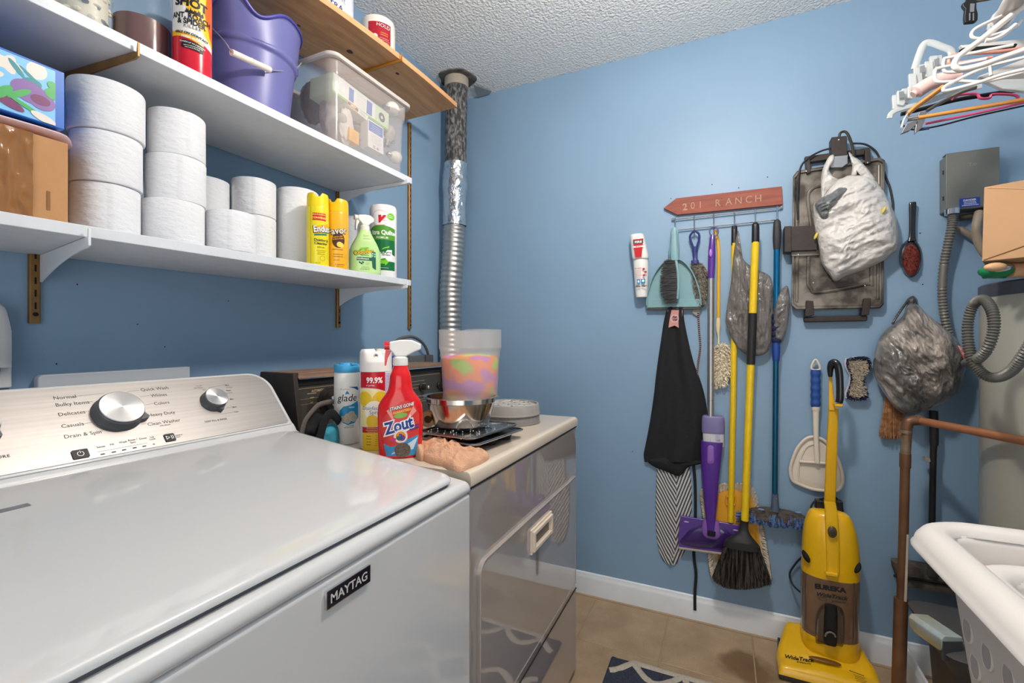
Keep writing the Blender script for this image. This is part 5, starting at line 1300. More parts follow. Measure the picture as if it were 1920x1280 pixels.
# mitt in turquoise and black
M_turq = mat('turquoise_cloth', (58, 150, 172), 0.9, bump=0.4, bscale=300); M_blkf = mat('black_fabric', (24, 24, 27), 0.95, bump=0.4, bscale=300)
t = thing('oven_mitt', 'crumpled black and turquoise oven mitt on the dryer below its console', 'mitt', (0.88, 0.90, ZD))
m = MB(); O = cr([Vector(p) for p in [(562, 826), (566, 800), (578, 778), (592, 770), (604, 778), (606, 796), (598, 818), (596, 832), (578, 836)]], 5, True)
yy = 0.925
m.inflate(O, lambda x, y, off: at_y(x, y, yy - off), 0, 0.035, rings=8, wr=lambda p, q: 0.006 * mnoise.noise(Vector((p.x * 0.07, p.y * 0.07, 1)))); m.build('black_mitt', M_blkf, t, auto=70)
m = MB(); O = cr([Vector(p) for p in [(588, 836), (590, 816), (600, 804), (618, 794), (634, 796), (640, 820), (636, 840), (610, 842)]], 5, True)
m.inflate(O, lambda x, y, off: at_y(x, y, yy - 0.012 - off), 0, 0.035, rings=8, wr=lambda p, q: 0.006 * mnoise.noise(Vector((p.x * 0.07, p.y * 0.07, 5)))); m.build('turquoise_lining', M_turq, t, auto=70)
m = MB(); P = cr([at_y(598, 838, 0.885), at_y(602, 812, 0.880), at_y(612, 782, 0.878), at_y(624, 776, 0.88), at_y(636, 790, 0.885)], 5); m.tube(P, 0.012, seg=10, flat=0.4, up=(0, 1, 0)); m.build('black_strap', M_blkf, t)
m = MB(); P = cr([at_y(564, 822, 0.895), at_y(572, 790, 0.89), at_y(588, 768, 0.89), at_y(600, 758, 0.9), at_y(624, 752, 0.91)], 5); m.tube(P, 0.0065, seg=8, flat=0.5, up=(0, 1, 0)); m.build('binding', mat('grey_binding', (92, 82, 76), 0.8), t)

# muffin tins (two stacked), bowl, colourful bucket
M_tin = mat('dull_steel_tin', (160, 156, 152), 0.32, metal=1.0, var=0.1, vscale=60); M_tind = mat('dark_nonstick_tin', (74, 72, 72), 0.35, metal=0.8)
def muffin(cx, cy, z, w, d, rz, rows, cols, mt, label, cupr=0.03, cuph=0.028, perf=True):
    t = thing('muffin_tin', label, 'baking tin', (cx, cy, z - cuph), 'muffin tins stacked on the dryer'); q = Matrix.Rotation(rz, 3, 'Z'); C = Vector((cx, cy, z))
    m = MB(); N_ = 96; cw, cd = w / cols, d / rows
    NX, NY = 26 * cols // 2 * 2, 26 * rows // 2 * 2
    def fn(u, v_):
        x = (u - 0.5) * w; y = (v_ - 0.5) * d
        ix = min(cols - 1, int(u * cols)); iy = min(rows - 1, int(v_ * rows)); lx = x + w / 2 - (ix + 0.5) * cw; ly = y + d / 2 - (iy + 0.5) * cd
        rr = hypot(lx, ly); k = 1 - min(1, max(0, (rr - cupr * 0.72) / (cupr * 0.28)))
        return C + q @ Vector((x, y, -cuph * k))
    m.grid(fn, NX, NY); m.build('tray', mt, t, auto=50)
    m = MB(); e = rrect(-w / 2 - 0.004, -d / 2 - 0.004, w / 2 + 0.004, d / 2 + 0.004, 0.018, 5)
    m.tube([C + q @ Vector((a, b, 0)) for a, b in e], 0.0032, seg=8, closed=True); m.build('rolled_rim', mat('bright_tin_rim', (176, 174, 172), 0.25, metal=1.0), t)
    m = MB()
    for ix in range(cols):
        for iy in range(rows):
            cc = C + q @ Vector(((ix + 0.5) * cw - w / 2, (iy + 0.5) * cd - d / 2, 0))
            m.lathe(cc, [(cupr * 0.73, -cuph - 0.001), (cupr * 0.74, -cuph + 0.002), (cupr * 0.98, -0.002)], seg=20)
    m.build('cups', mt, t) ['kind'] = 'stuff'
    if perf:
        m = MB(); rn = random.Random(4)
        for ix in range(cols):
            for iy in range(rows):
                for a in range(10):
                    for rr, zz_ in ((cupr * 0.78, -cuph * 0.7), (cupr * 1.04, 0.0008)):
                        an = 2 * pi * (a + 0.5 * (rr > cupr * 0.8)) / 10; m.ball(C + q @ Vector(((ix + 0.5) * cw - w / 2 + rr * cos(an), (iy + 0.5) * cd - d / 2 + rr * sin(an), zz_)), 0.0022, seg=6, rings=4)
        stuff(m.build('dimples', mat('shiny_dimples', (230, 230, 230), 0.08, metal=1), t))
muffin(1.055, 0.597, 0.926, 0.225, 0.165, radians(-6), 2, 3, M_tind, 'dark muffin tin at the bottom of the stacked pair on the dryer', cuph=0.0225, perf=False)
muffin(1.045, 0.605, 0.941, 0.215, 0.160, radians(-5), 2, 3, M_tin, 'upper steel muffin tin with shiny dimpled cups, under the steel bowl', cuph=0.011)
c, r = fit(791, 937, y=0.628); zb = 0.9465
dd = c.length / ray(865, 0).xy.length; zr = at_t(865, 741, dd).z
t = thing('steel_bowl', 'stainless steel mixing bowl holding the colourful plastic bucket', 'bowl', (c.x, c.y, zb)); BC = c.copy()
M_ss = mat('polished_steel', (200, 192, 184), 0.14, metal=1.0)
hb = zr - zb; rs = r * 0.87
m = MB(); pr_ = [(rs * 0.66, 0), (rs * 0.76, 0.001), (rs * 0.82, 0.006), (rs * 0.95, hb * 0.55), (rs, hb * 0.80), (rs * 1.02, hb * 0.82), (rs * 1.03, hb * 0.99), (r * 1.0, hb), (r * 1.005, hb * 0.985)]
pin = [(r * 0.995, hb + 0.0006), (rs * 1.01, hb * 0.995), (rs * 1.0, hb * 0.83), (rs * 0.985, hb * 0.8), (rs * 0.93, hb * 0.55), (rs * 0.8, 0.009), (rs * 0.6, 0.004)]
m.lathe((c.x, c.y, zb), pr_ + pin, seg=72, caps=False); n = 72; m.f.append(list(range(n))); m.m.append(0); m.f.append(list(range(len(m.v) - n, len(m.v)))); m.m.append(0)
m.build('bowl', M_ss, t, auto=25)
# colourful translucent bucket
t = thing('translucent_pail', 'translucent plastic pail full of orange, lime and pink pieces, standing in the steel bowl', 'pail', (BC.x, BC.y, zb + 0.006))
c, r = fit(823, 940, y=BC.y + 0.0); dd = c.length / ray(880, 0).xy.length; zt = at_t(880, 618, dd).z; z0 = zb + 0.006; hb = zt - z0; rb = r * 0.83
M_cont = mat('frosted_pail', (226, 218, 212), 0.35, thin=0.66)
def pail(u, w):
    a = 2 * pi * u; q = lerp_tab([(0, rb * 0.95), (0.02, rb), (0.70, rb + (r - rb) * 0.62), (0.705, rb + (r - rb) * 0.72), (0.78, r * 0.965), (0.79, r * 1.0), (0.97, r * 1.0), (1, r * 1.01)], w)
    kk = max(0, 1 - w / 0.30); q *= 1 - 0.20 * kk
    d = (a - (fa(925) + 0.25) + pi) % (2 * pi) - pi; q += 0.008 * math.exp(-(d / 0.18) ** 2) * max(0, (w - 0.75) / 0.25)
    notch = 0.006 * math.exp(-((d + 0.6) / 0.25) ** 4) * (w > 0.9)
    return Vector((c.x + (BC.x - c.x) * kk + q * cos(a), c.y + (BC.y - c.y) * kk + q * sin(a), z0 + hb * w - notch))
m = MB(); m.grid(pail, 72, 50, wrap_u=True); m.build('pail', M_cont, t, auto=60)
def tie(mm_):
    nt = mm_.node_tree; N = nt.nodes; LK = nt.links; tc = N.new('ShaderNodeTexCoord'); n = N.new('ShaderNodeTexNoise'); n.inputs['Scale'].default_value = 14; n.inputs['Detail'].default_value = 1.0
    LK.new(tc.outputs['Object'], n.inputs['Vector']); r_ = N.new('ShaderNodeValToRGB'); cr_ = r_.color_ramp
    cols = [(0.30, (200, 90, 190)), (0.40, (196, 110, 190)), (0.45, (244, 130, 30)), (0.52, (250, 120, 10)), (0.57, (150, 200, 30)), (0.66, (170, 206, 40)), (0.72, (240, 120, 60))]
    cr_.elements[0].position = cols[0][0]; cr_.elements[0].color = rgb(*cols[0][1]); cr_.elements[1].position = cols[-1][0]; cr_.elements[1].color = rgb(*cols[-1][1])
    for p, q in cols[1:-1]: e = cr_.elements.new(p); e.color = rgb(*q)
    LK.new(n.outputs['Color'], r_.inputs['Fac']) if False else LK.new(n.outputs['Fac'], r_.inputs['Fac']); LK.new(r_.outputs['Color'], N['Principled BSDF'].inputs['Base Color'])
M_beads = mat('bright_beads', (244, 130, 30), 0.5, bump=0.5, bscale=250, bdist=0.003); tie(M_beads)
m = MB(); m.lathe((c.x, c.y, z0 + hb * 0.18), [(rb * 0.75, 0), (rb * 0.84, hb * 0.03), (rb * 1.0, hb * 0.14), (rb + (r - rb) * 0.5, hb * 0.50), (rb, hb * 0.53), (rb * 0.4, hb * 0.55), (0.001, hb * 0.55)], seg=56, caps=False); stuff(m.build('coloured_pieces', M_beads, t, auto=60))
# grey vent grilles, a stacked pair
M_gg = mat('grey_vent_plastic', (152, 148, 144), 0.55, var=0.05, vscale=40)
c, r = fit(898, 1013, y=0.645)
def grille(z, h, dx, label, mt, top=True):
    t = thing('round_grille', label, 'vent cap', (c.x + dx, c.y, z), 'round grey caps stacked on the dryer')
    C = Vector((c.x + dx, c.y, z)); m = MB()
    m.lathe(C, [(r * 1.0, 0), (r * 1.0, 0.004), (r * 0.985, 0.005), (r * 0.97, h - 0.004), (r * 0.95, h), (r * 0.90, h), (r * 0.88, h - 0.006), (0.002, h - 0.006)], seg=60, caps=True); m.build('disc', mt, t, auto=35)
    if top:
        m = MB()
        for k in range(-3, 4):
            x = k * r * 0.24; hy = sqrt(max(0, (r * 0.86) ** 2 - x * x))
            P = [C + Vector((x + 0.012 * (1 if (j % 2) else -1) * (1 if k % 2 else -1), -hy + 2 * hy * j / 6, h - 0.004)) for j in range(7)]
            P = [p for p in P if (p - C).xy.length < r * 0.9]
            if len(P) > 1: m.tube(P, 0.0028, seg=6)
        stuff(m.build('ribs', mat('pale_grey_ribs', (188, 184, 180), 0.5), t))
grille(ZD, 0.028, 0.0, 'lower round grey plastic cap of the two at the back right of the dryer', mat('grey_vent_plastic_dark', (128, 125, 122), 0.6, var=0.1, vscale=60), top=False)
grille(ZD + 0.0285, 0.034, -0.002, 'upper round grey ribbed cap right of the steel bowl', M_gg)
# tan roll with hole
cc = at_y(803, 786, 0.70)
t = thing('tape_roll', 'tan roll with a dark hole beside the steel bowl, behind the red bottle', 'tape roll', (cc.x, cc.y, ZD))
rr = 0.020; dirn = Vector((-0.85, -0.5, 0)).normalized(); q = Vector((0, 0, 1)).rotation_difference(dirn).to_matrix(); C = Vector((cc.x, cc.y, 0.9465 + rr))
m = MB(); m.lathe(C, [(rr * 0.5, -0.012), (rr, -0.012), (rr, 0.012), (rr * 0.5, 0.012), (rr * 0.5, -0.012)], seg=36, M=q, caps=False); m.build('roll', mat('tan_foam', (196, 160, 112), 0.8), t, auto=30)
m = MB(); m.lathe(C, [(rr * 0.49, -0.010), (rr * 0.49, 0.002)], seg=24, M=q); m.build('hole', mat('dark_amber', (96, 66, 20), 0.6), t)
# peach cloth
M_peach = mat('peach_terry', (218, 168, 134), 0.95, bump=0.9, bscale=420, bdist=0.004, var=0.06, vscale=30)
t = thing('face_cloth', 'peach terry face cloth crumpled at the front corner of the dryer top', 'cloth', (0.92, 0.52, ZD))
def cloth_lump(O, z0_, hgt, seed, name, amp=0.009):
    m = MB(); O = cr([Vector(p) for p in O], 12, True)
    W3 = lambda x, y, off: (lambda p: Vector((p.x, p.y, z0_ + off)))(at_z(x, y, z0_ + 0.012))
    m.inflate(O, W3, 0.001, hgt, rings=26, n=3.0, wr=lambda p, q: amp * (ridge(Vector((p.x * 0.034 + p.y * 0.03 + seed, p.y * 0.10 - p.x * 0.02, seed)), 1.0, 2) - 0.3) + 0.0006 * mnoise.noise(Vector((p.x, p.y, 0)) * 1.3)); return m.build(name, M_peach, t, auto=70)
cloth_lump([(784, 838), (796, 822), (822, 820), (850, 824), (866, 838), (872, 852), (852, 862), (820, 862), (792, 852)], ZD, 0.022, 2.0, 'fold')
cloth_lump([(826, 856), (848, 838), (872, 842), (900, 840), (917, 848), (906, 858), (880, 868), (862, 874), (838, 868)], ZD, 0.016, 7.0, 'loose_corner')
cloth_lump([(776, 838), (784, 828), (794, 832), (796, 852), (784, 852)], ZD, 0.02, 9.0, 'tucked_end')
m = MB(); P = [(860, 866), (868, 860), (878, 868), (872, 876)]
m.inflate([Vector(p) for p in P], lambda x, y, off: (lambda p: Vector((p.x, p.y, ZD + off)))(at_z(x, y, ZD + 0.006)), 0.001, 0.006, rings=3); tag(m.build('steel_wool', mat('dark_scourer', (70, 60, 54), 0.8), None), 'small dark scouring pad under the edge of the peach cloth', 'scouring pad')
# cable and plug behind the dryer
t = thing('power_cable', 'grey dryer power cable arching out of its plug against the left wall', 'cable', (1.55, L, 1.10))
P = cr([LW(742, 640, 0.03), LW(752, 634, 0.035), LW(772, 631, 0.04), LW(790, 640, 0.04), LW(800, 655, 0.035), LW(804, 672, 0.03), LW(806, 700, 0.03), LW(806, 760, 0.03)], 8)
m = MB(); m.tube(P, 0.0065, seg=10); m.build('cord', mat('grey_cable', (96, 96, 94), 0.5), t)
p = LW(800, 668, 0.02); m = MB(); m.box(p + Vector((0.005, 0, -0.012)), (0.055, 0.035, 0.04)); m.build('plug', mat('plug_grey', (84, 84, 84), 0.5), t, bevel=0.006)
m = MB(); p = LW(776, 672, 0.0); m.box(p + Vector((0, -0.012, -0.01)), (0.11, 0.024, 0.05)); m.build('socket_box', mat('plug_grey_light', (104, 104, 104), 0.5), t, bevel=0.006)

# ================================================================== VENT DUCT
M_fab = mat('sooty_pipe_wrap', (58, 56, 56), 0.7, col2=(140, 138, 136), vscale=90, stretch=(1, 1, 0.45), bump=0.8, bscale=150, detail=6, sharp=(0.42, 0.66))
M_foil = mat('crinkled_foil', (206, 210, 214), 0.20, metal=1.0, bump=1.0, bscale=60, bdist=0.006, stretch=(1, 1, 0.7)); M_duct = mat('flexible_duct', (190, 187, 182), 0.42, metal=1.0)
t = thing('vent_duct', 'dryer vent duct in the corner, sooty wrap above, foil tape and ribbed metal hose below', 'duct', (1.86, 1.17, 0.9))
kx = 1.885
top = Vector((kx, 1.168, 2.415)); 
def dp(px, py): 
    d = ray(px, py); tt = (kx - (640 - 0) * 0) / d.x; return Vector((d.x * tt, d.y * tt, CAMZ + d.z * tt))
A = dp(856, 165); B = dp(854, 312); A.y = min(A.y, L - 0.062); 
m = MB(); m.tube([A, A.lerp(B, 0.5), B + Vector((0, 0, -0.03))], 0.052, seg=32); m.build('wrapped_pipe', M_fab, t)
m = MB(); P0 = dp(854, 308); P1 = dp(852, 424)
def foil(u, w):
    c_ = P0.lerp(P1, w); a = 2 * pi * u; q = 0.0555 + 0.005 * (abs(mnoise.noise(Vector((cos(a) * 2.2, sin(a) * 2.2, w * 7)))) ) + (0.006 * math.exp(-((w - 0.35) / 0.12) ** 2))
    return c_ + Vector((q * cos(a), q * sin(a), 0))
m.grid(foil, 48, 40, wrap_u=True); m.build('foil_tape', M_foil, t, auto=80)
path = cr([dp(852, 418), dp(850, 470), dp(845, 540), dp(838, 610), dp(831, 680), dp(826, 760), dp(824, 830)], 30)
path = [Vector((min(p.x, 1.94), min(p.y, L - 0.062), p.z)) for p in path]
m = MB(); m.tube(path, [0.0525 + 0.0016 * (1 if (i // 2) % 2 else -1) for i in range(len(path))], seg=36); m.build('ribbed_hose', M_duct, t, auto=60)
m = MB(); c0 = dp(856, 162); fl = []
for k in range(40):
    a = 2 * pi * k / 40; q = 0.085 + 0.018 * mnoise.noise(Vector((cos(a) * 1.5, sin(a) * 1.5, 3))) ; fl.append((A.x + q * cos(a), min(A.y + q * sin(a), L - 0.004)))
m.prism([Vector((a, b, H - 0.001)) for a, b in fl], (0, 0, -0.006)); m.build('ceiling_collar', mat('grimy_collar', (120, 112, 104), 0.7, col2=(60, 54, 50), vscale=25), t)
m = MB(); m.tube([Vector((A.x, A.y, H - 0.007)), Vector((A.x, A.y, H - 0.05))], 0.058, seg=32); m.build('collar_ring', mat('collar_tan', (176, 164, 148), 0.5), t)
m = MB(); q = BW(884, 181, 0.0); P = [Vector((D - 0.02 - 0.10, A.y - 0.055, H - 0.008)), Vector((D - 0.03, A.y - 0.11, H - 0.008)), Vector((D - 0.012, A.y - 0.09, H - 0.008)), Vector((D - 0.012, A.y - 0.02, H - 0.008))]
m.prism(P, (0, 0, -0.003)); k = m.build('bracket_tab', mat('tab_steel', (180, 176, 170), 0.4, metal=0.8), t)
m = MB(); m.tube([A + Vector((0, 0, -0.1)), Vector((A.x, A.y, H - 0.04))], 0.052, seg=32); m.build('pipe_neck', M_fab, t)
# ================================================================== ON THE BACK WALL
def WM(x0): return lambda px, py, off: at_x(px, py, x0 - off)
W0 = WM(D)
def tube_px(mb, P, r, off=0.02, seg=10, n=6, **k):
    """P: (px, py[, off])"""
    Q = [W0(p[0], p[1], p[2] if len(p) > 2 else off) for p in P]
    if n > 1 and len(Q) > 2: Q = cr(Q, n)
    mb.tube(Q, r, seg=seg, **k); return mb
def loft_px(mb, rows, x, dr=0.8, seg=28, n=2.4, ny=3, cap=0.9, dmax=None):
    """closed body through (py, left, right[, x]) rows measured in the picture at distance x"""
    rr = cr([Vector((r[0], r[1], r[2], r[3] if len(r) > 3 else x)) for r in rows], ny); vs = []; fs = []; N_ = len(rr)
    for j, r in enumerate(rr):
        a = at_x(r[1], r[0], r[3]); b = at_x(r[2], r[0], r[3]); c = (a + b) / 2; hw = abs(a.y - b.y) / 2; dp_ = min(hw * dr, dmax) if dmax else hw * dr
        for i in range(seg):
            t = 2 * pi * i / seg; ca, sa = cos(t), sin(t)
            vs.append(Vector((c.x + dp_ * math.copysign(abs(sa) ** (2 / n), sa), c.y + hw * math.copysign(abs(ca) ** (2 / n), ca), c.z)))
    for j in range(N_ - 1):
        for i in range(seg): fs.append((j * seg + i, j * seg + (i + 1) % seg, (j + 1) * seg + (i + 1) % seg, (j + 1) * seg + i))
    fs.append(tuple(range(seg))[::-1]); fs.append(tuple((N_ - 1) * seg + i for i in range(seg)))
    mb.add(vs, fs); return mb
def flat_px(mb, P, off0, off1, x0=D):
    a = [at_x(p[0], p[1], x0 - off1) for p in P]; b = [at_x(p[0], p[1], x0 - off1) + Vector((off1 - off0, 0, 0)) for p in P]
    mb.prism(a, Vector((off1 - off0, 0, 0))); return mb
def wprint(px0, py0, px1, py1, off, x0=D, **k):
    """print frame on a plane facing the room: origin at px0, x axis towards px1"""
    a = at_x(px0, py0, x0 - off); b = at_x(px1, py1, x0 - off); r = (b - a).normalized(); u = Vector((-1, 0, 0)).cross(r).normalized()
    if u.z < 0: u = -u
    return Print(plane_map(a, r, u), **k), (b - a).length
S3 = lambda s, ox, oy: (lambda L_: [(ox + a / s, oy + b / s) for a, b in L_])

# --- sign
M_rw = wood('red_stained_wood', (120, 52, 38), (164, 84, 60), 0.6, axis=1, scale=10)
t = thing('arrow_sign', 'red stained wooden arrow sign reading 201 RANCH above the hook rack', 'sign', W0(1355, 390, 0.01))
m = MB(); flat_px(m, [(1244, 390), (1268, 371.5), (1466, 349), (1467.5, 383), (1270, 402.5)], 0.001, 0.017); m.build('board', M_rw, t, bevel=0.001, smooth=False)
pr, l = wprint(1280, 392.5, 1428, 376.5, 0.0171); M_carv = mat('carved_wood', (176, 140, 114), 0.8, var=0.2, vscale=150)
for st, x in (('2', 0.03), ('0', 0.135), ('1', 0.235), ('R', 0.46), ('A', 0.60), ('N', 0.72), ('C', 0.845), ('H', 0.96)):
    pr.text(st, x * l, -0.002 - 0.002 * (st == '2'), 0.040, M_carv, bold=0.0 if st != '2' else 0.03, sx=0.9)
pr.build('lettering', t)
for px, py in ((1353, 372), (1353.5, 386)):
    m = MB(); m.ball(W0(px, py, 0.017), 0.0016, seg=8, rings=5); m.build('nail', M_blackm, t)
# --- hook rack
t = thing('hook_rack', 'chrome wire rack of six hooks holding the mops and brooms under the sign', 'rack', W0(1360, 415, 0.01))
m = MB(); tube_px(m, [(1260, 411.6), (1465, 389.6)], 0.0030, 0.014, seg=8); m.build('rod', M_chrome, t)
m = MB(); tube_px(m, [(1266, 431.5), (1457, 411.5)], 0.0030, 0.014, seg=8); m.build('rod', M_chrome, t)
HK = [(1266, 411, 431), (1302, 407, 427.5), (1338.5, 403, 424), (1377, 399, 420), (1416, 395, 416), (1457, 390.5, 411.5)]
for x, y0, y1 in HK:
    m = MB(); P = [(x, y0 - 3, 0.016), (x, y1 - 2, 0.017), (x, y1 + 4, 0.022), (x, y1 + 8, 0.036), (x, y1 + 3, 0.050), (x, y1 - 2, 0.052)]
    tube_px(m, P, 0.0028, seg=8); m.build('hook', M_chrome, t)
for x, y in ((1262, 412), (1464, 389.5)):
    m = MB(); m.lathe(W0(x, y, 0.0), [(0.006, 0), (0.006, 0.014), (0.004, 0.017)], seg=14, M=Matrix.Rotation(-pi / 2, 3, 'Y')); m.build('mount', M_chrome, t)
# --- small fire extinguisher aerosol
t = thing('fire_spray', 'white and red fire extinguishing spray in its wall holder, left of the dustpan', 'fire extinguisher', W0(1200, 520, 0.03))
m = MB(); loft_px(m, [(440, 1183, 1206.5), (444, 1182, 1208), (470, 1184, 1214), (484, 1186, 1216.5), (487, 1188, 1215)], D - 0.042, 0.95, dmax=0.036); m.build('cap_holder', M_whitepl, t)
m = MB(); loft_px(m, [(486, 1187.5, 1214.5), (500, 1188, 1216), (552, 1192, 1214), (556, 1194, 1212)], D - 0.040, 0.95, n=2.1, dmax=0.034); m.build('can', M_whitepl, t)
pr, l = wprint(1197, 463, 1207, 462, 0.0785); k_ = pr.mp; pr.mp = lambda x, z, off: k_((x - 0.002) * 1.7, z * 1.3 - 0.002, off + 0.0015); pr.poly([(-0.011, 0.028), (0.0145, 0.028), (0.0095, -0.032), (-0.006, -0.032)], M_red); pr.rect(0.002, 0.018, 0.024, 0.012, mat('charcoal_ink', (60, 54, 54), 0.5)); pr.text('FIRE', 0.002, 0.015, 0.010, M_wink, bold=0.03); pr.text('EXTINGUISHING', 0.002, 0.006, 0.004, M_red); pr.rect(0.002, 0.003, 0.025, 0.005, M_whitepl); pr.lines(0.002, 0.003, 0.02, 1, 0.004, M_red, 0.002, seed=1); pr.build('holder_print', t)
pr, l = wprint(1203, 520, 1213, 519, 0.0745); k2_ = pr.mp; pr.mp = lambda x, z, off: k2_((x - 0.003) * 1.45, z * 1.35, off + 0.001); pr.lines(-0.006, 0.03, 0.02, 1, 0.006, M_red, 0.0018, seed=2); pr.lines(-0.006, 0.022, 0.018, 6, 0.0052, M_red, 0.0009, seed=3)
for q in ((0.012, 0.026), (0.017, 0.016), (0.012, 0.006)): pr.ell(q[0] - 0.002, q[1], 0.0036, 0.0032, M_red)
pr.rect(-0.006, -0.012, 0.009, 0.014, M_cy); pr.rect(0.007, -0.012, 0.012, 0.014, M_cy); pr.ell(-0.006, -0.012, 0.0025, 0.004, M_wink); pr.ell(0.007, -0.011, 0.0035, 0.004, M_wink); pr.text('First Alert', 0.001, -0.030, 0.0078, M_ink, bold=0.04); pr.build('can_print', t)
# --- dustpan with brush
M_tealp = mat('pale_teal_plastic', (128, 166, 172), 0.4, var=0.03, vscale=20)
t = thing('dustpan', 'pale teal dustpan hanging from the first hook', 'dustpan', W0(1264, 540, 0.04))
top = cr([Vector(p) for p in [(1212, 572), (1214, 550), (1226, 515), (1245, 491), (1263, 485), (1281, 490), (1299, 512), (1311, 545), (1314.5, 572)]], 6)
O = top + [Vector((1314, 580)), Vector((1213, 580))]
m = MB(); m.inflate(O, W0, 0.018, -0.004, rings=6); m.build('pan', M_tealp, t)
m = MB(); Q = [W0(p.x, p.y, 0.034) for p in top]; Q2 = [W0(p.x, p.y, 0.016) for p in top]; wn = len(Q)
m.grid(lambda u, w: Q2[int(round(u * (wn - 1)))].lerp(Q[int(round(u * (wn - 1)))], w) * 1.0, wn, 3)
ro = m.build('rim_wall', M_tealp, t); so = ro.modifiers.new('s', 'SOLIDIFY'); so.thickness = 0.003
m = MB(); m.tube(Q, 0.0028, seg=8); m.build('rim', M_tealp, t)
m = MB(); flat_px(m, [(1216, 561), (1312, 560), (1315, 575), (1214, 577)], 0.016, 0.030); m.build('ramp', M_tealp, t, bevel=0.002)
m = MB(); tube_px(m, [(1213, 579.5), (1315, 578)], 0.0032, 0.026, seg=8); m.build('dirty_lip', mat('dirty_rubber', (96, 84, 72), 0.9, var=0.3, vscale=200), t)
m = MB(); loft_px(m, [(428, 1260, 1270), (434, 1257.5, 1272.5), (446, 1257, 1272), (465, 1254.5, 1274), (475, 1253, 1274), (490, 1258, 1271)], D - 0.022, 0.45, n=3); m.build('pan_handle', M_tealp, t)
t = thing('hand_brush', 'teal hand brush with black bristles clipped in front of the pale teal dustpan', 'brush', W0(1255, 530, 0.06))
m = MB(); loft_px(m, [(426, 1261, 1267), (434, 1258, 1269), (450, 1258, 1270), (470, 1257, 1272), (488, 1258, 1273)], D - 0.056, 0.5, n=2.2); m.build('handle', M_tealp, t)
m = MB(); tube_px(m, [(1267, 486, 0.058), (1271, 510, 0.060), (1272, 540, 0.058), (1270, 560, 0.055)], 0.0055, seg=8, flat=0.7); m.build('head', M_tealp, t)
rn = random.Random(21); m = MB(); pairs = []
for i in range(900):
    py = rn.uniform(486, 568); a = W0(1268 + rn.uniform(-1.5, 1.5), py, 0.050 + rn.uniform(0, 0.01)); wd = 27 * min(1, 0.55 + 0.45 * sin(pi * min(1, max(0, (py - 484) / 86))) ** 0.6)
    b = W0(1268 - wd + rn.uniform(-5, 8), py + rn.uniform(-1, 3), 0.044 + rn.uniform(0, 0.03)); pairs.append((a, b))
strands(m, pairs, 0.0010, 0.0006, rn=rn); stuff(m.build('bristles', mat('black_bristle', (58, 56, 56), 0.5), t, smooth=False))
# --- fuzzy head helper
def fuzz(mb, O, off, thick, n, ln, r=0.0012, seed=1, down=0.4):
    rn = random.Random(seed); xs = [p[0] for p in O]; ys = [p[1] for p in O]; cx, cy = sum(xs) / len(xs), sum(ys) / len(ys)
    def inside(x, y):
        c_ = False; j = len(O) - 1
        for i in range(len(O)):
            if (O[i][1] > y) != (O[j][1] > y) and x < (O[j][0] - O[i][0]) * (y - O[i][1]) / (O[j][1] - O[i][1]) + O[i][0]: c_ = not c_
            j = i
        return c_
    k = 0
    while k < n:
        x = rn.uniform(min(xs), max(xs)); y = rn.uniform(min(ys), max(ys))
        if not inside(x, y): continue
        k += 1; e = off + rn.uniform(0, thick); a = W0(x, y, e)
        d = Vector((-rn.uniform(0.1, 1), (cx - x) * 0.04 + rn.uniform(-0.8, 0.8), -down + rn.uniform(-0.7, 0.7) + (cy - y) * 0.01)).normalized() * ln * rn.uniform(0.5, 1)
        mb.tube([a, a + d * 0.6 + Vector((0, 0, rn.uniform(-.1, .1) * ln)), a + d + Vector((0, 0, -ln * 0.2))], [r, r, r * 0.4], seg=3)
# --- duster with navy handle
t = thing('hand_duster', 'navy handled duster with dirty grey wool head behind the dustpan', 'duster', W0(1308, 510, 0.02))
M_nvp = mat('navy_handle', (46, 56, 120), 0.35)
m = MB(); tube_px(m, [(1302, 432, 0.03), (1295, 440, 0.03), (1294, 448, 0.028), (1299, 462, 0.026), (1301, 475, 0.022), (1305, 475, 0.022), (1307, 462, 0.026), (1311, 448, 0.028), (1310, 438, 0.03), (1302, 432, 0.03)], 0.0045, seg=8); m.build('loop_handle', M_nvp, t)
m = MB(); loft_px(m, [(462, 1299, 1308), (486, 1299, 1308), (488, 1296, 1310), (495, 1296, 1310)], D - 0.022, 0.5); m.build('handle_neck', M_nvp, t)
m = MB(); O = [(1297, 492), (1316, 494), (1326, 510), (1327, 545), (1322, 570), (1312, 578), (1305, 560), (1298, 520)]; m.inflate(cr([Vector(p) for p in O], 3, True), W0, 0.004, 0.022, rings=5); fuzz(m, O, 0.012, 0.018, 900, 0.014, 0.0011, 3)
stuff(m.build('wool_head', mat('dirty_wool', (150, 142, 128), 0.95, col2=(96, 88, 78), vscale=60), t, smooth=False))
m = MB(); flat_px(m, [(1300, 578), (1311, 577), (1312, 588), (1306, 592), (1298, 586)], 0.010, 0.013); tag(m.build('hang_tag', mat('tag_clear', (150, 148, 140), 0.3), None), 'small translucent tag hanging at the top of the braided cord', 'tag')
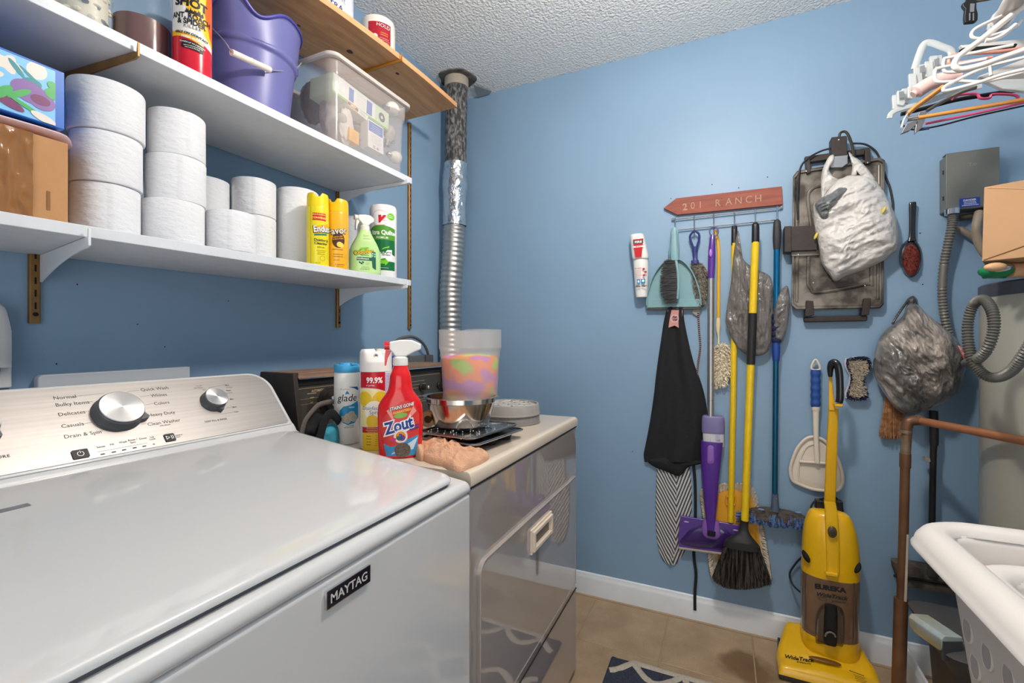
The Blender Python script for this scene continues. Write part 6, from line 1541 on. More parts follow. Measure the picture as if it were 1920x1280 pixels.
# --- apron, pink tag, cord, strap, striped cloth
M_apr = mat('black_cotton', (34, 34, 37), 0.95, bump=0.5, bscale=500, var=0.15, vscale=300)
t = thing('apron', 'black cloth apron hanging folded under the dustpan', 'apron', W0(1265, 860, 0.02))
m = MB(); rows = [(575, 1252, 1281), (600, 1245, 1283), (640, 1239, 1291), (680, 1233, 1301), (712, 1229, 1313), (740, 1226, 1321), (775, 1221, 1327), (810, 1215, 1328), (840, 1209, 1324), (853, 1207, 1321), (866, 1209, 1316)]
m.sheet(rows, W0, 0.006, 0.022, nx=40, ny=4, fold=lambda u, w: 0.010 * sin(u * 9 + w * 2.4) + 0.005 * sin(u * 21 - w * 3) * w, n=3); m.build('folded_cloth', M_apr, t, auto=80)
m = MB(); O = [(1216, 858), (1300, 862), (1318, 868), (1290, 876), (1274, 892), (1250, 884), (1222, 872)]; m.inflate(cr([Vector(p) for p in O], 5, True), W0, 0.016, 0.014, rings=6, wr=lambda p, q: 0.003 * sin(p.x * 0.2)); m.build('lower_hem', M_apr, t, auto=80)
m = MB(); tube_px(m, [(1300, 868, 0.02), (1303, 900, 0.015), (1304, 950, 0.012), (1303, 1000, 0.010), (1301, 1040, 0.010), (1305, 1075, 0.012), (1303, 1110, 0.014), (1303, 1144, 0.017)], [0.006] * 43, seg=8, flat=0.25, up=(1, 0, 0)); m.build('waist_strap', M_apr, t)
m = MB(); flat_px(m, [(1252, 581), (1280, 581), (1277, 617), (1265, 610), (1251, 615)], 0.030, 0.0315); tg = m.build('pink_tag', mat('dusty_pink', (200, 144, 138), 0.7), t)
pr, l = wprint(1265, 597, 1275, 596, 0.0317); pr.ring(0, 0, 0.016, 0.001, M_wink); pr.text('Pet', 0, 0.002, 0.013, M_ink, bold=0.03, italic=0.2); pr.text('Vet', 0, -0.009, 0.013, M_ink, bold=0.03, italic=0.2); pr.build('tag_print', t)
m = MB(); P = cr([W0(1309, 586, 0.014), W0(1311, 620, 0.012), W0(1313, 650, 0.012), W0(1309, 680, 0.012), W0(1307, 706, 0.012)], 10); m.tube(P, [0.0032 + 0.0006 * (i % 2) for i in range(len(P))], seg=8)
def stripes(name, c1, c2, scale, axis, rough=0.9, sh=0.5, distort=0.0, rot=None):
    mm = mat(name, c1, rough); nt = mm.node_tree; N = nt.nodes; LK = nt.links; tc = N.new('ShaderNodeTexCoord'); mp_ = N.new('ShaderNodeMapping'); mp_.inputs['Rotation'].default_value = rot or (0, 0, 0)
    w = N.new('ShaderNodeTexWave'); w.bands_direction = axis; w.inputs['Scale'].default_value = scale; w.inputs['Distortion'].default_value = distort; w.inputs['Detail Scale'].default_value = 0.6
    r_ = N.new('ShaderNodeValToRGB'); r_.color_ramp.interpolation = 'EASE'; r_.color_ramp.elements[0].position = sh - 0.08; r_.color_ramp.elements[1].position = sh + 0.08; r_.color_ramp.elements[0].color = rgb(*c1); r_.color_ramp.elements[1].color = rgb(*c2)
    LK.new(tc.outputs['Object'], mp_.inputs['Vector']); LK.new(mp_.outputs['Vector'], w.inputs['Vector']); LK.new(w.outputs['Fac'], r_.inputs['Fac']); LK.new(r_.outputs['Color'], N['Principled BSDF'].inputs['Base Color']); return mm
tag(m.build('braided_cord', stripes('braid', (40, 30, 34), (170, 130, 120), 38, 'Z', 0.9, 0.5), None), 'thin black and pink braided cord hanging right of the black apron', 'cord')
M_str = stripes('ticking_stripe', (70, 78, 92), (214, 208, 198), 27, 'Y', 0.9, 0.5, 1.0, (0.5, 0, 0))
t = thing('striped_cloth', 'grey and cream striped cloth hanging below the black apron', 'cloth', W0(1262, 1055, 0.01))
m = MB(); rows = [(862, 1235, 1290), (880, 1232, 1294), (920, 1230, 1297), (960, 1229, 1297), (1000, 1231, 1293), (1030, 1235, 1286), (1050, 1243, 1274), (1059, 1254, 1266)]
for part_, (u0, u1, sd) in enumerate(((0.0, 0.62, 1), (0.5, 1.0, 4))):
    rws = [(r[0], r[1] + (r[2] - r[1]) * u0, r[1] + (r[2] - r[1]) * u1) for r in rows]
    m = MB(); m.sheet(rws, W0, 0.001 + 0.003 * (1 - part_), 0.007, nx=26, ny=4, fold=lambda u, w: 0.003 * sin(u * 11 + sd + w * 3), n=3)
    m.build('cloth_fold', M_str if part_ == 0 else stripes('ticking_stripe_slant', (70, 78, 92), (214, 208, 198), 27, 'Y', 0.9, 0.5, 1.0, (-0.35, 0, 0)), t, auto=80)

# --- spray mop (purple)
M_pur1 = mat('deep_purple_plastic', (84, 44, 140), 0.3, coat=0.3); M_lil = mat('lilac_plastic', (140, 96, 178), 0.3); M_alu = mat('satin_aluminium', (190, 186, 184), 0.35, metal=0.9); M_lavp = mat('lavender_cap', (122, 114, 158), 0.4)
t = thing('spray_mop', 'purple spray mop with silver pole and refill bottle on the third hook', 'mop', W0(1330, 1040, 0.05))
xo = 0.045
m = MB(); P = [W0(1338.5 + 8 * cos(a), 434 + 9 * sin(a), xo) for a in [2 * pi * k / 20 for k in range(20)]]; m.tube(P, 0.0032, seg=8, closed=True); m.build('hanging_ring', mat('ring_steel_blue', (100, 104, 150), 0.3), t)
m = MB(); loft_px(m, [(441, 1333, 1340), (455, 1329.5, 1341), (480, 1327.5, 1341.5), (524, 1327, 1339)], D - xo, 0.8); m.build('handle', M_pur1, t)
m = MB(); m.ball(W0(1332.5, 474, xo + 0.014), (0.003, 0.006, 0.016)); m.build('trigger_button', mat('bright_lilac', (176, 120, 214), 0.25), t)
m = MB(); tube_px(m, [(1333, 522), (1332.7, 620), (1332.5, 750)], 0.0125, xo, seg=20); m.build('pole', M_alu, t)
m = MB(); tube_px(m, [(1332.5, 750.5), (1332, 838)], 0.0122, xo, seg=20); m.build('pole', M_alu, t)
m = MB(); loft_px(m, [(779, 1319, 1355), (784, 1316, 1358.5), (808, 1315.5, 1358.5), (811, 1317, 1357)], D - xo + 0.012, 0.62, n=3.2); m.build('refill_cap', M_lavp, t)
m = MB(); loft_px(m, [(810, 1317, 1358), (835, 1318, 1358)], D - xo + 0.012, 0.6, n=3.2); rb_ = m.build('refill_bottle', mat('refill_white', (206, 204, 204), 0.3), t)
pr, l = wprint(1340, 820, 1350, 819, xo + 0.018); pr.rect(0.012, 0.0, 0.016, 0.02, M_lav); pr.lines(0.012, 0.006, 0.012, 4, 0.004, M_ink, 0.001, seed=2); pr.build('refill_label', t)
m = MB(); loft_px(m, [(827, 1314, 1356), (860, 1314, 1352.5), (900, 1316, 1348), (930, 1319, 1346), (960, 1322, 1343), (985, 1324.5, 1341), (1004, 1325, 1340)], D - xo, 0.62, n=2.8); m.build('housing', M_pur1, t)
m = MB(); O = rrect(1325, 829, 1340, 872, 7, 5); m.inflate(O, W0, xo + 0.021, 0.005, rings=4, n=4); m.build('housing_inlay', M_lil, t)
m = MB(); flat_px(m, [(1276, 967), (1386, 984), (1388, 1018), (1384, 1041), (1273, 1026), (1271, 1008)], 0.020, 0.030); m.build('mop_plate', mat('purple_plate', (96, 66, 146), 0.3, coat=0.4), t, bevel=0.003)
m = MB(); O = cr([Vector(p) for p in [(1277, 1020), (1283, 1003), (1300, 988), (1330, 982), (1360, 990), (1378, 1008), (1382, 1026), (1340, 1030)]], 5, True); m.inflate(O, W0, 0.029, 0.014, rings=8); m.build('smoky_dome', mat('smoky_purple', (60, 38, 98), 0.12, coat=0.8), t)
m = MB(); tube_px(m, [(1273, 1027), (1384, 1042)], 0.005, 0.032, seg=8); m.build('pad_edge', mat('dirty_pad', (176, 160, 146), 0.9), t)
m = MB(); loft_px(m, [(975, 1318, 1348), (1000, 1316, 1351), (1009, 1324, 1344)], D - 0.042, 0.3, n=3); m.build('swivel', M_lil, t)
m = MB(); loft_px(m, [(996, 1326, 1342), (1004, 1326, 1341)], D - 0.062, 0.3); m.build('swivel_slots', M_blackm, t)
for px, py in ((1287, 978), (1379, 994)):
    m = MB(); m.ball(W0(px, py, 0.0305), (0.0012, 0.010, 0.003)); m.build('pale_mark', mat('pale_logo', (196, 180, 200), 0.5), t)
# --- yellow duster
t = thing('feather_duster', 'yellow handled duster with cream fluffy head behind the silver pole', 'duster', W0(1352, 690, 0.02))
M_ydp = mat('amber_handle', (226, 168, 34), 0.35)
m = MB(); tube_px(m, [(1341, 432, 0.022), (1346, 452, 0.02), (1347.5, 480, 0.02), (1347.5, 520, 0.018), (1347, 560, 0.018), (1347, 612, 0.018)], 0.0062, seg=10, flat=0.5, up=(1, 0, 0)); m.build('handle', M_ydp, t)
m = MB(); loft_px(m, [(596, 1343, 1350), (608, 1342, 1351), (620, 1343, 1350), (632, 1345.5, 1349), (652, 1345, 1350)], D - 0.018, 0.7); m.build('ferrule', mat('ivory_ferrule', (220, 200, 160), 0.4), t)
O = [(1342, 648), (1356, 643), (1368, 652), (1370, 680), (1369, 705), (1360, 722), (1342, 726), (1337, 700), (1336, 665)]
m = MB(); m.inflate(cr([Vector(p) for p in O], 3, True), W0, 0.004, 0.02, rings=5); fuzz(m, O, 0.012, 0.016, 700, 0.014, 0.0022, 8); stuff(m.build('fluffy_head', mat('cream_fluff', (224, 212, 186), 0.95, var=0.1, vscale=80), t, smooth=False))
# --- dust mop: plate with fringe, yellow pole with black top
M_ypole = mat('yellow_painted_steel', (236, 196, 22), 0.35, coat=0.3, var=0.06, vscale=25); M_fringe = mat('cream_yarn', (206, 192, 172), 0.95, var=0.15, vscale=90)
t = thing('dust_mop', 'yellow poled dust mop with big cream fringed oval head, behind the black broom', 'mop', W0(1385, 1088, 0.01))
O = [(1314, 925), (1330, 912), (1352, 908), (1390, 907), (1407, 912), (1417, 930), (1426, 970), (1436, 1020), (1443, 1065), (1444, 1088), (1425, 1094), (1390, 1092), (1350, 1090), (1334, 1078), (1328, 1040), (1320, 980)]
OS = cr([Vector(p) for p in O], 4, True)
m = MB(); m.inflate(OS, W0, 0.003, 0.010, rings=6); rn = random.Random(5)
for i in range(len(OS)):
    for k in range(7):
        p = OS[i].lerp(OS[(i + 1) % len(OS)], rn.random()); c_ = Vector((1380, 1000)); q = p.lerp(c_, rn.uniform(0.05, 0.16)); e = (p - c_).normalized() * rn.uniform(0, 3)
        m.tube([W0(q.x, q.y, 0.012), W0(p.x, p.y, 0.018), W0(p.x + e.x, p.y + e.y, 0.006)], [0.003, 0.003, 0.002], seg=4)
stuff(m.build('yarn_fringe', M_fringe, t))
O = [(1352, 922), (1372, 918), (1398, 920), (1410, 930), (1416, 960), (1424, 1010), (1430, 1060), (1425, 1080), (1360, 1080), (1348, 1060), (1343, 1010), (1340, 960), (1344, 932)]
m = MB(); m.inflate(cr([Vector(p) for p in O], 4, True), W0, 0.013, 0.004, rings=4, n=5); m.build('orange_plate', mat('orange_plate', (222, 158, 36), 0.45), t)
m = MB(); tube_px(m, [(1377, 456, 0.03), (1376.5, 560, 0.03), (1375.5, 700, 0.03), (1372.5, 850, 0.028), (1370, 978, 0.024)], 0.0115, seg=18); m.build('pole', M_ypole, t)
m = MB(); loft_px(m, [(423, 1374, 1380), (427, 1371.5, 1382.5), (460, 1371, 1383)], D - 0.03, 0.9); m.build('black_end', M_black, t)
for s in (-1, 1):
    m = MB(); tube_px(m, [(1370 + s * 3, 932, 0.028), (1370 + s * 8, 930, 0.024), (1370 + s * 9, 938, 0.022), (1370 + s * 7, 946, 0.024), (1370 + s * 2, 944, 0.028)], 0.003, seg=8); m.build('pole_clip', mat('orange_clip', (232, 156, 34), 0.4), t)
# --- black angled broom
t = thing('broom', 'yellow and black handled broom with black angled bristles, fifth hook', 'broom', W0(1390, 1105, 0.07))
x2 = 0.088
m = MB(); loft_px(m, [(417, 1413, 1419), (421, 1410, 1423), (430, 1409.5, 1424), (455, 1409, 1424)], D - x2, 0.9); m.build('black_end', M_black, t)
pole = lambda y: 1416.4 - (y - 455) * (1416.4 - 1396.5) / (972 - 455)
m = MB(); tube_px(m, [(pole(y), y) for y in (454, 588)], 0.0135, x2, seg=20); m.build('pole', M_ypole, t)
m = MB(); tube_px(m, [(pole(y), y) for y in (587, 683)], 0.0150, x2, seg=20); m.build('grip_sleeve', mat('black_sleeve', (36, 34, 34), 0.55), t)
m = MB(); tube_px(m, [(pole(y), y) for y in (682, 975)], 0.0135, x2, seg=20); m.build('pole', M_ypole, t)
m = MB(); loft_px(m, [(970, 1386.5, 1405), (988, 1387, 1403), (1000, 1383, 1407), (1010, 1369, 1416), (1018, 1359, 1424), (1027, 1355, 1426)], D - x2 + 0.004, 0.5, n=2.6, dmax=0.024); m.build('head_block', mat('broom_head_black', (44, 42, 42), 0.4), t)
rn = random.Random(31); m = MB(); pairs = []
for i in range(1500):
    u = rn.random(); a = (1357 + 67 * u, 1026); sp = (u - 0.5) * 2; bx_ = 1391 + sp * 54 + rn.uniform(-3, 3); by = 1104 - 9 * sp ** 2 + 3 * (1 - u) * 0 + rn.uniform(-7, 2) - (8 if u < 0.2 else 0) * (0.2 - u) * 5
    pairs.append((W0(a[0], a[1], x2 - 0.004 + rn.uniform(-0.016, 0.016)), W0(bx_, by, x2 - 0.004 + rn.uniform(-0.026, 0.022))))
m.cur = 0; strands(m, pairs, 0.0010, 0.0007, rn=rn, bend=0.002)
for i in range(14):
    u = rn.random(); sp = (u - 0.5) * 2; m.tube([W0(1391 + sp * 40, 1060, x2), W0(1391 + sp * 62, 1096 + rn.uniform(-8, 6), x2)], 0.0004, seg=3)
m.cur = 1; O = [(1357, 1024), (1425, 1024), (1432, 1060), (1441, 1088), (1420, 1098), (1390, 1101), (1360, 1099), (1341, 1090), (1350, 1056)]
m.inflate([Vector(p) for p in O], W0, x2 - 0.016, 0.012, rings=4, n=4)
stuff(m.build('bristles', [mat('black_grey_bristle', (96, 90, 82), 0.5, col2=(26, 25, 24), vscale=160, stretch=(1, 1, 0.04), sharp=(0.4, 0.55)), M_blackm], t, smooth=False))
# --- blue mop
t = thing('flat_mop', 'blue poled mop with grey and blue fringed head on the last hook', 'mop', W0(1458, 995, 0.04))
x3 = 0.05; bp_ = lambda y: 1456.5 - (y - 460) * 4 / 480
m = MB(); loft_px(m, [(412, 1453, 1460), (418, 1450, 1464), (445, 1448.5, 1465), (466, 1450, 1463), (469, 1451, 1462)], D - x3, 0.9); m.build('rubber_grip', mat('dark_rubber', (44, 44, 46), 0.55), t)
M_bpole = mat('metallic_blue', (20, 110, 160), 0.25, metal=0.6); M_tpole = mat('metallic_teal', (28, 92, 124), 0.3, metal=0.6)
m = MB(); tube_px(m, [(bp_(468), 468), (bp_(650), 650)], 0.0108, x3, seg=18); m.build('pole', M_bpole, t)
m = MB(); tube_px(m, [(bp_(670), 670), (bp_(928), 928)], 0.0100, x3, seg=18); m.build('pole', M_tpole, t)
m = MB(); loft_px(m, [(640, 1449, 1461), (650, 1447.5, 1463), (672, 1448, 1462), (678, 1449.5, 1460.5)], D - x3, 0.9); m.build('twist_lock', mat('cobalt_lock', (24, 62, 140), 0.4), t)
m = MB()
for k in range(5): loft_px(m, [(588 + k * 11, 1448, 1464.5), (591 + k * 11, 1446.5, 1466), (595 + k * 11, 1446.5, 1466), (598 + k * 11, 1448, 1464.5)], D - x3, 0.9, ny=2)
stuff(m.build('foam_grip', mat('navy_foam', (22, 34, 66), 0.8), t))
m = MB(); loft_px(m, [(925, 1447, 1459), (940, 1446, 1460), (958, 1445, 1462)], D - x3, 0.9); m.build('joint', mat('slate_plastic', (78, 90, 112), 0.45), t)
m = MB(); m.ball(W0(1456, 935, x3 + 0.011), 0.002); m.build('pin', M_chrome, t)
M_bf = mat('blue_yarn', (108, 138, 190), 0.95, col2=(60, 88, 140), vscale=60)
O = [(1406, 952), (1430, 949), (1458, 952), (1490, 958), (1508, 966), (1512, 976), (1490, 978), (1440, 972), (1404, 964)]
m = MB(); P = cr([Vector(p) for p in O], 4, True)
m.prism([W0(p.x, p.y, 0.012) for p in P], (-0.045, 0, 0)); m.build('mop_backing', mat('grey_felt', (104, 94, 84), 0.95, col2=(60, 56, 56), vscale=70), t, bevel=0.004)
rn = random.Random(41); m = MB()
for i in range(240):
    u = rn.random(); x = 1408 + 104 * u; y = 964 + 12 * u + rn.uniform(-2, 6); e = 0.012 + rn.uniform(0, 0.047)
    m.tube([W0(x, y - 3, e), W0(x + rn.uniform(-3, 3), y + 9 + rn.uniform(-2, 6), e), W0(x + rn.uniform(-3, 3), y + 6, e + 0.006)], [0.0035, 0.0042, 0.002], seg=5)
for i in range(40):
    y = rn.uniform(957, 978); e = rn.uniform(0.025, 0.05); m.tube([W0(1410, y, e), W0(1377 + rn.uniform(0, 25), y + rn.uniform(-2, 4), e)], [0.004, 0.0025], seg=5)
stuff(m.build('blue_fringe', M_bf, t))
for px in (1427, 1497):
    m = MB(); m.ball(W0(px, 955 + (px - 1427) * 0.08, 0.058), (0.004, 0.012, 0.004)); m.build('blue_corner', mat('light_blue_felt', (120, 140, 180), 0.9), t)

# --- plastic bags
def film(name, col, thin, rough=0.18): return mat(name, col, rough, thin=thin, coat=0.5, bump=1.0, bscale=55, bdist=0.012, stretch=(1, 1, 0.45))
M_gfilm = film('grey_bag_film', (122, 116, 111), 0.25)
def wrinkle(p, seed, amp, sc, ang):
    ca, sa = cos(ang), sin(ang); x = (p.x * ca + p.y * sa) * sc; y = (-p.x * sa + p.y * ca) * sc
    w1 = mnoise.noise(Vector((x * 0.5 + seed, y * 0.5, 0))) * 1.2
    v = 1 - 2.4 * abs(mnoise.noise(Vector((x * 0.45 + seed, y * 1.5 + w1, seed)))); v2 = 1 - 2.4 * abs(mnoise.noise(Vector((x * 1.1 + w1 + seed * 2, y * 3.4, seed)))); v3 = 1 - 2.4 * abs(mnoise.noise(Vector((x * 3.1 + seed, y * 6.5 + w1 * 3, seed * 3))))
    return amp * (0.65 * v + 0.35 * v2 + 0.16 * v3 - 0.5)
def bagshape(t, name, O, off, thick, mt, seed, amp=0.012, sc=0.03, rings=26, n=2.2, ctr=None, ang=-0.6):
    m = MB(); m.inflate(cr([Vector(p) for p in O], 7, True), W0, off, thick, rings=rings, n=n, ctr=ctr,
        wr=lambda p, q: wrinkle(p, seed, amp, sc, ang))
    return m.build(name, mt, t, auto=85)
t = thing('plastic_bag', 'empty dark grey plastic bag hanging between the two yellow poles', 'bag', W0(1410, 660, 0.03))
bagshape(t, 'film', [(1376, 470), (1384, 432), (1390, 470), (1397, 490), (1420, 505), (1445, 520), (1450, 560), (1449, 610), (1444, 650), (1428, 666), (1400, 664), (1378, 645), (1362, 610), (1361, 590), (1370, 530)], 0.043, 0.020, M_gfilm, 2.0, amp=0.017, sc=0.034, ctr=(1408, 580), ang=1.4)
t = thing('plastic_bag', 'wisp of grey plastic bag wrapped around the blue mop pole', 'bag', W0(1470, 640, 0.03))
bagshape(t, 'film', [(1452, 570), (1460, 550), (1474, 535), (1480, 548), (1480, 590), (1474, 625), (1464, 645), (1452, 640), (1449, 600)], 0.045, 0.030, M_gfilm, 6.0, amp=0.008, sc=0.04, ctr=(1466, 590))

# --- old metal panel with handles
M_pan = mat('tarnished_metal', (66, 60, 54), 0.4, metal=0.3, col2=(138, 130, 120), vscale=13, bump=0.4, bscale=50, detail=10, sharp=(0.40, 0.60)); M_dkm = mat('dark_bakelite', (48, 38, 34), 0.5, var=0.2, vscale=60)
t = thing('metal_grill_plate', 'old tarnished metal grill plate with dark handles hung on the wall behind the white bag', 'grill plate', W0(1570, 590, 0.02))
m = MB(); O = [(1487, 330), (1495, 320), (1650, 295), (1659, 300), (1657, 570), (1650, 578), (1492, 581), (1484, 574)]
def inset(O, k): 
    cx, cy = 1571, 440; return [(cx + (a - cx) * k, cy + (b - cy) * k) for a, b in O]
def rg(k, off): return [W0(a, b, off) for a, b in cr([Vector(p) for p in [(cxy_[0], cxy_[1]) for cxy_ in inset(O, k)]], 1, True)]
RR = [rg(1, 0.008), rg(1, 0.036), rg(0.985, 0.040), rg(0.965, 0.040), rg(0.945, 0.030), rg(0.90, 0.029)]
m.grid(lambda u, w: RR[int(round(w * 5))][int(round(u * 8)) % 8], 8, 6, wrap_u=True); m.f.append(list(range(40, 48))); m.m.append(0); m.f.append(list(range(8))); m.m.append(0)
m.build('panel', M_pan, t, auto=25)
m = MB(); P = [(1522, 430), (1515, 372), (1522, 355), (1540, 348), (1610, 338), (1628, 345), (1632, 362), (1634, 520), (1625, 532), (1535, 548), (1520, 540), (1515, 525), (1517, 470)]
tube_px(m, P + [P[0]], 0.0065, 0.030, seg=8, n=5); m.build('pressed_rib', M_pan, t)
m = MB(); tube_px(m, [(1497, 330), (1494, 430)], 0.006, 0.031, seg=8); tube_px(m, [(1495, 475), (1494, 565)], 0.006, 0.031, seg=8); tube_px(m, [(1648, 310), (1646, 560)], 0.005, 0.031, seg=8); stuff(m.build('edge_ribs', M_pan, t))
m = MB(); flat_px(m, [(1509, 293), (1631, 276), (1632, 288), (1510, 305)], 0.006, 0.03); m.build('top_handle', M_dkm, t, bevel=0.003)
for q in ([(1511, 300), (1519, 299), (1521, 322), (1513, 326)], [(1622, 280), (1632, 279), (1633, 305), (1622, 308)]):
    m = MB(); flat_px(m, q, 0.01, 0.043); m.build('handle_bracket', M_dkm, t, bevel=0.002)
m = MB(); flat_px(m, [(1507, 594), (1627, 591), (1627, 601.5), (1508, 604)], 0.012, 0.034); m.build('bottom_handle', M_dkm, t, bevel=0.004)
for q in ([(1512, 563), (1525, 564), (1527, 590), (1509, 594)], [(1620, 559), (1633, 559), (1630, 590), (1615, 592)]):
    m = MB(); flat_px(m, q, 0.012, 0.045); m.build('handle_bracket', M_dkm, t, bevel=0.002)
m = MB(); flat_px(m, [(1471, 425), (1532, 422), (1533, 469), (1472, 471)], 0.012, 0.062); m.build('hinge_block', M_dkm, t, bevel=0.003)
m = MB(); flat_px(m, [(1471, 424), (1484, 423), (1484, 472), (1471, 472)], 0.010, 0.066); m.build('hinge_flange', M_dkm, t, bevel=0.002)
m = MB(); flat_px(m, [(1484, 471), (1534, 469), (1535, 478), (1484, 480)], 0.02, 0.043); m.build('hinge_strip', M_pan, t)
m = MB(); flat_px(m, [(1559, 257), (1588, 254), (1589, 290), (1559, 293)], 0.01, 0.055); m.build('plug_block', M_dkm, t, bevel=0.002)
m = MB(); flat_px(m, [(1556, 293), (1590, 289), (1590, 306), (1580, 313), (1557, 314)], 0.03, 0.052); m.build('chrome_clasp', mat('dull_chrome', (170, 176, 182), 0.3, metal=0.9), t, bevel=0.002)
for px, py in ((1573, 262), (1512, 321), (1627, 305), (1497, 477), (1525, 530), (1622, 535)):
    m = MB(); m.ball(W0(px, py, 0.056 if py < 270 else 0.044), (0.002, 0.003, 0.003), seg=8, rings=5); m.build('screw', M_chrome, t)
M_cord = mat('black_cord', (34, 34, 38), 0.55)
m = MB(); tube_px(m, [(1573, 258, 0.05), (1576, 249, 0.05), (1585, 247, 0.05), (1592, 256, 0.055), (1598, 275, 0.06), (1602, 300, 0.065), (1605, 326, 0.068)], 0.0045, seg=8); m.build('wire_bail', mat('dark_wire', (70, 64, 60), 0.4, metal=0.6), t)
m = MB(); tube_px(m, [(1496, 412, 0.05), (1495, 370, 0.048), (1500, 318, 0.046), (1515, 297, 0.046), (1540, 283, 0.04), (1560, 278, 0.04)], 0.0035, seg=8); m.build('power_cord', M_cord, t)
m = MB(); tube_px(m, [(1596, 269, 0.03), (1620, 270, 0.025), (1638, 280, 0.02), (1648, 294, 0.015), (1660, 330, 0.006), (1668, 350, 0.006), (1674, 380, 0.007), (1674, 395, 0.007)], 0.0035, seg=8); m.build('power_cord', M_cord, t)
# --- white bag
M_wbag = mat('white_bag_film', (216, 211, 206), 0.32, bump=0.9, bscale=34, bdist=0.012, stretch=(1, 0.5, 1), thin=0.04)
f = S3(3.2, 1440, 230)
t = thing('plastic_bag', 'stuffed white plastic carrier bag hanging in front of the old grill plate', 'bag', W0(1600, 520, 0.1))
bagshape(t, 'bag_body', f([(275, 490), (320, 455), (360, 400), (395, 360), (420, 340), (450, 330), (480, 316), (540, 310), (600, 310), (650, 350), (700, 420), (740, 500), (775, 600), (780, 745), (740, 790), (690, 830), (560, 888), (470, 920), (405, 952), (370, 915), (325, 850), (300, 740), (280, 650), (272, 560)]), 0.045, 0.085, M_wbag, 3.0, amp=0.022, sc=0.024, ctr=(1605, 420), rings=40, ang=-0.45)
def strap(P, w, mt, name, t):
    m = MB(); tube_px(m, P, [lerp_tab([(0, w), (1, w)], 0)] * ((len(P) - 1) * 6 + 1), seg=10, flat=0.35, up=(1, 0, 0)); return m.build(name, mt, t)
bagshape(t, 'left_strap', f([(322, 465), (318, 330), (335, 260), (365, 205), (392, 192), (398, 215), (372, 250), (368, 285), (395, 325), (425, 345), (400, 380), (355, 420)]), 0.055, 0.022, M_wbag, 5.0, amp=0.008, sc=0.05, ctr=(1549, 325), rings=12)
bagshape(t, 'right_strap', f([(484, 180), (510, 195), (560, 235), (610, 290), (645, 345), (600, 345), (555, 318), (540, 290), (530, 320), (500, 318), (505, 260)]), 0.058, 0.022, M_wbag, 7.0, amp=0.006, sc=0.05, ctr=(1605, 318), rings=12)
bagshape(t, 'grey_inner_bag', f([(280, 490), (315, 455), (380, 420), (430, 388), (482, 392), (440, 440), (400, 490), (365, 540), (355, 580), (325, 582), (300, 540)]), 0.100, 0.034, film('slate_film', (110, 112, 114), 0.1), 9.0, amp=0.012, sc=0.06, rings=14)
for a_, b_, c_ in ((1657, 394, 0.1), (1530, 442, 0.07)):
    m = MB(); m.ball(W0(a_, b_, c_ + 0.012), (0.006, 0.005, 0.014), M=Matrix.Rotation(0.4, 3, 'X')); m.build('yellow_print', mat('faded_yellow', (212, 190, 80), 0.5), t)
# --- hair brush
t = thing('hair_brush', 'black hairbrush with a red cushion hanging right of the white bag', 'brush', W0(1708, 518, 0.02))
m = MB(); loft_px(m, [(379, 1705, 1717), (384, 1704, 1718), (410, 1704.5, 1716.5), (440, 1704, 1716), (452, 1701, 1718)], D - 0.022, 0.55, n=3); m.build('handle', mat('glossy_black', (28, 26, 28), 0.25, coat=0.4), t)
O = [(1708 + (21.5 if True else 0) * cos(a) * (1 - 0.06 * sin(a)), 484 + 36 * sin(a)) for a in [2 * pi * k / 30 for k in range(30)]]
m = MB(); m.inflate(O, W0, 0.008, 0.024, rings=6, n=4); m.build('brush_head', MATS['glossy_black'], t)
O2 = [(1708.5 + 16.5 * cos(a), 487 + 29 * sin(a)) for a in [2 * pi * k / 26 for k in range(26)]]
m = MB(); m.inflate(O2, W0, 0.030, 0.008, rings=6, n=3); m.build('red_cushion', mat('brick_red_rubber', (112, 44, 36), 0.8, var=0.15, vscale=120), t)
m = MB(); rn = random.Random(2); pairs = []
for i in range(160):
    a = rn.uniform(0, 2 * pi); q = sqrt(rn.random()); p = W0(1708.5 + 15 * q * cos(a), 487 + 27 * q * sin(a), 0.036); pairs.append((p, p + Vector((-0.009, 0, 0))))
strands(m, pairs, 0.0007, 0.0006, rn=rn); stuff(m.build('bristles', mat('red_brown_bristle', (110, 40, 32), 0.6), t))
# --- dust brush / pan with blue grip
M_ivp = mat('ivory_plastic', (222, 210, 194), 0.4)
t = thing('hand_dustpan', 'cream hand shovel with blue ribbed grip hanging behind the vacuum handle', 'dustpan', W0(1530, 915, 0.03))
m = MB(); P = [W0(a, b, 0.028) for a, b in ((1529, 674), (1534, 680), (1537.5, 691), (1530, 694), (1521.5, 691), (1524, 680))]; m.tube(cr(P, 4, True), 0.004, seg=8, closed=True); m.build('hanging_eye', M_ivp, t)
rows = []
for k in range(5):
    y = 693 + k * 14; rows += [(y, 1520.5, 1537.5), (y + 7, 1519.5, 1538.8)]
m = MB(); loft_px(m, rows + [(763, 1521, 1537)], D - 0.028, 0.8, ny=4); m.build('blue_grip', mat('blue_rubber', (34, 74, 146), 0.5), t)
m = MB(); loft_px(m, [(762, 1521, 1538), (769, 1522, 1537), (772, 1523.5, 1536), (820, 1525, 1535), (868, 1528, 1537)], D - 0.028, 0.8); m.build('shaft', M_ivp, t)
O = [(1482, 885), (1484, 868), (1495, 840), (1512, 822), (1530, 819), (1548, 828), (1565, 850), (1576, 875), (1580, 900), (1573, 917), (1556, 920), (1525, 917), (1500, 908), (1486, 900)]
OS = cr([Vector(p) for p in O], 4, True); m = MB(); m.inflate(OS, W0, 0.006, 0.006, rings=6, n=6); m.build('scoop', M_ivp, t)
m = MB(); m.tube([W0(p.x, p.y, 0.014) for p in OS], 0.006, seg=8, closed=True); m.build('rolled_edge', M_ivp, t)
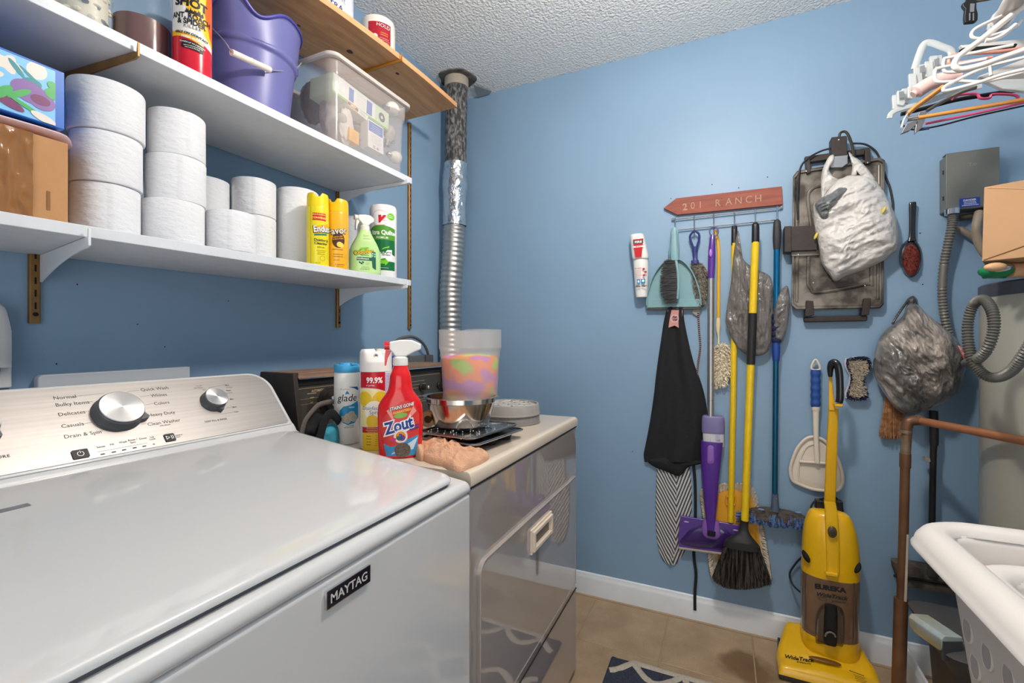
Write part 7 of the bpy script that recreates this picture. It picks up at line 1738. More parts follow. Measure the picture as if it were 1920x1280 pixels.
m = MB(); tube_px(m, [(1499, 865, 0.020), (1556, 869, 0.020)], 0.0055, seg=10); m.build('crossbar', M_ivp, t)
m = MB(); tube_px(m, [(1500, 905, 0.014), (1497, 885, 0.014), (1501, 860, 0.014), (1512, 838, 0.014), (1525, 832, 0.014)], 0.003, seg=6); m.build('rib', M_ivp, t)
# --- scrub brush
t = thing('scrub_brush', 'waisted scrub brush with beige and navy bristles, left of the grey bag', 'brush', W0(1607, 750, 0.02))
O = [(1588, 672), (1606, 668), (1624, 669), (1630, 680), (1628, 692), (1619, 708), (1619, 722), (1626, 738), (1624, 748), (1606, 751), (1588, 747), (1587, 736), (1594, 718), (1595, 704), (1588, 690), (1586, 680)]
m = MB(); flat_px(m, [Vector(p) * 1.0 - Vector((3, 0)) for p in O], 0.004, 0.018); m.build('white_back', mat('lilac_white_plastic', (196, 190, 204), 0.4), t, bevel=0.003)
def brist(O, n, sc, off, ln, mt, name, seed):
    m = MB(); rn = random.Random(seed); k = 0; P = [(1607 + (a - 1607) * sc, 709 + (b - 709) * sc) for a, b in O]
    def inside(x, y, Q):
        c_ = False; j = len(Q) - 1
        for i in range(len(Q)):
            if (Q[i][1] > y) != (Q[j][1] > y) and x < (Q[j][0] - Q[i][0]) * (y - Q[i][1]) / (Q[j][1] - Q[i][1]) + Q[i][0]: c_ = not c_
            j = i
        return c_
    while k < n:
        x = rn.uniform(1582, 1634); y = rn.uniform(664, 754)
        if not inside(x, y, P): continue
        if name == 'navy_bristles' and inside(x, y, [(1607 + (a - 1607) * 0.8, 709 + (b - 709) * 0.84) for a, b in O]): continue
        k += 1; a = W0(x, y, off); m.tube([a, a + Vector((-ln, rn.uniform(-.25, .25) * ln + (1607 - x) * 0.0001, rn.uniform(-.25, .25) * ln))], [0.0011, 0.0007], seg=3)
    stuff(m.build(name, mt, t, smooth=False))
brist(O, 900, 0.84, 0.018, 0.020, mat('beige_bristle', (236, 222, 198), 0.8), 'beige_bristles', 3); brist(O, 800, 1.0, 0.016, 0.018, mat('navy_bristle', (40, 44, 78), 0.7), 'navy_bristles', 4)
# ================================================================== VACUUM CLEANER
f = S3(3.369, 1440, 900)
M_vy = mat('vacuum_yellow', (238, 184, 18), 0.32, coat=0.4, var=0.05, vscale=10); M_smk = mat('smoky_brown_plastic', (122, 94, 72), 0.16, coat=0.6, var=0.12, vscale=8)
V = thing('vacuum_cleaner', 'yellow upright vacuum cleaner with smoky dust cup standing before the back wall', 'vacuum cleaner', (1.82, -0.3, 0))
vx = 1.945
R_ = lambda L_: [(900 + a / 3.369, 1440 + b / 3.369, 1440 + c_ / 3.369) for a, b, c_ in L_]
m = MB(); loft_px(m, R_([(186, 330, 440), (196, 275, 490), (225, 250, 525), (300, 226, 555), (400, 215, 574), (500, 212, 580), (590, 209, 579), (640, 208, 578)]), vx, 0.72, seg=40, n=2.3); m.build('upper_housing', M_vy, V, auto=50)
m = MB(); loft_px(m, R_([(585, 207, 577), (640, 206, 577), (760, 206, 574), (880, 206, 572), (1000, 208, 570)]), vx, 0.74, seg=40, n=2.5); m.build('dust_cup', M_smk, V, auto=50)
m = MB(); loft_px(m, R_([(955, 205, 572), (985, 204, 572), (1040, 210, 570), (1100, 235, 562), (1125, 262, 555)]), vx, 0.76, seg=40, n=2.5); m.build('lower_band', M_vy, V, auto=50)
m = MB(); loft_px(m, R_([(140, 354, 428), (200, 358, 438), (330, 362, 448), (480, 366, 452), (590, 368, 452)]), vx - 0.058, 0.5, seg=20, n=4, dmax=0.018); m.build('spine', M_vy, V)
pr, l = wprint(1558, 990, 1568, 990, 0, x0=vx - 0.0765)
# lock button, vents, latch
m = MB(); c_ = at_x(1560.5, 997, vx - 0.079); m.ball(c_, (0.006, 0.014, 0.020)); m.build('release_button', mat('smoky_button', (88, 74, 56), 0.25), V)
pr = Print(plane_map(c_ + Vector((-0.0062, 0, 0)), (0, -1, 0), (0, 0, 1))); pr.ring(0, 0.003, 0.006, 0.0015, M_ink); pr.ring(0, -0.004, 0.0055, 0.0015, M_ink); pr.build('button_mark', V)
for q, s in (((1509, 1042), -1), ((1608, 1063), 1)):
    m = MB(); c_ = at_x(q[0], q[1], vx - 0.03); m.ball(c_ + Vector((0, 0.004 * s * 1, 0)), (0.03, 0.010, 0.020), M=Matrix.Rotation(0.5 * s, 3, 'X')); m.build('side_vent', M_blackm, V)
m = MB(); c_ = at_x(1559, 1076, vx - 0.073); m.box(c_, (0.012, 0.036, 0.012)); m.build('cup_latch', M_vy, V, bevel=0.003)
# window with black motor filter in the cup
def vmap(px, py, off): return at_x(px, py, vx - 0.062 - off)
m = MB(); O = [(p.x, p.y) for p in [Vector(q) for q in f([(300, 1010), (302, 870), (325, 805), (360, 782), (430, 785), (470, 815), (485, 880), (480, 1040), (440, 1052), (330, 1035)])]]
m.inflate(cr([Vector(p) for p in O], 4, True), vmap, 0.0, 0.016, rings=5, n=6); m.build('filter_window', mat('dark_smoke', (76, 58, 44), 0.12, coat=0.8), V)
m = MB(); loft_px(m, R_([(790, 358, 436), (860, 356, 438), (980, 352, 436), (1030, 354, 432), (1040, 362, 424)]), vx - 0.080, 0.5, n=4, dmax=0.014); m.build('filter', M_black, V)
m = MB(); P = [at_x(a, b, vx - 0.096) for a, b in f([(360, 985), (372, 965), (395, 960), (418, 972), (426, 990)])]; m.tube(cr(P, 5), 0.003, seg=8); m.build('filter_bail', mat('grey_bail', (120, 110, 100), 0.4), V)
m = MB(); P = [at_x(a, b, vx - 0.077 + 0.010 * abs((a - 1557) / 45) ** 2) for a, b in f([(240, 590), (235, 700), (236, 940), (262, 960), (300, 975)])]; m.tube(P, 0.002, seg=6); m.build('cup_seam', mat('seam_brown', (86, 64, 48), 0.4), V)
P = [at_x(a, b, vx - 0.067) for a, b in f([(545, 650), (546, 800), (543, 990), (500, 1005)])]; m = MB(); m.tube(P, 0.002, seg=6); m.build('cup_seam', MATS['seam_brown'], V)
pr, l = wprint(1556.5, 1106, 1583, 1110, 0.0, x0=vx - 0.0835); pr.text('EUREKA', 0, -0.001, 0.0215, M_ink, bold=0.07, sx=1.12); pr.text('WideTrack', 0.002, -0.026, 0.0185, M_ink, bold=0.03, italic=0.3, sx=1.05); pr.text('SUPERLITE', 0.022, -0.039, 0.0085, M_ink, bold=0.02, italic=0.2); pr.ring(-0.022, -0.034, 0.011, 0.0012, M_ink, rz=0.006); pr.build('cup_lettering', V)
# handle
m = MB(); loft_px(m, [(765, 1553.5, 1572, 1.925), (850, 1549, 1569, 1.935), (946, 1545, 1566, 1.945)], vx, 0.6, n=5); m.build('handle_post', mat('handle_yellow', (224, 170, 16), 0.4), V)
m = MB(); loft_px(m, [(690, 1554.5, 1560, 1.92), (720, 1553.8, 1561, 1.92), (764, 1553.5, 1566, 1.92), (768, 1553.5, 1568, 1.92)], vx, 0.6, n=4); m.build('handle_shell', MATS['handle_yellow'], V)
m = MB(); P = cr([at_x(1557, 706, 1.905), at_x(1557, 690, 1.902), at_x(1562, 680, 1.898), at_x(1569, 682, 1.892), at_x(1573, 696, 1.888), at_x(1574.5, 720, 1.886), at_x(1574.5, 745, 1.886), at_x(1573, 754, 1.888)], 6)
m.tube(P, [0.0065 + 0.0065 * min(1, i / 10) for i in range(len(P))], seg=16, flat=0.85); m.build('grip', mat('grip_black', (26, 26, 28), 0.22, coat=0.6), V)
m = MB(); c_ = at_x(1571, 759, 1.892); m.box(c_, (0.03, 0.024, 0.010)); m.build('grip_foot', MATS['handle_yellow'], V, bevel=0.003)
m = MB(); tb = at_x(1540, 952, vx + 0.02); m.box(tb + Vector((0, 0.0, 0.0)), (0.03, 0.04, 0.06)); m.box(at_x(1570, 950, vx + 0.02), (0.03, 0.03, 0.05)); stuff(m.build('cord_hooks', M_black, V, bevel=0.005))
m = MB(); P = cr([at_x(1545, 934, 1.96), at_x(1530, 938, 1.98), at_x(1521, 950, 1.98), at_x(1521, 975, 1.98), at_x(1512, 1030, 2.03), at_x(1492, 1056, 2.05), at_x(1481, 1075, 2.05), at_x(1486, 1095, 2.04), at_x(1502, 1111, 2.0)], 7); m.tube(P, 0.0035, seg=8); m.build('power_cord', M_cord, V)
m = MB(); P = cr([at_x(1560, 930, 1.98), at_x(1574, 948, 1.98), at_x(1577, 975, 1.98)], 6); m.tube(P, 0.010, seg=10); m.build('cord_bundle', M_black, V)
# floor head
fy0, fy1 = at_x(1658, 1262, 1.85).y, at_x(1460, 1262, 1.818).y
def head(u, w):
    # u across (0 left .. 1 right as seen), w from front to back
    y = fy1 + (fy0 - fy1) * u; x = 1.812 + 0.215 * w; e = min(u, 1 - u); edge = min(1, e / 0.10) ; fr = min(1, w / 0.12); bk = min(1, (1 - w) / 0.12)
    hgt = 0.052 + 0.055 * max(0, min(1, (w - 0.25) / 0.6)) + 0.018 * math.exp(-((u - 0.5) / 0.25) ** 2) * min(1, w * 3)
    pinch = 1 - 0.20 * max(0, min(1, (w - 0.45) / 0.45)); yc = (fy0 + fy1) / 2; y = yc + (y - yc) * pinch
    r_ = sqrt(max(0, 1 - (1 - edge) ** 2)) * sqrt(max(0, 1 - (1 - fr) ** 2)) * sqrt(max(0, 1 - (1 - bk) ** 2))
    return Vector((x, y, 0.022 + (hgt - 0.022) * (0.25 + 0.75 * r_ ) if r_ > 0 else 0.022))
m = MB(); m.grid(head, 50, 50); m.build('floor_head', M_vy, V, auto=60)
O = [(head(a, b).x, head(a, b).y) for a, b in [(0, 0), (0.5, 0), (1, 0), (1, 0.5), (1, 0.7), (1, 1), (0.5, 1), (0, 1), (0, 0.7), (0, 0.5)]]
m = MB(); m.prism([Vector((a, b, 0.006)) for a, b in O], (0, 0, 0.02)); m.build('bumper', mat('bumper_charcoal', (52, 48, 48), 0.5), V, bevel=0.006, bseg=3)
for y in (fy1 - 0.02, fy0 + 0.02):
    m = MB(); m.lathe((1.96, y, 0.03), [(0.03, -0.008), (0.03, 0.008)], seg=24, M=Matrix.Rotation(pi / 2, 3, 'X')); m.build('wheel', M_black, V)
m = MB(); c_ = at_z(1552, 1231, 0.118); m.ball(Vector((1.868, c_.y, head(0.5, 0.3).z + 0.001)), (0.012, 0.048, 0.006)); m.build('foot_recess', mat('recess_umber', (120, 78, 14), 0.5), V)
def hmap(x, z, off):
    yy = 1.0; u = (x - fy1) / (fy0 - fy1); p = head(u, z); return p + Vector((-0.2, 0, 1)) * (0.0012 + off)
yc = (fy0 + fy1) / 2
pr = Print(lambda x, z, off: hmap(yc - x, min(0.98, max(0.02, (z - 1.812) / 0.215)), off)); pr.mx = 0.006
# print runs along y: right as seen is -y
pr.text('WideTrack', -0.085, 1.862, 0.019, M_ink, bold=0.03, italic=0.3); pr.text('SUPERLITE', -0.072, 1.850, 0.009, M_ink, bold=0.02, italic=0.2); pr.lines(0.080, 1.868, 0.06, 1, 0.008, M_ink, 0.002, seed=1); pr.lines(0.085, 1.858, 0.03, 4, 0.008, M_ink, 0.0018, seed=2); pr.build('head_lettering', V)

# ================================================================== RIGHT SIDE: broom, grey bag, stick, pipe, box, heater
M_straw = mat('straw', (206, 156, 110), 0.9, col2=(160, 108, 70), vscale=60)
t = thing('straw_broom', 'short natural straw whisk broom hanging behind the full grey bag', 'broom', W0(1675, 822, 0.02))
rn = random.Random(8); m = MB(); pairs = []
for i in range(420):
    u = rn.random(); pairs.append((W0(1662 + 22 * u, 720 + rn.uniform(0, 20), 0.02 + rn.uniform(-.01, .012)), W0(1649 + 48 * u + rn.uniform(-2, 2), 816 + 6 * sin(u * 3) + rn.uniform(-8, 3), 0.02 + rn.uniform(-.012, .018))))
strands(m, pairs, 0.0014, 0.0009, rn=rn); stuff(m.build('straw', M_straw, t, smooth=False))
m = MB(); tube_px(m, [(1676, 640, 0.02), (1674, 725, 0.02)], 0.012, seg=12); m.build('handle', mat('broom_stick', (170, 130, 90), 0.6), t)
f2 = S3(3.763, 1620, 520)
t = thing('plastic_bag', 'big bulging grey plastic bag knotted at the top, right of the scrub brush', 'bag', W0(1725, 775, 0.08))
M_gb2 = film('silver_grey_film', (158, 153, 148), 0.08, 0.2)
bagshape(t, 'bag_body', f2([(300, 200), (340, 180), (390, 200), (440, 250), (500, 300), (580, 360), (640, 420), (690, 490), (722, 560), (722, 640), (712, 700), (690, 780), (640, 840), (560, 890), (450, 935), (340, 975), (270, 962), (200, 900), (130, 800), (80, 710), (64, 620), (72, 540), (100, 440), (150, 370), (210, 325), (270, 270)]), 0.056, 0.105, M_gb2, 11.0, amp=0.030, sc=0.024, ctr=(1722, 690), rings=40, ang=0.8)
m = MB(); tube_px(m, f2([(200, 330), (235, 270), (290, 190), (320, 150), (350, 135)]), [0.004] * 25, 0.045, seg=8); m.build('loop_handle', film('dark_film', (66, 64, 64), 0.1), t)
bagshape(t, 'knot', f2([(300, 185), (315, 145), (345, 130), (375, 150), (385, 190), (400, 220), (345, 235), (305, 215)]), 0.03, 0.03, MATS['dark_film'], 13.0, amp=0.008, sc=0.08, rings=10)
bagshape(t, 'red_label', f2([(660, 480), (700, 500), (730, 560), (710, 590), (685, 545)]), 0.095, 0.014, mat('pink_packet', (196, 130, 126), 0.4), 3.0, amp=0.004, sc=0.05, rings=8)
# squeegee
t = thing('squeegee', 'black stick squeegee mop with grey foam head leaning in the corner behind the pipe', 'mop', at_x(1720, 1090, D - 0.05))
sx = D - 0.05
m = MB(); loft_px(m, [(770, 1742, 1759), (830, 1743, 1760), (846, 1743.5, 1756.5), (975, 1741, 1754), (1080, 1739, 1752)], sx, 0.9, n=2); m.build('stick', mat('textured_black', (30, 29, 30), 0.6, bump=0.4, bscale=300), t)
m = MB(); flat_px(m, [(1735, 857), (1744, 859), (1745, 866), (1735, 863)], 0.04, 0.06); m.build('hook_clip', mat('olive_clip', (150, 140, 120), 0.5), t)
m = MB(); loft_px(m, [(1060, 1672, 1800), (1072, 1673, 1802), (1086, 1678, 1804), (1100, 1684, 1806)], sx, 0.4, n=4, dmax=0.03); m.build('foam_head', mat('dusty_foam', (104, 96, 88), 0.9, col2=(70, 64, 60), vscale=40), t)
m = MB(); a = at_x(1676, 1079, sx - 0.033); b = at_x(1802, 1098, sx - 0.033); m.tube([a, b], 0.005, seg=8); m.build('foam_groove', M_blackm, t)
m = MB(); loft_px(m, [(1062, 1738, 1760), (1080, 1738, 1758)], sx - 0.034, 0.3); m.build('head_joint', mat('dark_grey_joint', (60, 60, 56), 0.5), t)
# copper pipe frame
M_cop = mat('aged_copper', (136, 98, 70), 0.45, metal=0.4, col2=(96, 66, 46), vscale=9, sharp=(0.3, 0.75)); M_cop2 = mat('bright_copper', (190, 126, 88), 0.4, metal=0.5)
t = thing('copper_pipe', 'free standing copper water pipe with elbow and long horizontal run to the heater', 'pipe', (1.86, -0.53, 0))
Vp = lambda px, py: at_x(px, py, 1.86)
m = MB(); m.tube([Vp(1700, 812), Vp(1697, 860)], 0.0135, seg=18); m.tube([Vp(1698, 812), Vp(1698.5, 806)], 0.0165, seg=18); m.build('upper_sleeve', mat('stained_copper', (124, 88, 66), 0.5, metal=0.5, col2=(150, 140, 120), vscale=20), t)
m = MB(); m.tube([Vp(1697.5, 850), Vp(1697, 876)], 0.0150, seg=18); m.build('coupling', M_cop, t)
m = MB(); m.tube([Vp(1697, 872), Vp(1694, 1000), Vp(1690, 1135)], 0.0128, seg=18); m.build('riser', M_cop, t)
m = MB(); bt = Vp(1684, 1275); m.tube([Vp(1689.5, 1122), Vector((bt.x, bt.y, 0.004))], 0.0185, seg=20); m.build('lower_sleeve', M_cop, t)
m = MB(); m.tube([Vp(1704, 1000) + Vector((-0.012, 0.006, 0)), Vp(1698, 1125) + Vector((-0.012, 0.004, 0))], [0.003, 0.004], seg=6); m.build('paint_drip', mat('cream_paint', (200, 184, 164), 0.7), t)
e0 = Vp(1699, 808); h1 = at_t(1920, 824, 1.155); h0 = Vp(1724, 790); h0.z = h1.z = (h0.z + h1.z) / 2
P = cr([e0, Vp(1699.5, 800), Vp(1703, 791), Vp(1711, 788.5), h0], 6); m = MB(); m.tube(P, 0.0155, seg=18); m.build('elbow', M_cop, t)
m = MB(); m.tube([h0 + (h1 - h0) * -0.03, h0 + (h1 - h0) * 0.02], 0.0165, seg=18); m.build('solder_ring', mat('solder', (170, 150, 130), 0.4, metal=0.7), t)
m = MB(); m.tube([h0, h1 + (h1 - h0) * 0.10], 0.0118, seg=18); m.build('horizontal_run', M_cop2, t)
# heater
hx, hr = 1.745, 0.25
ta = ray(1835, 640).normalized(); hy = (ta.y / ta.x) * hx - hr / ta.x
def hz(px, py):
    tt = hx / ray(px, py).x; return at_t(px, py, tt).z
t = thing('water_heater', 'tall grey cylindrical water heater standing at the right edge', 'water heater', (hx, hy, 0))
zt = hz(1840, 556); M_heat = mat('grey_heater_enamel', (164, 162, 150), 0.32, coat=0.3, var=0.02, vscale=3)
m = MB(); m.lathe((hx, hy, 0), [(hr * 0.96, 0), (hr * 0.96, 0.03), (hr, 0.035), (hr, zt)], seg=80); m.build('tank', M_heat, t, auto=30)
m = MB(); m.lathe((hx, hy, zt - 0.002), [(hr * 1.008, 0), (hr * 1.008, 0.034), (hr * 0.99, 0.038)], seg=80); m.build('top_band', mat('steel_band_dark', (84, 86, 96), 0.35, metal=0.4), t, auto=30)
m = MB(); a0 = atan2(-hy, -hx) + 0.0
for dz in (0,):
    c_ = Vector((hx + hr * 1.01 * cos(2.35), hy + hr * 1.01 * sin(2.35), zt + 0.018)); m.ball(c_, 0.006, seg=10, rings=6)
m.build('band_bolt', M_chrome, t)
m = MB(); an = 2.55; m.tube([Vector((hx + (hr + 0.0005) * cos(an), hy + (hr + 0.0005) * sin(an), 0.05)), Vector((hx + (hr + 0.0005) * cos(an), hy + (hr + 0.0005) * sin(an), zt - 0.01))], 0.0025, seg=6); m.build('jacket_seam', mat('seam_grey', (120, 112, 104), 0.4), t)
HT = zt + 0.037
# things on the heater
bxx = 1.56
p0 = at_x(1841, 490, bxx); p0.z = max(p0.z, HT + 0.0388); bh = at_x(1845, 351, bxx).z - p0.z
bd = Vector((-0.42, -0.9075, 0)); be = Vector((0.9075, -0.42, 0)); BK = lambda a_, d_, z_: p0 + bd * a_ + be * d_ + Vector((0, 0, z_))
t = thing('cardboard_carton', 'plain brown cardboard carton perched on top of the grey water heater', 'box', tuple(BK(0.19, 0.12, 0)))
m = MB(); m.prism([BK(0.0, 0, 0), BK(0.38, 0, 0), BK(0.38, 0, bh), BK(0.004, 0, bh)], be * 0.25); m.build('box', mat('tan_cardboard', (192, 150, 110), 0.8, var=0.03, vscale=10), t, bevel=0.002, smooth=False)
m = MB(); m.tube([BK(0.003, -0.001, 0.003), BK(0.16, -0.001, 0.06)], 0.0012, seg=4); m.build('flap_crease', mat('crease_brown', (140, 98, 62), 0.9), t)
m = MB(); m.tube([BK(0.01, -0.0008, bh - 0.004), BK(0.10, -0.0008, bh - 0.03), BK(0.2, -0.0008, bh - 0.045)], 0.0008, seg=4); m.build('flap_crease', mat('crease_light', (222, 180, 138), 0.9), t)
b = p0
sup = b.z
t = thing('clamp_tool', 'green plastic clamp tool lying under the carton on the heater', 'tool', at_x(1870, 525, 1.66)); M_grp = mat('green_plastic', (22, 128, 78), 0.35)
m = MB(); m.ball(at_z(1876, 506, HT + 0.020) + Vector((0.02, 0, 0)), (0.03, 0.036, 0.0195)); m.build('green_body', M_grp, t)
m = MB(); m.tube([at_z(1842, 516, HT + 0.012), at_z(1862, 512, HT + 0.015), at_z(1885, 511, HT + 0.016)], [0.010, 0.013, 0.015], seg=10); m.build('green_arm', M_grp, t)
m = MB(); m.ball(at_z(1872, 502, HT + 0.024) + Vector((-0.01, 0, 0)), (0.012, 0.026, 0.012)); m.build('chrome_insert', M_chrome, t)
m = MB(); m.tube([at_z(1860, 508, HT + 0.026), at_z(1878, 498, HT + 0.033)], 0.003, seg=6); m.build('white_tie', M_whitepl, t)
t = thing('wooden_handle', 'light wooden tool handle lying on the water heater below the carton', 'tool', at_x(1900, 520, 1.56))
m = MB(); a = at_z(1892, 507, HT + 0.0195); m.tube([a, a + Vector((0.06, -0.22, 0.0))], 0.0190, seg=20); m.build('handle', mat('beech', (206, 160, 120), 0.5, var=0.08, vscale=30), t)
m = MB(); m.ball(at_z(1868, 502, HT + 0.022) + Vector((-0.02, 0.01, 0)), (0.012, 0.022, 0.011)); m.build('knob', MATS['beech'], t)
# corrugated drain hose in a loop
M_hose = mat('grey_ribbed_hose', (92, 90, 84), 0.42)
bs_ = MATS['silver_grey_film']
nt_ = bs_.node_tree; n_ = nt_.nodes.new('ShaderNodeTexNoise'); n_.inputs['Scale'].default_value = 7; r2_ = nt_.nodes.new('ShaderNodeValToRGB'); r2_.color_ramp.elements[0].position = 0.42; r2_.color_ramp.elements[1].position = 0.62
r2_.color_ramp.elements[0].color = rgb(112, 108, 104); r2_.color_ramp.elements[1].color = rgb(208, 194, 182)
nt_.links.new(nt_.nodes['Texture Coordinate'].outputs['Object'], n_.inputs['Vector']); nt_.links.new(n_.outputs['Fac'], r2_.inputs['Fac']); nt_.links.new(r2_.outputs['Color'], nt_.nodes['Principled BSDF'].inputs['Base Color'])
def ribhose(mb, P, r, n=26, step=2): 
    Q = cr(P, n); mb.tube(Q, [r + 0.0016 * (1 if (i // step) % 2 else -1) for i in range(len(Q))], seg=18)
t = thing('drain_hose', 'grey ribbed hose hanging in a big loop in front of the water heater', 'hose', at_x(1840, 700, 1.45))
HP = [at_x(a, b, c_) for a, b, c_ in ((1812, 681, 1.62), (1830, 675, 1.50), (1850, 655, 1.46), (1863, 620, 1.45), (1861, 585, 1.46), (1845, 562, 1.49), (1826, 570, 1.52), (1815, 605, 1.53), (1816, 645, 1.52), (1826, 680, 1.50), (1848, 704, 1.48), (1872, 707, 1.46), (1896, 695, 1.43), (1915, 672, 1.40), (1935, 640, 1.38))]
m = MB(); ribhose(m, HP, 0.0105, n=14, step=1); m.build('hose', M_hose, t, auto=60)
# electrical box with flexible conduits
t = thing('electrical_box', 'grey metal electrical box on the back wall above the ribbed conduit', 'electrical box', W0(1820, 400, 0.05))
M_box = mat('grey_box_paint', (118, 118, 112), 0.42, metal=0.2)
f3 = S3(5.333, 1560, 180)
P = f3([(1150, 582), (1665, 521), (1658, 1100), (1148, 1142)]); bo_ = 0.062
a = [at_x(p[0], p[1], D - bo_) for p in P]; zT = (a[0].z + a[1].z) / 2; zB = (a[2].z + a[3].z) / 2; yL = (a[0].y + a[3].y) / 2; yR = (a[1].y + a[2].y) / 2
m = MB(); m.span((D - 0.001, yL, zB), (D - bo_, yR, zT)); m.build('enclosure', M_box, t, bevel=0.003, smooth=False)
m = MB(); m.span((D - bo_ - 0.002, yL + 0.003, zB + 0.004), (D - bo_ + 0.001, yR - 0.003, zT + 0.003)); m.span((D - bo_ - 0.002, yL + 0.003, zT), (D - bo_ + 0.03, yR - 0.003, zT + 0.003)); m.build('cover', M_box, t, bevel=0.0015, smooth=False)
pr, l = wprint(1818, 379, 1828, 378, bo_ + 0.0022); M_bs = mat('label_blue', (30, 70, 160), 0.4); pr.rect(0, 0, 0.052, 0.030, M_bs); pr.text('DANGER', 0, 0.005, 0.008, M_wink, bold=0.02); pr.lines(0, 0.001, 0.042, 3, 0.0052, M_wink, 0.0018, seed=4); pr.build('blue_label', t)
pr, l = wprint(1824, 310, 1834, 309, bo_ + 0.0022); pr.text('SIEMENS', 0, 0, 0.011, mat('embossed_grey', (104, 104, 100), 0.4), bold=0.02) if False else pr.text('T-D', 0, 0, 0.012, mat('embossed_grey', (136, 136, 130), 0.4), bold=0.02); pr.build('embossing', t)
for py in (322, 371):
    m = MB(); c_ = Vector((D - 0.035, yL + 0.0008, at_x(1768, py, D - 0.045).z)); m.box(c_, (0.003, 0.002, 0.014)); m.build('hinge_slot', M_blackm, t)
M_cond = mat('grey_conduit', (122, 120, 114), 0.4, metal=0.3)
t = thing('flexible_conduit', 'grey ribbed conduit curving down the wall from the electrical box', 'conduit', W0(1780, 600, 0.03))
m = MB(); ribhose(m, [at_x(1786, 398, 2.02), at_x(1785, 420, 2.015), at_x(1778, 455, 2.02), at_x(1770, 495, 2.03), at_x(1766.5, 540, 2.035), at_x(1769, 580, 2.035), at_x(1777, 620, 2.035), at_x(1790, 655, 2.03), at_x(1812, 681, 2.0)], 0.0120, n=14, step=1); m.build('conduit', M_cond, t, auto=60)
m = MB(); m.tube([at_x(1786, 402, 2.02), at_x(1786, 392, 2.02)], 0.021, seg=16); m.build('connector', M_chrome, t)
t = thing('wall_conduit', 'short tan grey pipe and cable elbow under the electrical box', 'pipe', W0(1825, 430, 0.03))
m = MB(); m.tube(cr([at_x(1795, 427, 2.05), at_x(1806, 433, 2.045), at_x(1830, 448, 2.045), at_x(1850, 462, 2.045)], 5), 0.011, seg=12); m.build('slanted_pipe', mat('tan_grey_pipe', (150, 138, 124), 0.4, metal=0.3), t)
m = MB(); m.tube(cr([at_x(1836, 398, 2.02), at_x(1831, 420, 2.0), at_x(1831, 440, 2.0), at_x(1838, 462, 2.0), at_x(1850, 480, 2.0)], 5), 0.0125, seg=12); m.build('bent_cable', mat('beige_cable', (150, 136, 118), 0.4), t)
m = MB(); m.tube([at_x(1800, 408, 2.05), at_x(1845, 401, 2.05)], 0.010, seg=10); m.build('cross_pipe', mat('dark_tan_pipe', (104, 90, 76), 0.5), t)

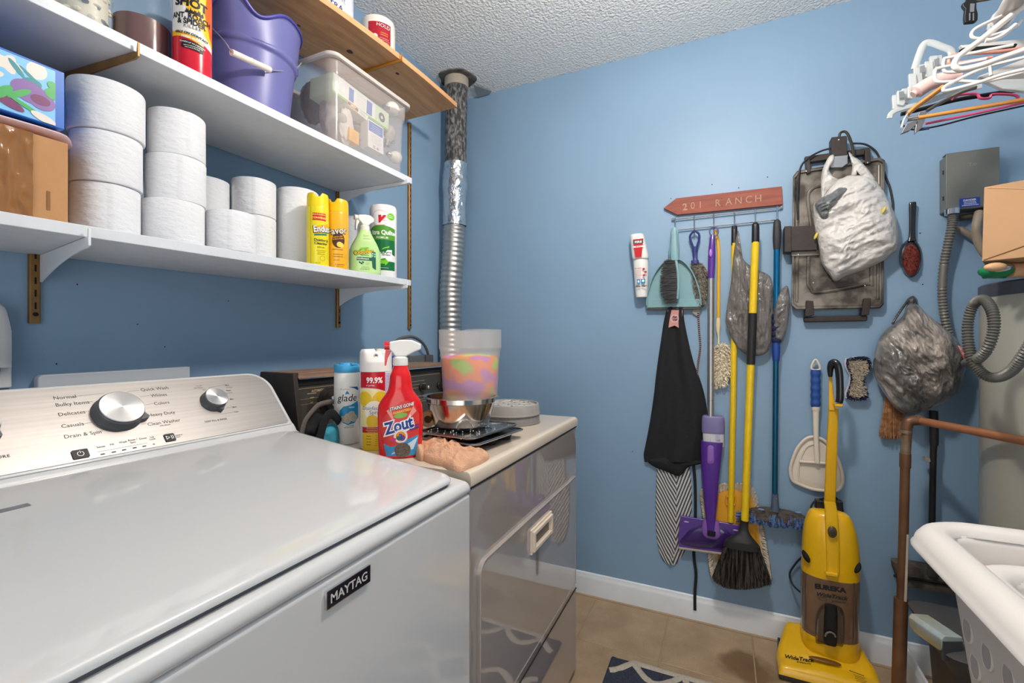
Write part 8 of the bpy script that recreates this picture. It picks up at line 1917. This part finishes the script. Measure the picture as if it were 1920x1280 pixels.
# ================================================================== LAUNDRY BASKETS AND BIN
M_bask = mat('cream_white_plastic', (234, 226, 218), 0.4)
bz_ = 0.80
A_ = at_z(1703, 1010, bz_ - 0.01)
def basket(x0, x1, y0, y1, zt_, h, label, grp, holes=True, rimr=0.019):
    """x0<x1, y0<y1; zt_ rim height"""
    t = thing('laundry_basket', label, 'basket', ((x0 + x1) / 2, (y0 + y1) / 2, zt_ - h), grp)
    o = rrect(x0, y0, x1, y1, 0.085, 9); cx, cy = (x0 + x1) / 2, (y0 + y1) / 2; n = len(o)
    def P(k, w, off=0.0):
        p = o[k % n]; s_ = 0.82 + 0.18 * w; nx = (p[0] - cx); ny = (p[1] - cy); l_ = hypot(nx, ny)
        return Vector((cx + nx * s_ - nx / l_ * (0.03 - off), cy + ny * s_ - ny / l_ * (0.03 - off), zt_ - h + h * w - 0.012))
    m = MB(); m.grid(lambda u, w: P(int(round(u * n)), w), n, 24, wrap_u=True); m.f.append(list(range(n))); m.m.append(0)
    bo = m.build('basket_body', M_bask, t, auto=60); so = bo.modifiers.new('s', 'SOLIDIFY'); so.thickness = 0.003; so.offset = 0
    # rim: broad rolled lip with a drip edge
    prof_ = [(-0.026, -0.014), (-0.023, -0.002), (-0.012, 0.004), (0.004, 0.005), (0.018, -0.001), (0.028, -0.014), (0.031, -0.026), (0.035, -0.030), (0.034, -0.033), (0.029, -0.030), (0.025, -0.018), (0.0, -0.006), (-0.022, -0.014)]
    def rimf(u, w):
        p = o[int(round(u * n)) % n]; q = prof_[int(round(w * (len(prof_) - 1)))]; nx = p[0] - cx; ny = p[1] - cy
        dx = 0; dy = 0
        k = int(round(u * n)) % n; a = o[(k + 1) % n]; b = o[k - 1]; tx_, ty_ = a[0] - b[0], a[1] - b[1]; l_ = hypot(tx_, ty_); nn = (ty_ / l_, -tx_ / l_)
        return Vector((p[0] + nn[0] * (q[0] - 0.006), p[1] + nn[1] * (q[0] - 0.006), zt_ + q[1]))
    m = MB(); m.grid(rimf, n, len(prof_), wrap_u=True); m.build('rim', M_bask, t, auto=70)
    if holes:
        M_h = mat('basket_shadow', (150, 142, 138), 0.7)
        # raised oval rings on the long left side (facing +y)
        for xx, zz, s_ in [(1.078 - 0.064 * i - 0.012 * j, (0.655 - 0.056 * j - 0.006 * (i % 2) - zt_ + h + 0.012) / h, 1) for i in range(6) for j in range(3)]:
            w = zz; yy = cy + (y1 - cy) * (0.82 + 0.18 * w) - 0.03; sx2 = 0.82 + 0.18 * w; nx2 = x1 - 0.085 - cx; yy = cy + (y1 - cy) * sx2 - 0.03 * (y1 - cy) / hypot(nx2, y1 - cy); c_ = Vector((xx, yy + 0.0015, zt_ - h + h * w - 0.012))
            m = MB(); Pp = [c_ + Vector((0.016 * cos(q_), 0.0, 0.022 * sin(q_))) for q_ in [2 * pi * k / 26 for k in range(26)]]; m.tube(Pp, 0.0020, seg=6, closed=True); m.build('oval_ring', M_bask, t)
            m = MB(); m.prism([c_ + Vector((0.0145 * cos(q_), 0.0008, 0.0205 * sin(q_))) for q_ in [2 * pi * k / 22 for k in range(22)]], (0, 0.0008, 0)); m.build('oval_hole', mat('basket_hole', (196, 186, 182), 0.6), t)
    return t
bx1 = at_z(1750, 976, bz_).x; by1 = at_z(1920, 1235, bz_ - 0.02).y
basket(bx1 - 0.62, bx1 + 0.0, by1 - 0.42, by1 - 0.03, bz_, 0.34, 'outer white laundry basket at the bottom right corner', 'nested laundry baskets')
basket(bx1 - 0.56, 1.125, by1 - 0.40, -0.412, 0.762, 0.24, 'inner white laundry basket nested inside the larger one', 'nested laundry baskets', holes=False)
tz = bz_ - 0.34 - 0.013
t = thing('folding_stool', 'low white table under the laundry baskets, below the frame', 'table', (bx1 - 0.31, by1 - 0.22, 0))
m = MB(); m.span((bx1 - 0.50, by1 - 0.33, tz - 0.02), (bx1 - 0.14, by1 - 0.12, tz)); m.build('top', M_whitepl, t, bevel=0.004)
for sx_ in (bx1 - 0.48, bx1 - 0.16):
    for sy_ in (by1 - 0.31, by1 - 0.14): m = MB(); m.tube([(sx_, sy_, 0), (sx_, sy_, tz - 0.019)], 0.011, seg=12); m.build('leg', M_whitepl, t)
# grey bin
M_bin = mat('charcoal_bin', (74, 72, 72), 0.6, var=0.06, vscale=20)
t = thing('waste_bin', 'charcoal plastic bin in the corner behind the laundry basket', 'bin', at_z(1760, 1280, 0.0))
zr_ = 0.36; c0_ = at_z(1697, 1120, zr_)
gx1 = c0_.x; gy1 = c0_.y; gw, gd = 0.15, 0.30
def ring_(z, ins, r_=0.04): return [Vector((a, b, z)) for a, b in rrect(gx1 - gd + ins, gy1 - gw + ins, gx1 - ins, gy1 - ins, r_, 5)]
RG = [ring_(0, 0.055), ring_(0.01, 0.05), ring_(zr_ - 0.075, 0.035), ring_(zr_ - 0.07, 0.03), ring_(zr_ - 0.012, 0.0), ring_(zr_ - 0.004, -0.003), ring_(zr_, 0.002), ring_(zr_ + 0.004, 0.02), ring_(zr_ + 0.006, 0.035)]
n = len(RG[0]); m = MB(); m.grid(lambda u, w: RG[int(round(w * 8))][int(round(u * n)) % n], n, 9, wrap_u=True); m.f.append(list(range(n))); m.m.append(0); m.f.append(list(range(8 * n, 9 * n))); m.m.append(0); m.build('bin_body', M_bin, t, auto=35)
t2 = thing('spray_head_block', 'translucent pale block container clipped on the front of the charcoal bin', 'container', at_z(1745, 1190, zr_))
mp_ = [at_t(a, b, c_) for a, b, c_ in ((1722, 1160, 1.30), (1739, 1148, 1.33), (1778, 1180, 1.27), (1783, 1192, 1.22), (1763, 1202, 1.19), (1720, 1172, 1.27))]
ca = at_t(1730, 1164, 1.27); cb = at_t(1775, 1206, 1.20); dd_ = (cb - ca); dd_.z = 0; q = Vector((0, 1, 0)).rotation_difference(Vector((dd_.x, dd_.y, 0)).normalized()).to_matrix()
m = MB(); L_ = dd_.length + 0.03; P = [(-0.026, 0.0), (-0.032, 0.012), (-0.028, 0.030), (0.020, 0.034), (0.028, 0.024), (0.026, 0.0), (0.010, -0.022), (-0.012, -0.022)]
mid = ca.lerp(cb, 0.5) + Vector((0, 0, -0.012)); m.prism([mid + q @ Vector((a, -L_ / 2, b)) for a, b in P], q @ Vector((0, L_, 0))); m.build('block', mat('translucent_pale_plastic', (176, 190, 190), 0.2, coat=0.5, col2=(170, 158, 120), vscale=12), t2, bevel=0.003)
m = MB(); c_ = mid + q @ Vector((0, L_ / 2, -0.005)); m.box(c_, (0.05, 0.006, 0.05), M=q); m.build('end_plate', M_bin, t2)

# ================================================================== HANGERS
M_hw2 = mat('white_hanger_plastic', (238, 230, 222), 0.35); M_clear = mat('clear_hanger_plastic', (214, 218, 218), 0.12, thin=0.5, coat=0.7); M_gw = mat('grey_white_hanger', (196, 194, 190), 0.4)
def hanger(label, parts, grp='hangers bunched at the right'):
    """parts: (name, material, radius, [(px, py, x)], flat)"""
    q0 = parts[0][3][0]; t = thing('clothes_hanger', label, 'hanger', at_x(q0[0], q0[1], q0[2]), grp)
    for nm, mt, r_, P, fl in parts:
        m = MB(); Q = [at_x(*p) for p in P]; Q = cr(Q, 7) if len(Q) > 2 else Q
        m.tube(Q, r_ * 0.72, seg=10, flat=fl, up=(0, 0, 1)); m.build(nm, mt, t)
    return t
z_ = 1.30
hanger('thick white tubular hanger, topmost and nearest of the bunch', [('frame', M_hw2, 0.0075, [(1945, 0, 1.16), (1920, 12, 1.16), (1880, 42, 1.17), (1835, 78, 1.19), (1800, 104, 1.20), (1790, 118, 1.20), (1792, 127, 1.20), (1805, 130, 1.20), (1840, 122, 1.19), (1880, 108, 1.18), (1925, 92, 1.17), (1950, 82, 1.16)], 1), ('hook', M_hw2, 0.0055, [(1848, 76, 1.17), (1860, 75, 1.17), (1880, 66, 1.17), (1905, 46, 1.17)], 1)])
hanger('thin white hanger with a rounded top loop above the thick one', [('frame', M_hw2, 0.0042, [(1896, 22, 1.24), (1865, 36, 1.24), (1832, 52, 1.24), (1822, 62, 1.24), (1824, 70, 1.24), (1838, 72, 1.24), (1870, 64, 1.24), (1905, 50, 1.24), (1915, 38, 1.24)], 1), ('loop', M_hw2, 0.005, [(1905, 22, 1.22), (1912, 10, 1.22), (1925, 6, 1.22)], 1)])
hanger('white hanger with rectangular loop end, middle of the bunch', [('frame', M_hw2, 0.0048, [(1930, 132, 1.32), (1850, 152, 1.33), (1800, 152, 1.34), (1765, 154, 1.34), (1754, 150, 1.34), (1753, 134, 1.34), (1760, 128, 1.34), (1800, 120, 1.34), (1850, 110, 1.33)], 1)])
hanger('second white hanger with rectangular loop end, just above its twin', [('frame', M_hw2, 0.0045, [(1930, 105, 1.36), (1860, 122, 1.37), (1800, 134, 1.38), (1775, 135, 1.38), (1769, 128, 1.38), (1770, 112, 1.38), (1778, 108, 1.38), (1830, 98, 1.37), (1900, 84, 1.36)], 1)])
hanger('white hanger with pointed end and crossbar, lowest of the white ones', [('frame', M_hw2, 0.0048, [(1850, 126, 1.27), (1820, 138, 1.27), (1785, 155, 1.27), (1771, 163, 1.27), (1769, 168, 1.27), (1776, 170, 1.27), (1830, 156, 1.26), (1880, 140, 1.25), (1940, 126, 1.24)], 1), ('crossbar', M_gw, 0.0038, [(1856, 124, 1.27), (1858, 142, 1.26)], 1)])
hanger('salmon pink tubular hanger tucked among the white hangers', [('frame', mat('salmon_plastic', (206, 142, 124), 0.35), 0.0055, [(1940, 86, 1.42), (1880, 96, 1.42), (1820, 100, 1.42), (1785, 104, 1.42), (1780, 110, 1.42), (1781, 120, 1.42), (1800, 118, 1.42), (1860, 108, 1.42)], 1)])
hanger('wooden hanger with varnished shoulder bar and round rod', [('shoulder', mat('varnished_wood', (198, 130, 52), 0.35, coat=0.4, var=0.1, vscale=20), 0.011, [(1768, 163, 1.47), (1745, 180, 1.47), (1715, 202, 1.47), (1702, 214, 1.47)], 0.75), ('trouser_rod', MATS['varnished_wood'], 0.0065, [(1720, 221, 1.47), (1780, 211, 1.46), (1850, 199, 1.45), (1935, 184, 1.44)], 1), ('metal_collar', M_chrome, 0.0085, [(1700, 224, 1.47), (1710, 222, 1.47), (1720, 221, 1.47)], 1), ('clear_tip', M_clear, 0.008, [(1703, 212, 1.47), (1695, 224, 1.47), (1690, 240, 1.47)], 0.5)])
hanger('pink plastic hanger with notched bar behind the wooden one', [('bar', mat('hot_pink_plastic', (200, 74, 116), 0.4), 0.004, [(1735, 232, 1.52), (1800, 219, 1.52), (1860, 206, 1.52), (1930, 190, 1.52)], 1), ('arm', MATS['hot_pink_plastic'], 0.0065, [(1785, 186, 1.54), (1800, 178, 1.54), (1830, 176, 1.54), (1838, 184, 1.54), (1855, 184, 1.54), (1862, 177, 1.54), (1900, 178, 1.54), (1910, 184, 1.54)], 0.6)])
hanger('black velvet hanger under the pink one', [('arm', M_blackm, 0.011, [(1690, 214, 1.56), (1730, 204, 1.56), (1790, 188, 1.56), (1850, 178, 1.56), (1915, 168, 1.56)], 0.6), ('lower_bar', M_black, 0.003, [(1690, 226, 1.56), (1692, 234, 1.56), (1712, 243, 1.56), (1760, 236, 1.56), (1830, 218, 1.56), (1930, 196, 1.56)], 1)])
hanger('grey plastic hanger arm slanting behind the wooden hanger', [('arm', M_gw if False else mat('dark_grey_hanger', (108, 104, 98), 0.5), 0.009, [(1738, 208, 1.50), (1765, 192, 1.50), (1800, 174, 1.50), (1830, 164, 1.50)], 0.6)])
t = thing('clip_hanger', 'metal trouser hanger with pinch clips at the lower left of the bunch', 'hanger', at_x(1722, 245, 1.53), 'hangers bunched at the right')
for q in ([(1690, 250), (1700, 232), (1718, 224), (1722, 230), (1706, 244)], [(1718, 226), (1724, 210), (1738, 208), (1734, 226), (1728, 240), (1716, 250)]):
    m = MB(); P = [at_x(a, b, 1.53) for a, b in q]; m.prism(P, (0.012, 0, 0)); m.build('clip', mat('dull_clip_steel', (150, 150, 152), 0.35, metal=0.8), t, bevel=0.001)
m = MB(); m.tube([at_x(1716, 244, 1.54), at_x(1742, 240, 1.54)], 0.004, seg=8); m.build('clip_foot', mat('navy_steel', (50, 62, 90), 0.4), t)
t = thing('plastic_clip_hanger', 'stack of clear plastic clip hangers at the left of the bunch', 'hanger', at_x(1720, 150, 1.62), 'hangers bunched at the right')
M_cl2 = mat('milky_clear_plastic', (206, 210, 208), 0.2, thin=0.35, coat=0.6)
rn = random.Random(6)
for k, (a, b, s_) in enumerate(((1690, 182, 1), (1681, 190, 1), (1699, 178, 1), (1708, 172, 0.8), (1722, 140, 1.1), (1732, 134, 1.1), (1743, 128, 1.1), (1752, 118, 1.1), (1761, 116, 1.0), (1712, 150, 1.0))):
    m = MB(); x_ = 1.60 + 0.008 * (k % 3); P = [(a - 8 * s_, b - 12 * s_), (a + 6 * s_, b - 14 * s_), (a + 8 * s_, b + 10 * s_), (a + 4 * s_, b + 16 * s_), (a - 7 * s_, b + 14 * s_)]
    m.prism([at_x(u, v_, x_) for u, v_ in P], (0.010, 0, 0)); m.build('clear_clip', M_cl2, t, bevel=0.002)
for a, b in ((1690, 178), (1729, 130), (1756, 117)):
    m = MB(); m.box(at_x(a, b, 1.594), (0.004, 0.010, 0.018)); m.build('clip_spring', M_chrome, t)
m = MB(); m.tube(cr([at_x(a, b, 1.62) for a, b in ((1715, 130), (1722, 108), (1732, 84), (1745, 80), (1768, 88), (1782, 94), (1786, 104))], 5), 0.009, seg=8, flat=0.5); m.build('clear_arm', M_cl2, t)
m = MB(); m.tube(cr([at_x(a, b, 1.61) for a, b in ((1668, 222), (1672, 212), (1690, 204), (1740, 190), (1790, 172), (1840, 162))], 5), 0.007, seg=8, flat=0.6); m.build('clear_arm', M_cl2, t)
m = MB(); m.tube(cr([at_x(a, b, 1.58) for a, b in ((1712, 178), (1725, 168), (1745, 156), (1770, 148), (1800, 142))], 5), [0.010] * 3 + [0.018] * 15 + [0.016] * 3, seg=14); tag(m.build('padded_hanger_arm', mat('pale_pink_satin', (222, 186, 180), 0.4), None), 'padded pale pink satin hanger shoulder beside the clear clips', 'hanger', 'hangers bunched at the right')
t = thing('mesh_hanger_bundle', 'broad pale clear plastic hangers packed behind the white tubes', 'hanger', at_x(1880, 120, 1.5), 'hangers bunched at the right')
for k, (P, mt) in enumerate((([(1800, 84), (1935, 70), (1935, 92), (1812, 96)], M_gw), ([(1835, 142), (1935, 104), (1935, 150), (1860, 152)], M_gw), ([(1840, 148), (1935, 134), (1935, 172), (1880, 166)], M_cl2), ([(1800, 92), (1808, 88), (1910, 80), (1905, 88), (1810, 95)], M_blackm))):
    m = MB(); m.prism([at_x(a, b, 1.46 - 0.02 * (k == 3)) for a, b in P], (0.014, 0, 0)); m.build('flat_arm', mt, t, bevel=0.003)
# hanging rod
t = thing('closet_rod', 'grey white hanging rod with plastic collars, top right corner', 'rod', at_x(1880, 50, 1.3))
ra = at_x(1862, 62, 1.75); rb2 = at_x(1915, -20, 1.05); m = MB(); m.tube([ra, rb2 + (rb2 - ra) * 0.15], 0.0165, seg=20); m.build('rod', mat('greige_rod', (176, 166, 156), 0.4), t)
for k in (0.12, 0.28, 0.34, 0.46): m = MB(); c_ = ra.lerp(rb2, k); m.tube([c_, c_ + (rb2 - ra).normalized() * 0.012], 0.021, seg=18); m.build('collar', M_clear, t)
# black clip hanger at the very top
t = thing('trouser_clip', 'black plastic trouser clip hanging at the top edge left of the rod', 'clip', at_x(1820, 30, 1.6))
ff = S3(9.143, 1780, 0)
m = MB(); m.prism([at_x(a, b, 1.6) for a, b in ff([(225, 50), (260, 40), (300, -20), (470, -20), (470, 140), (495, 230), (490, 340), (440, 370), (270, 385), (260, 300), (275, 150), (235, 100)])], (0.012, 0, 0)); m.build('clip_body', M_black, t, bevel=0.002)
m = MB(); m.prism([at_x(a, b, 1.598) for a, b in ff([(360, 60), (435, 60), (425, 200), (355, 205)])], (0.003, 0, 0)); m.build('clip_plate', mat('clip_plate_steel', (150, 152, 156), 0.35, metal=0.7), t)
for x_ in (350, 412): m = MB(); m.tube([at_x(*ff([(x_, 225)])[0], 1.598), at_x(*ff([(x_, 350)])[0], 1.598)], 0.0016, seg=6); m.build('clip_line', MATS['clip_plate_steel'], t)
m = MB(); m.tube([at_x(1800, -6, 1.61), at_x(1832, 2, 1.61), at_x(1860, -3, 1.61), at_x(1900, -10, 1.61)], 0.004, seg=8); m.build('wire_bar', mat('olive_wire', (70, 66, 50), 0.4), t)
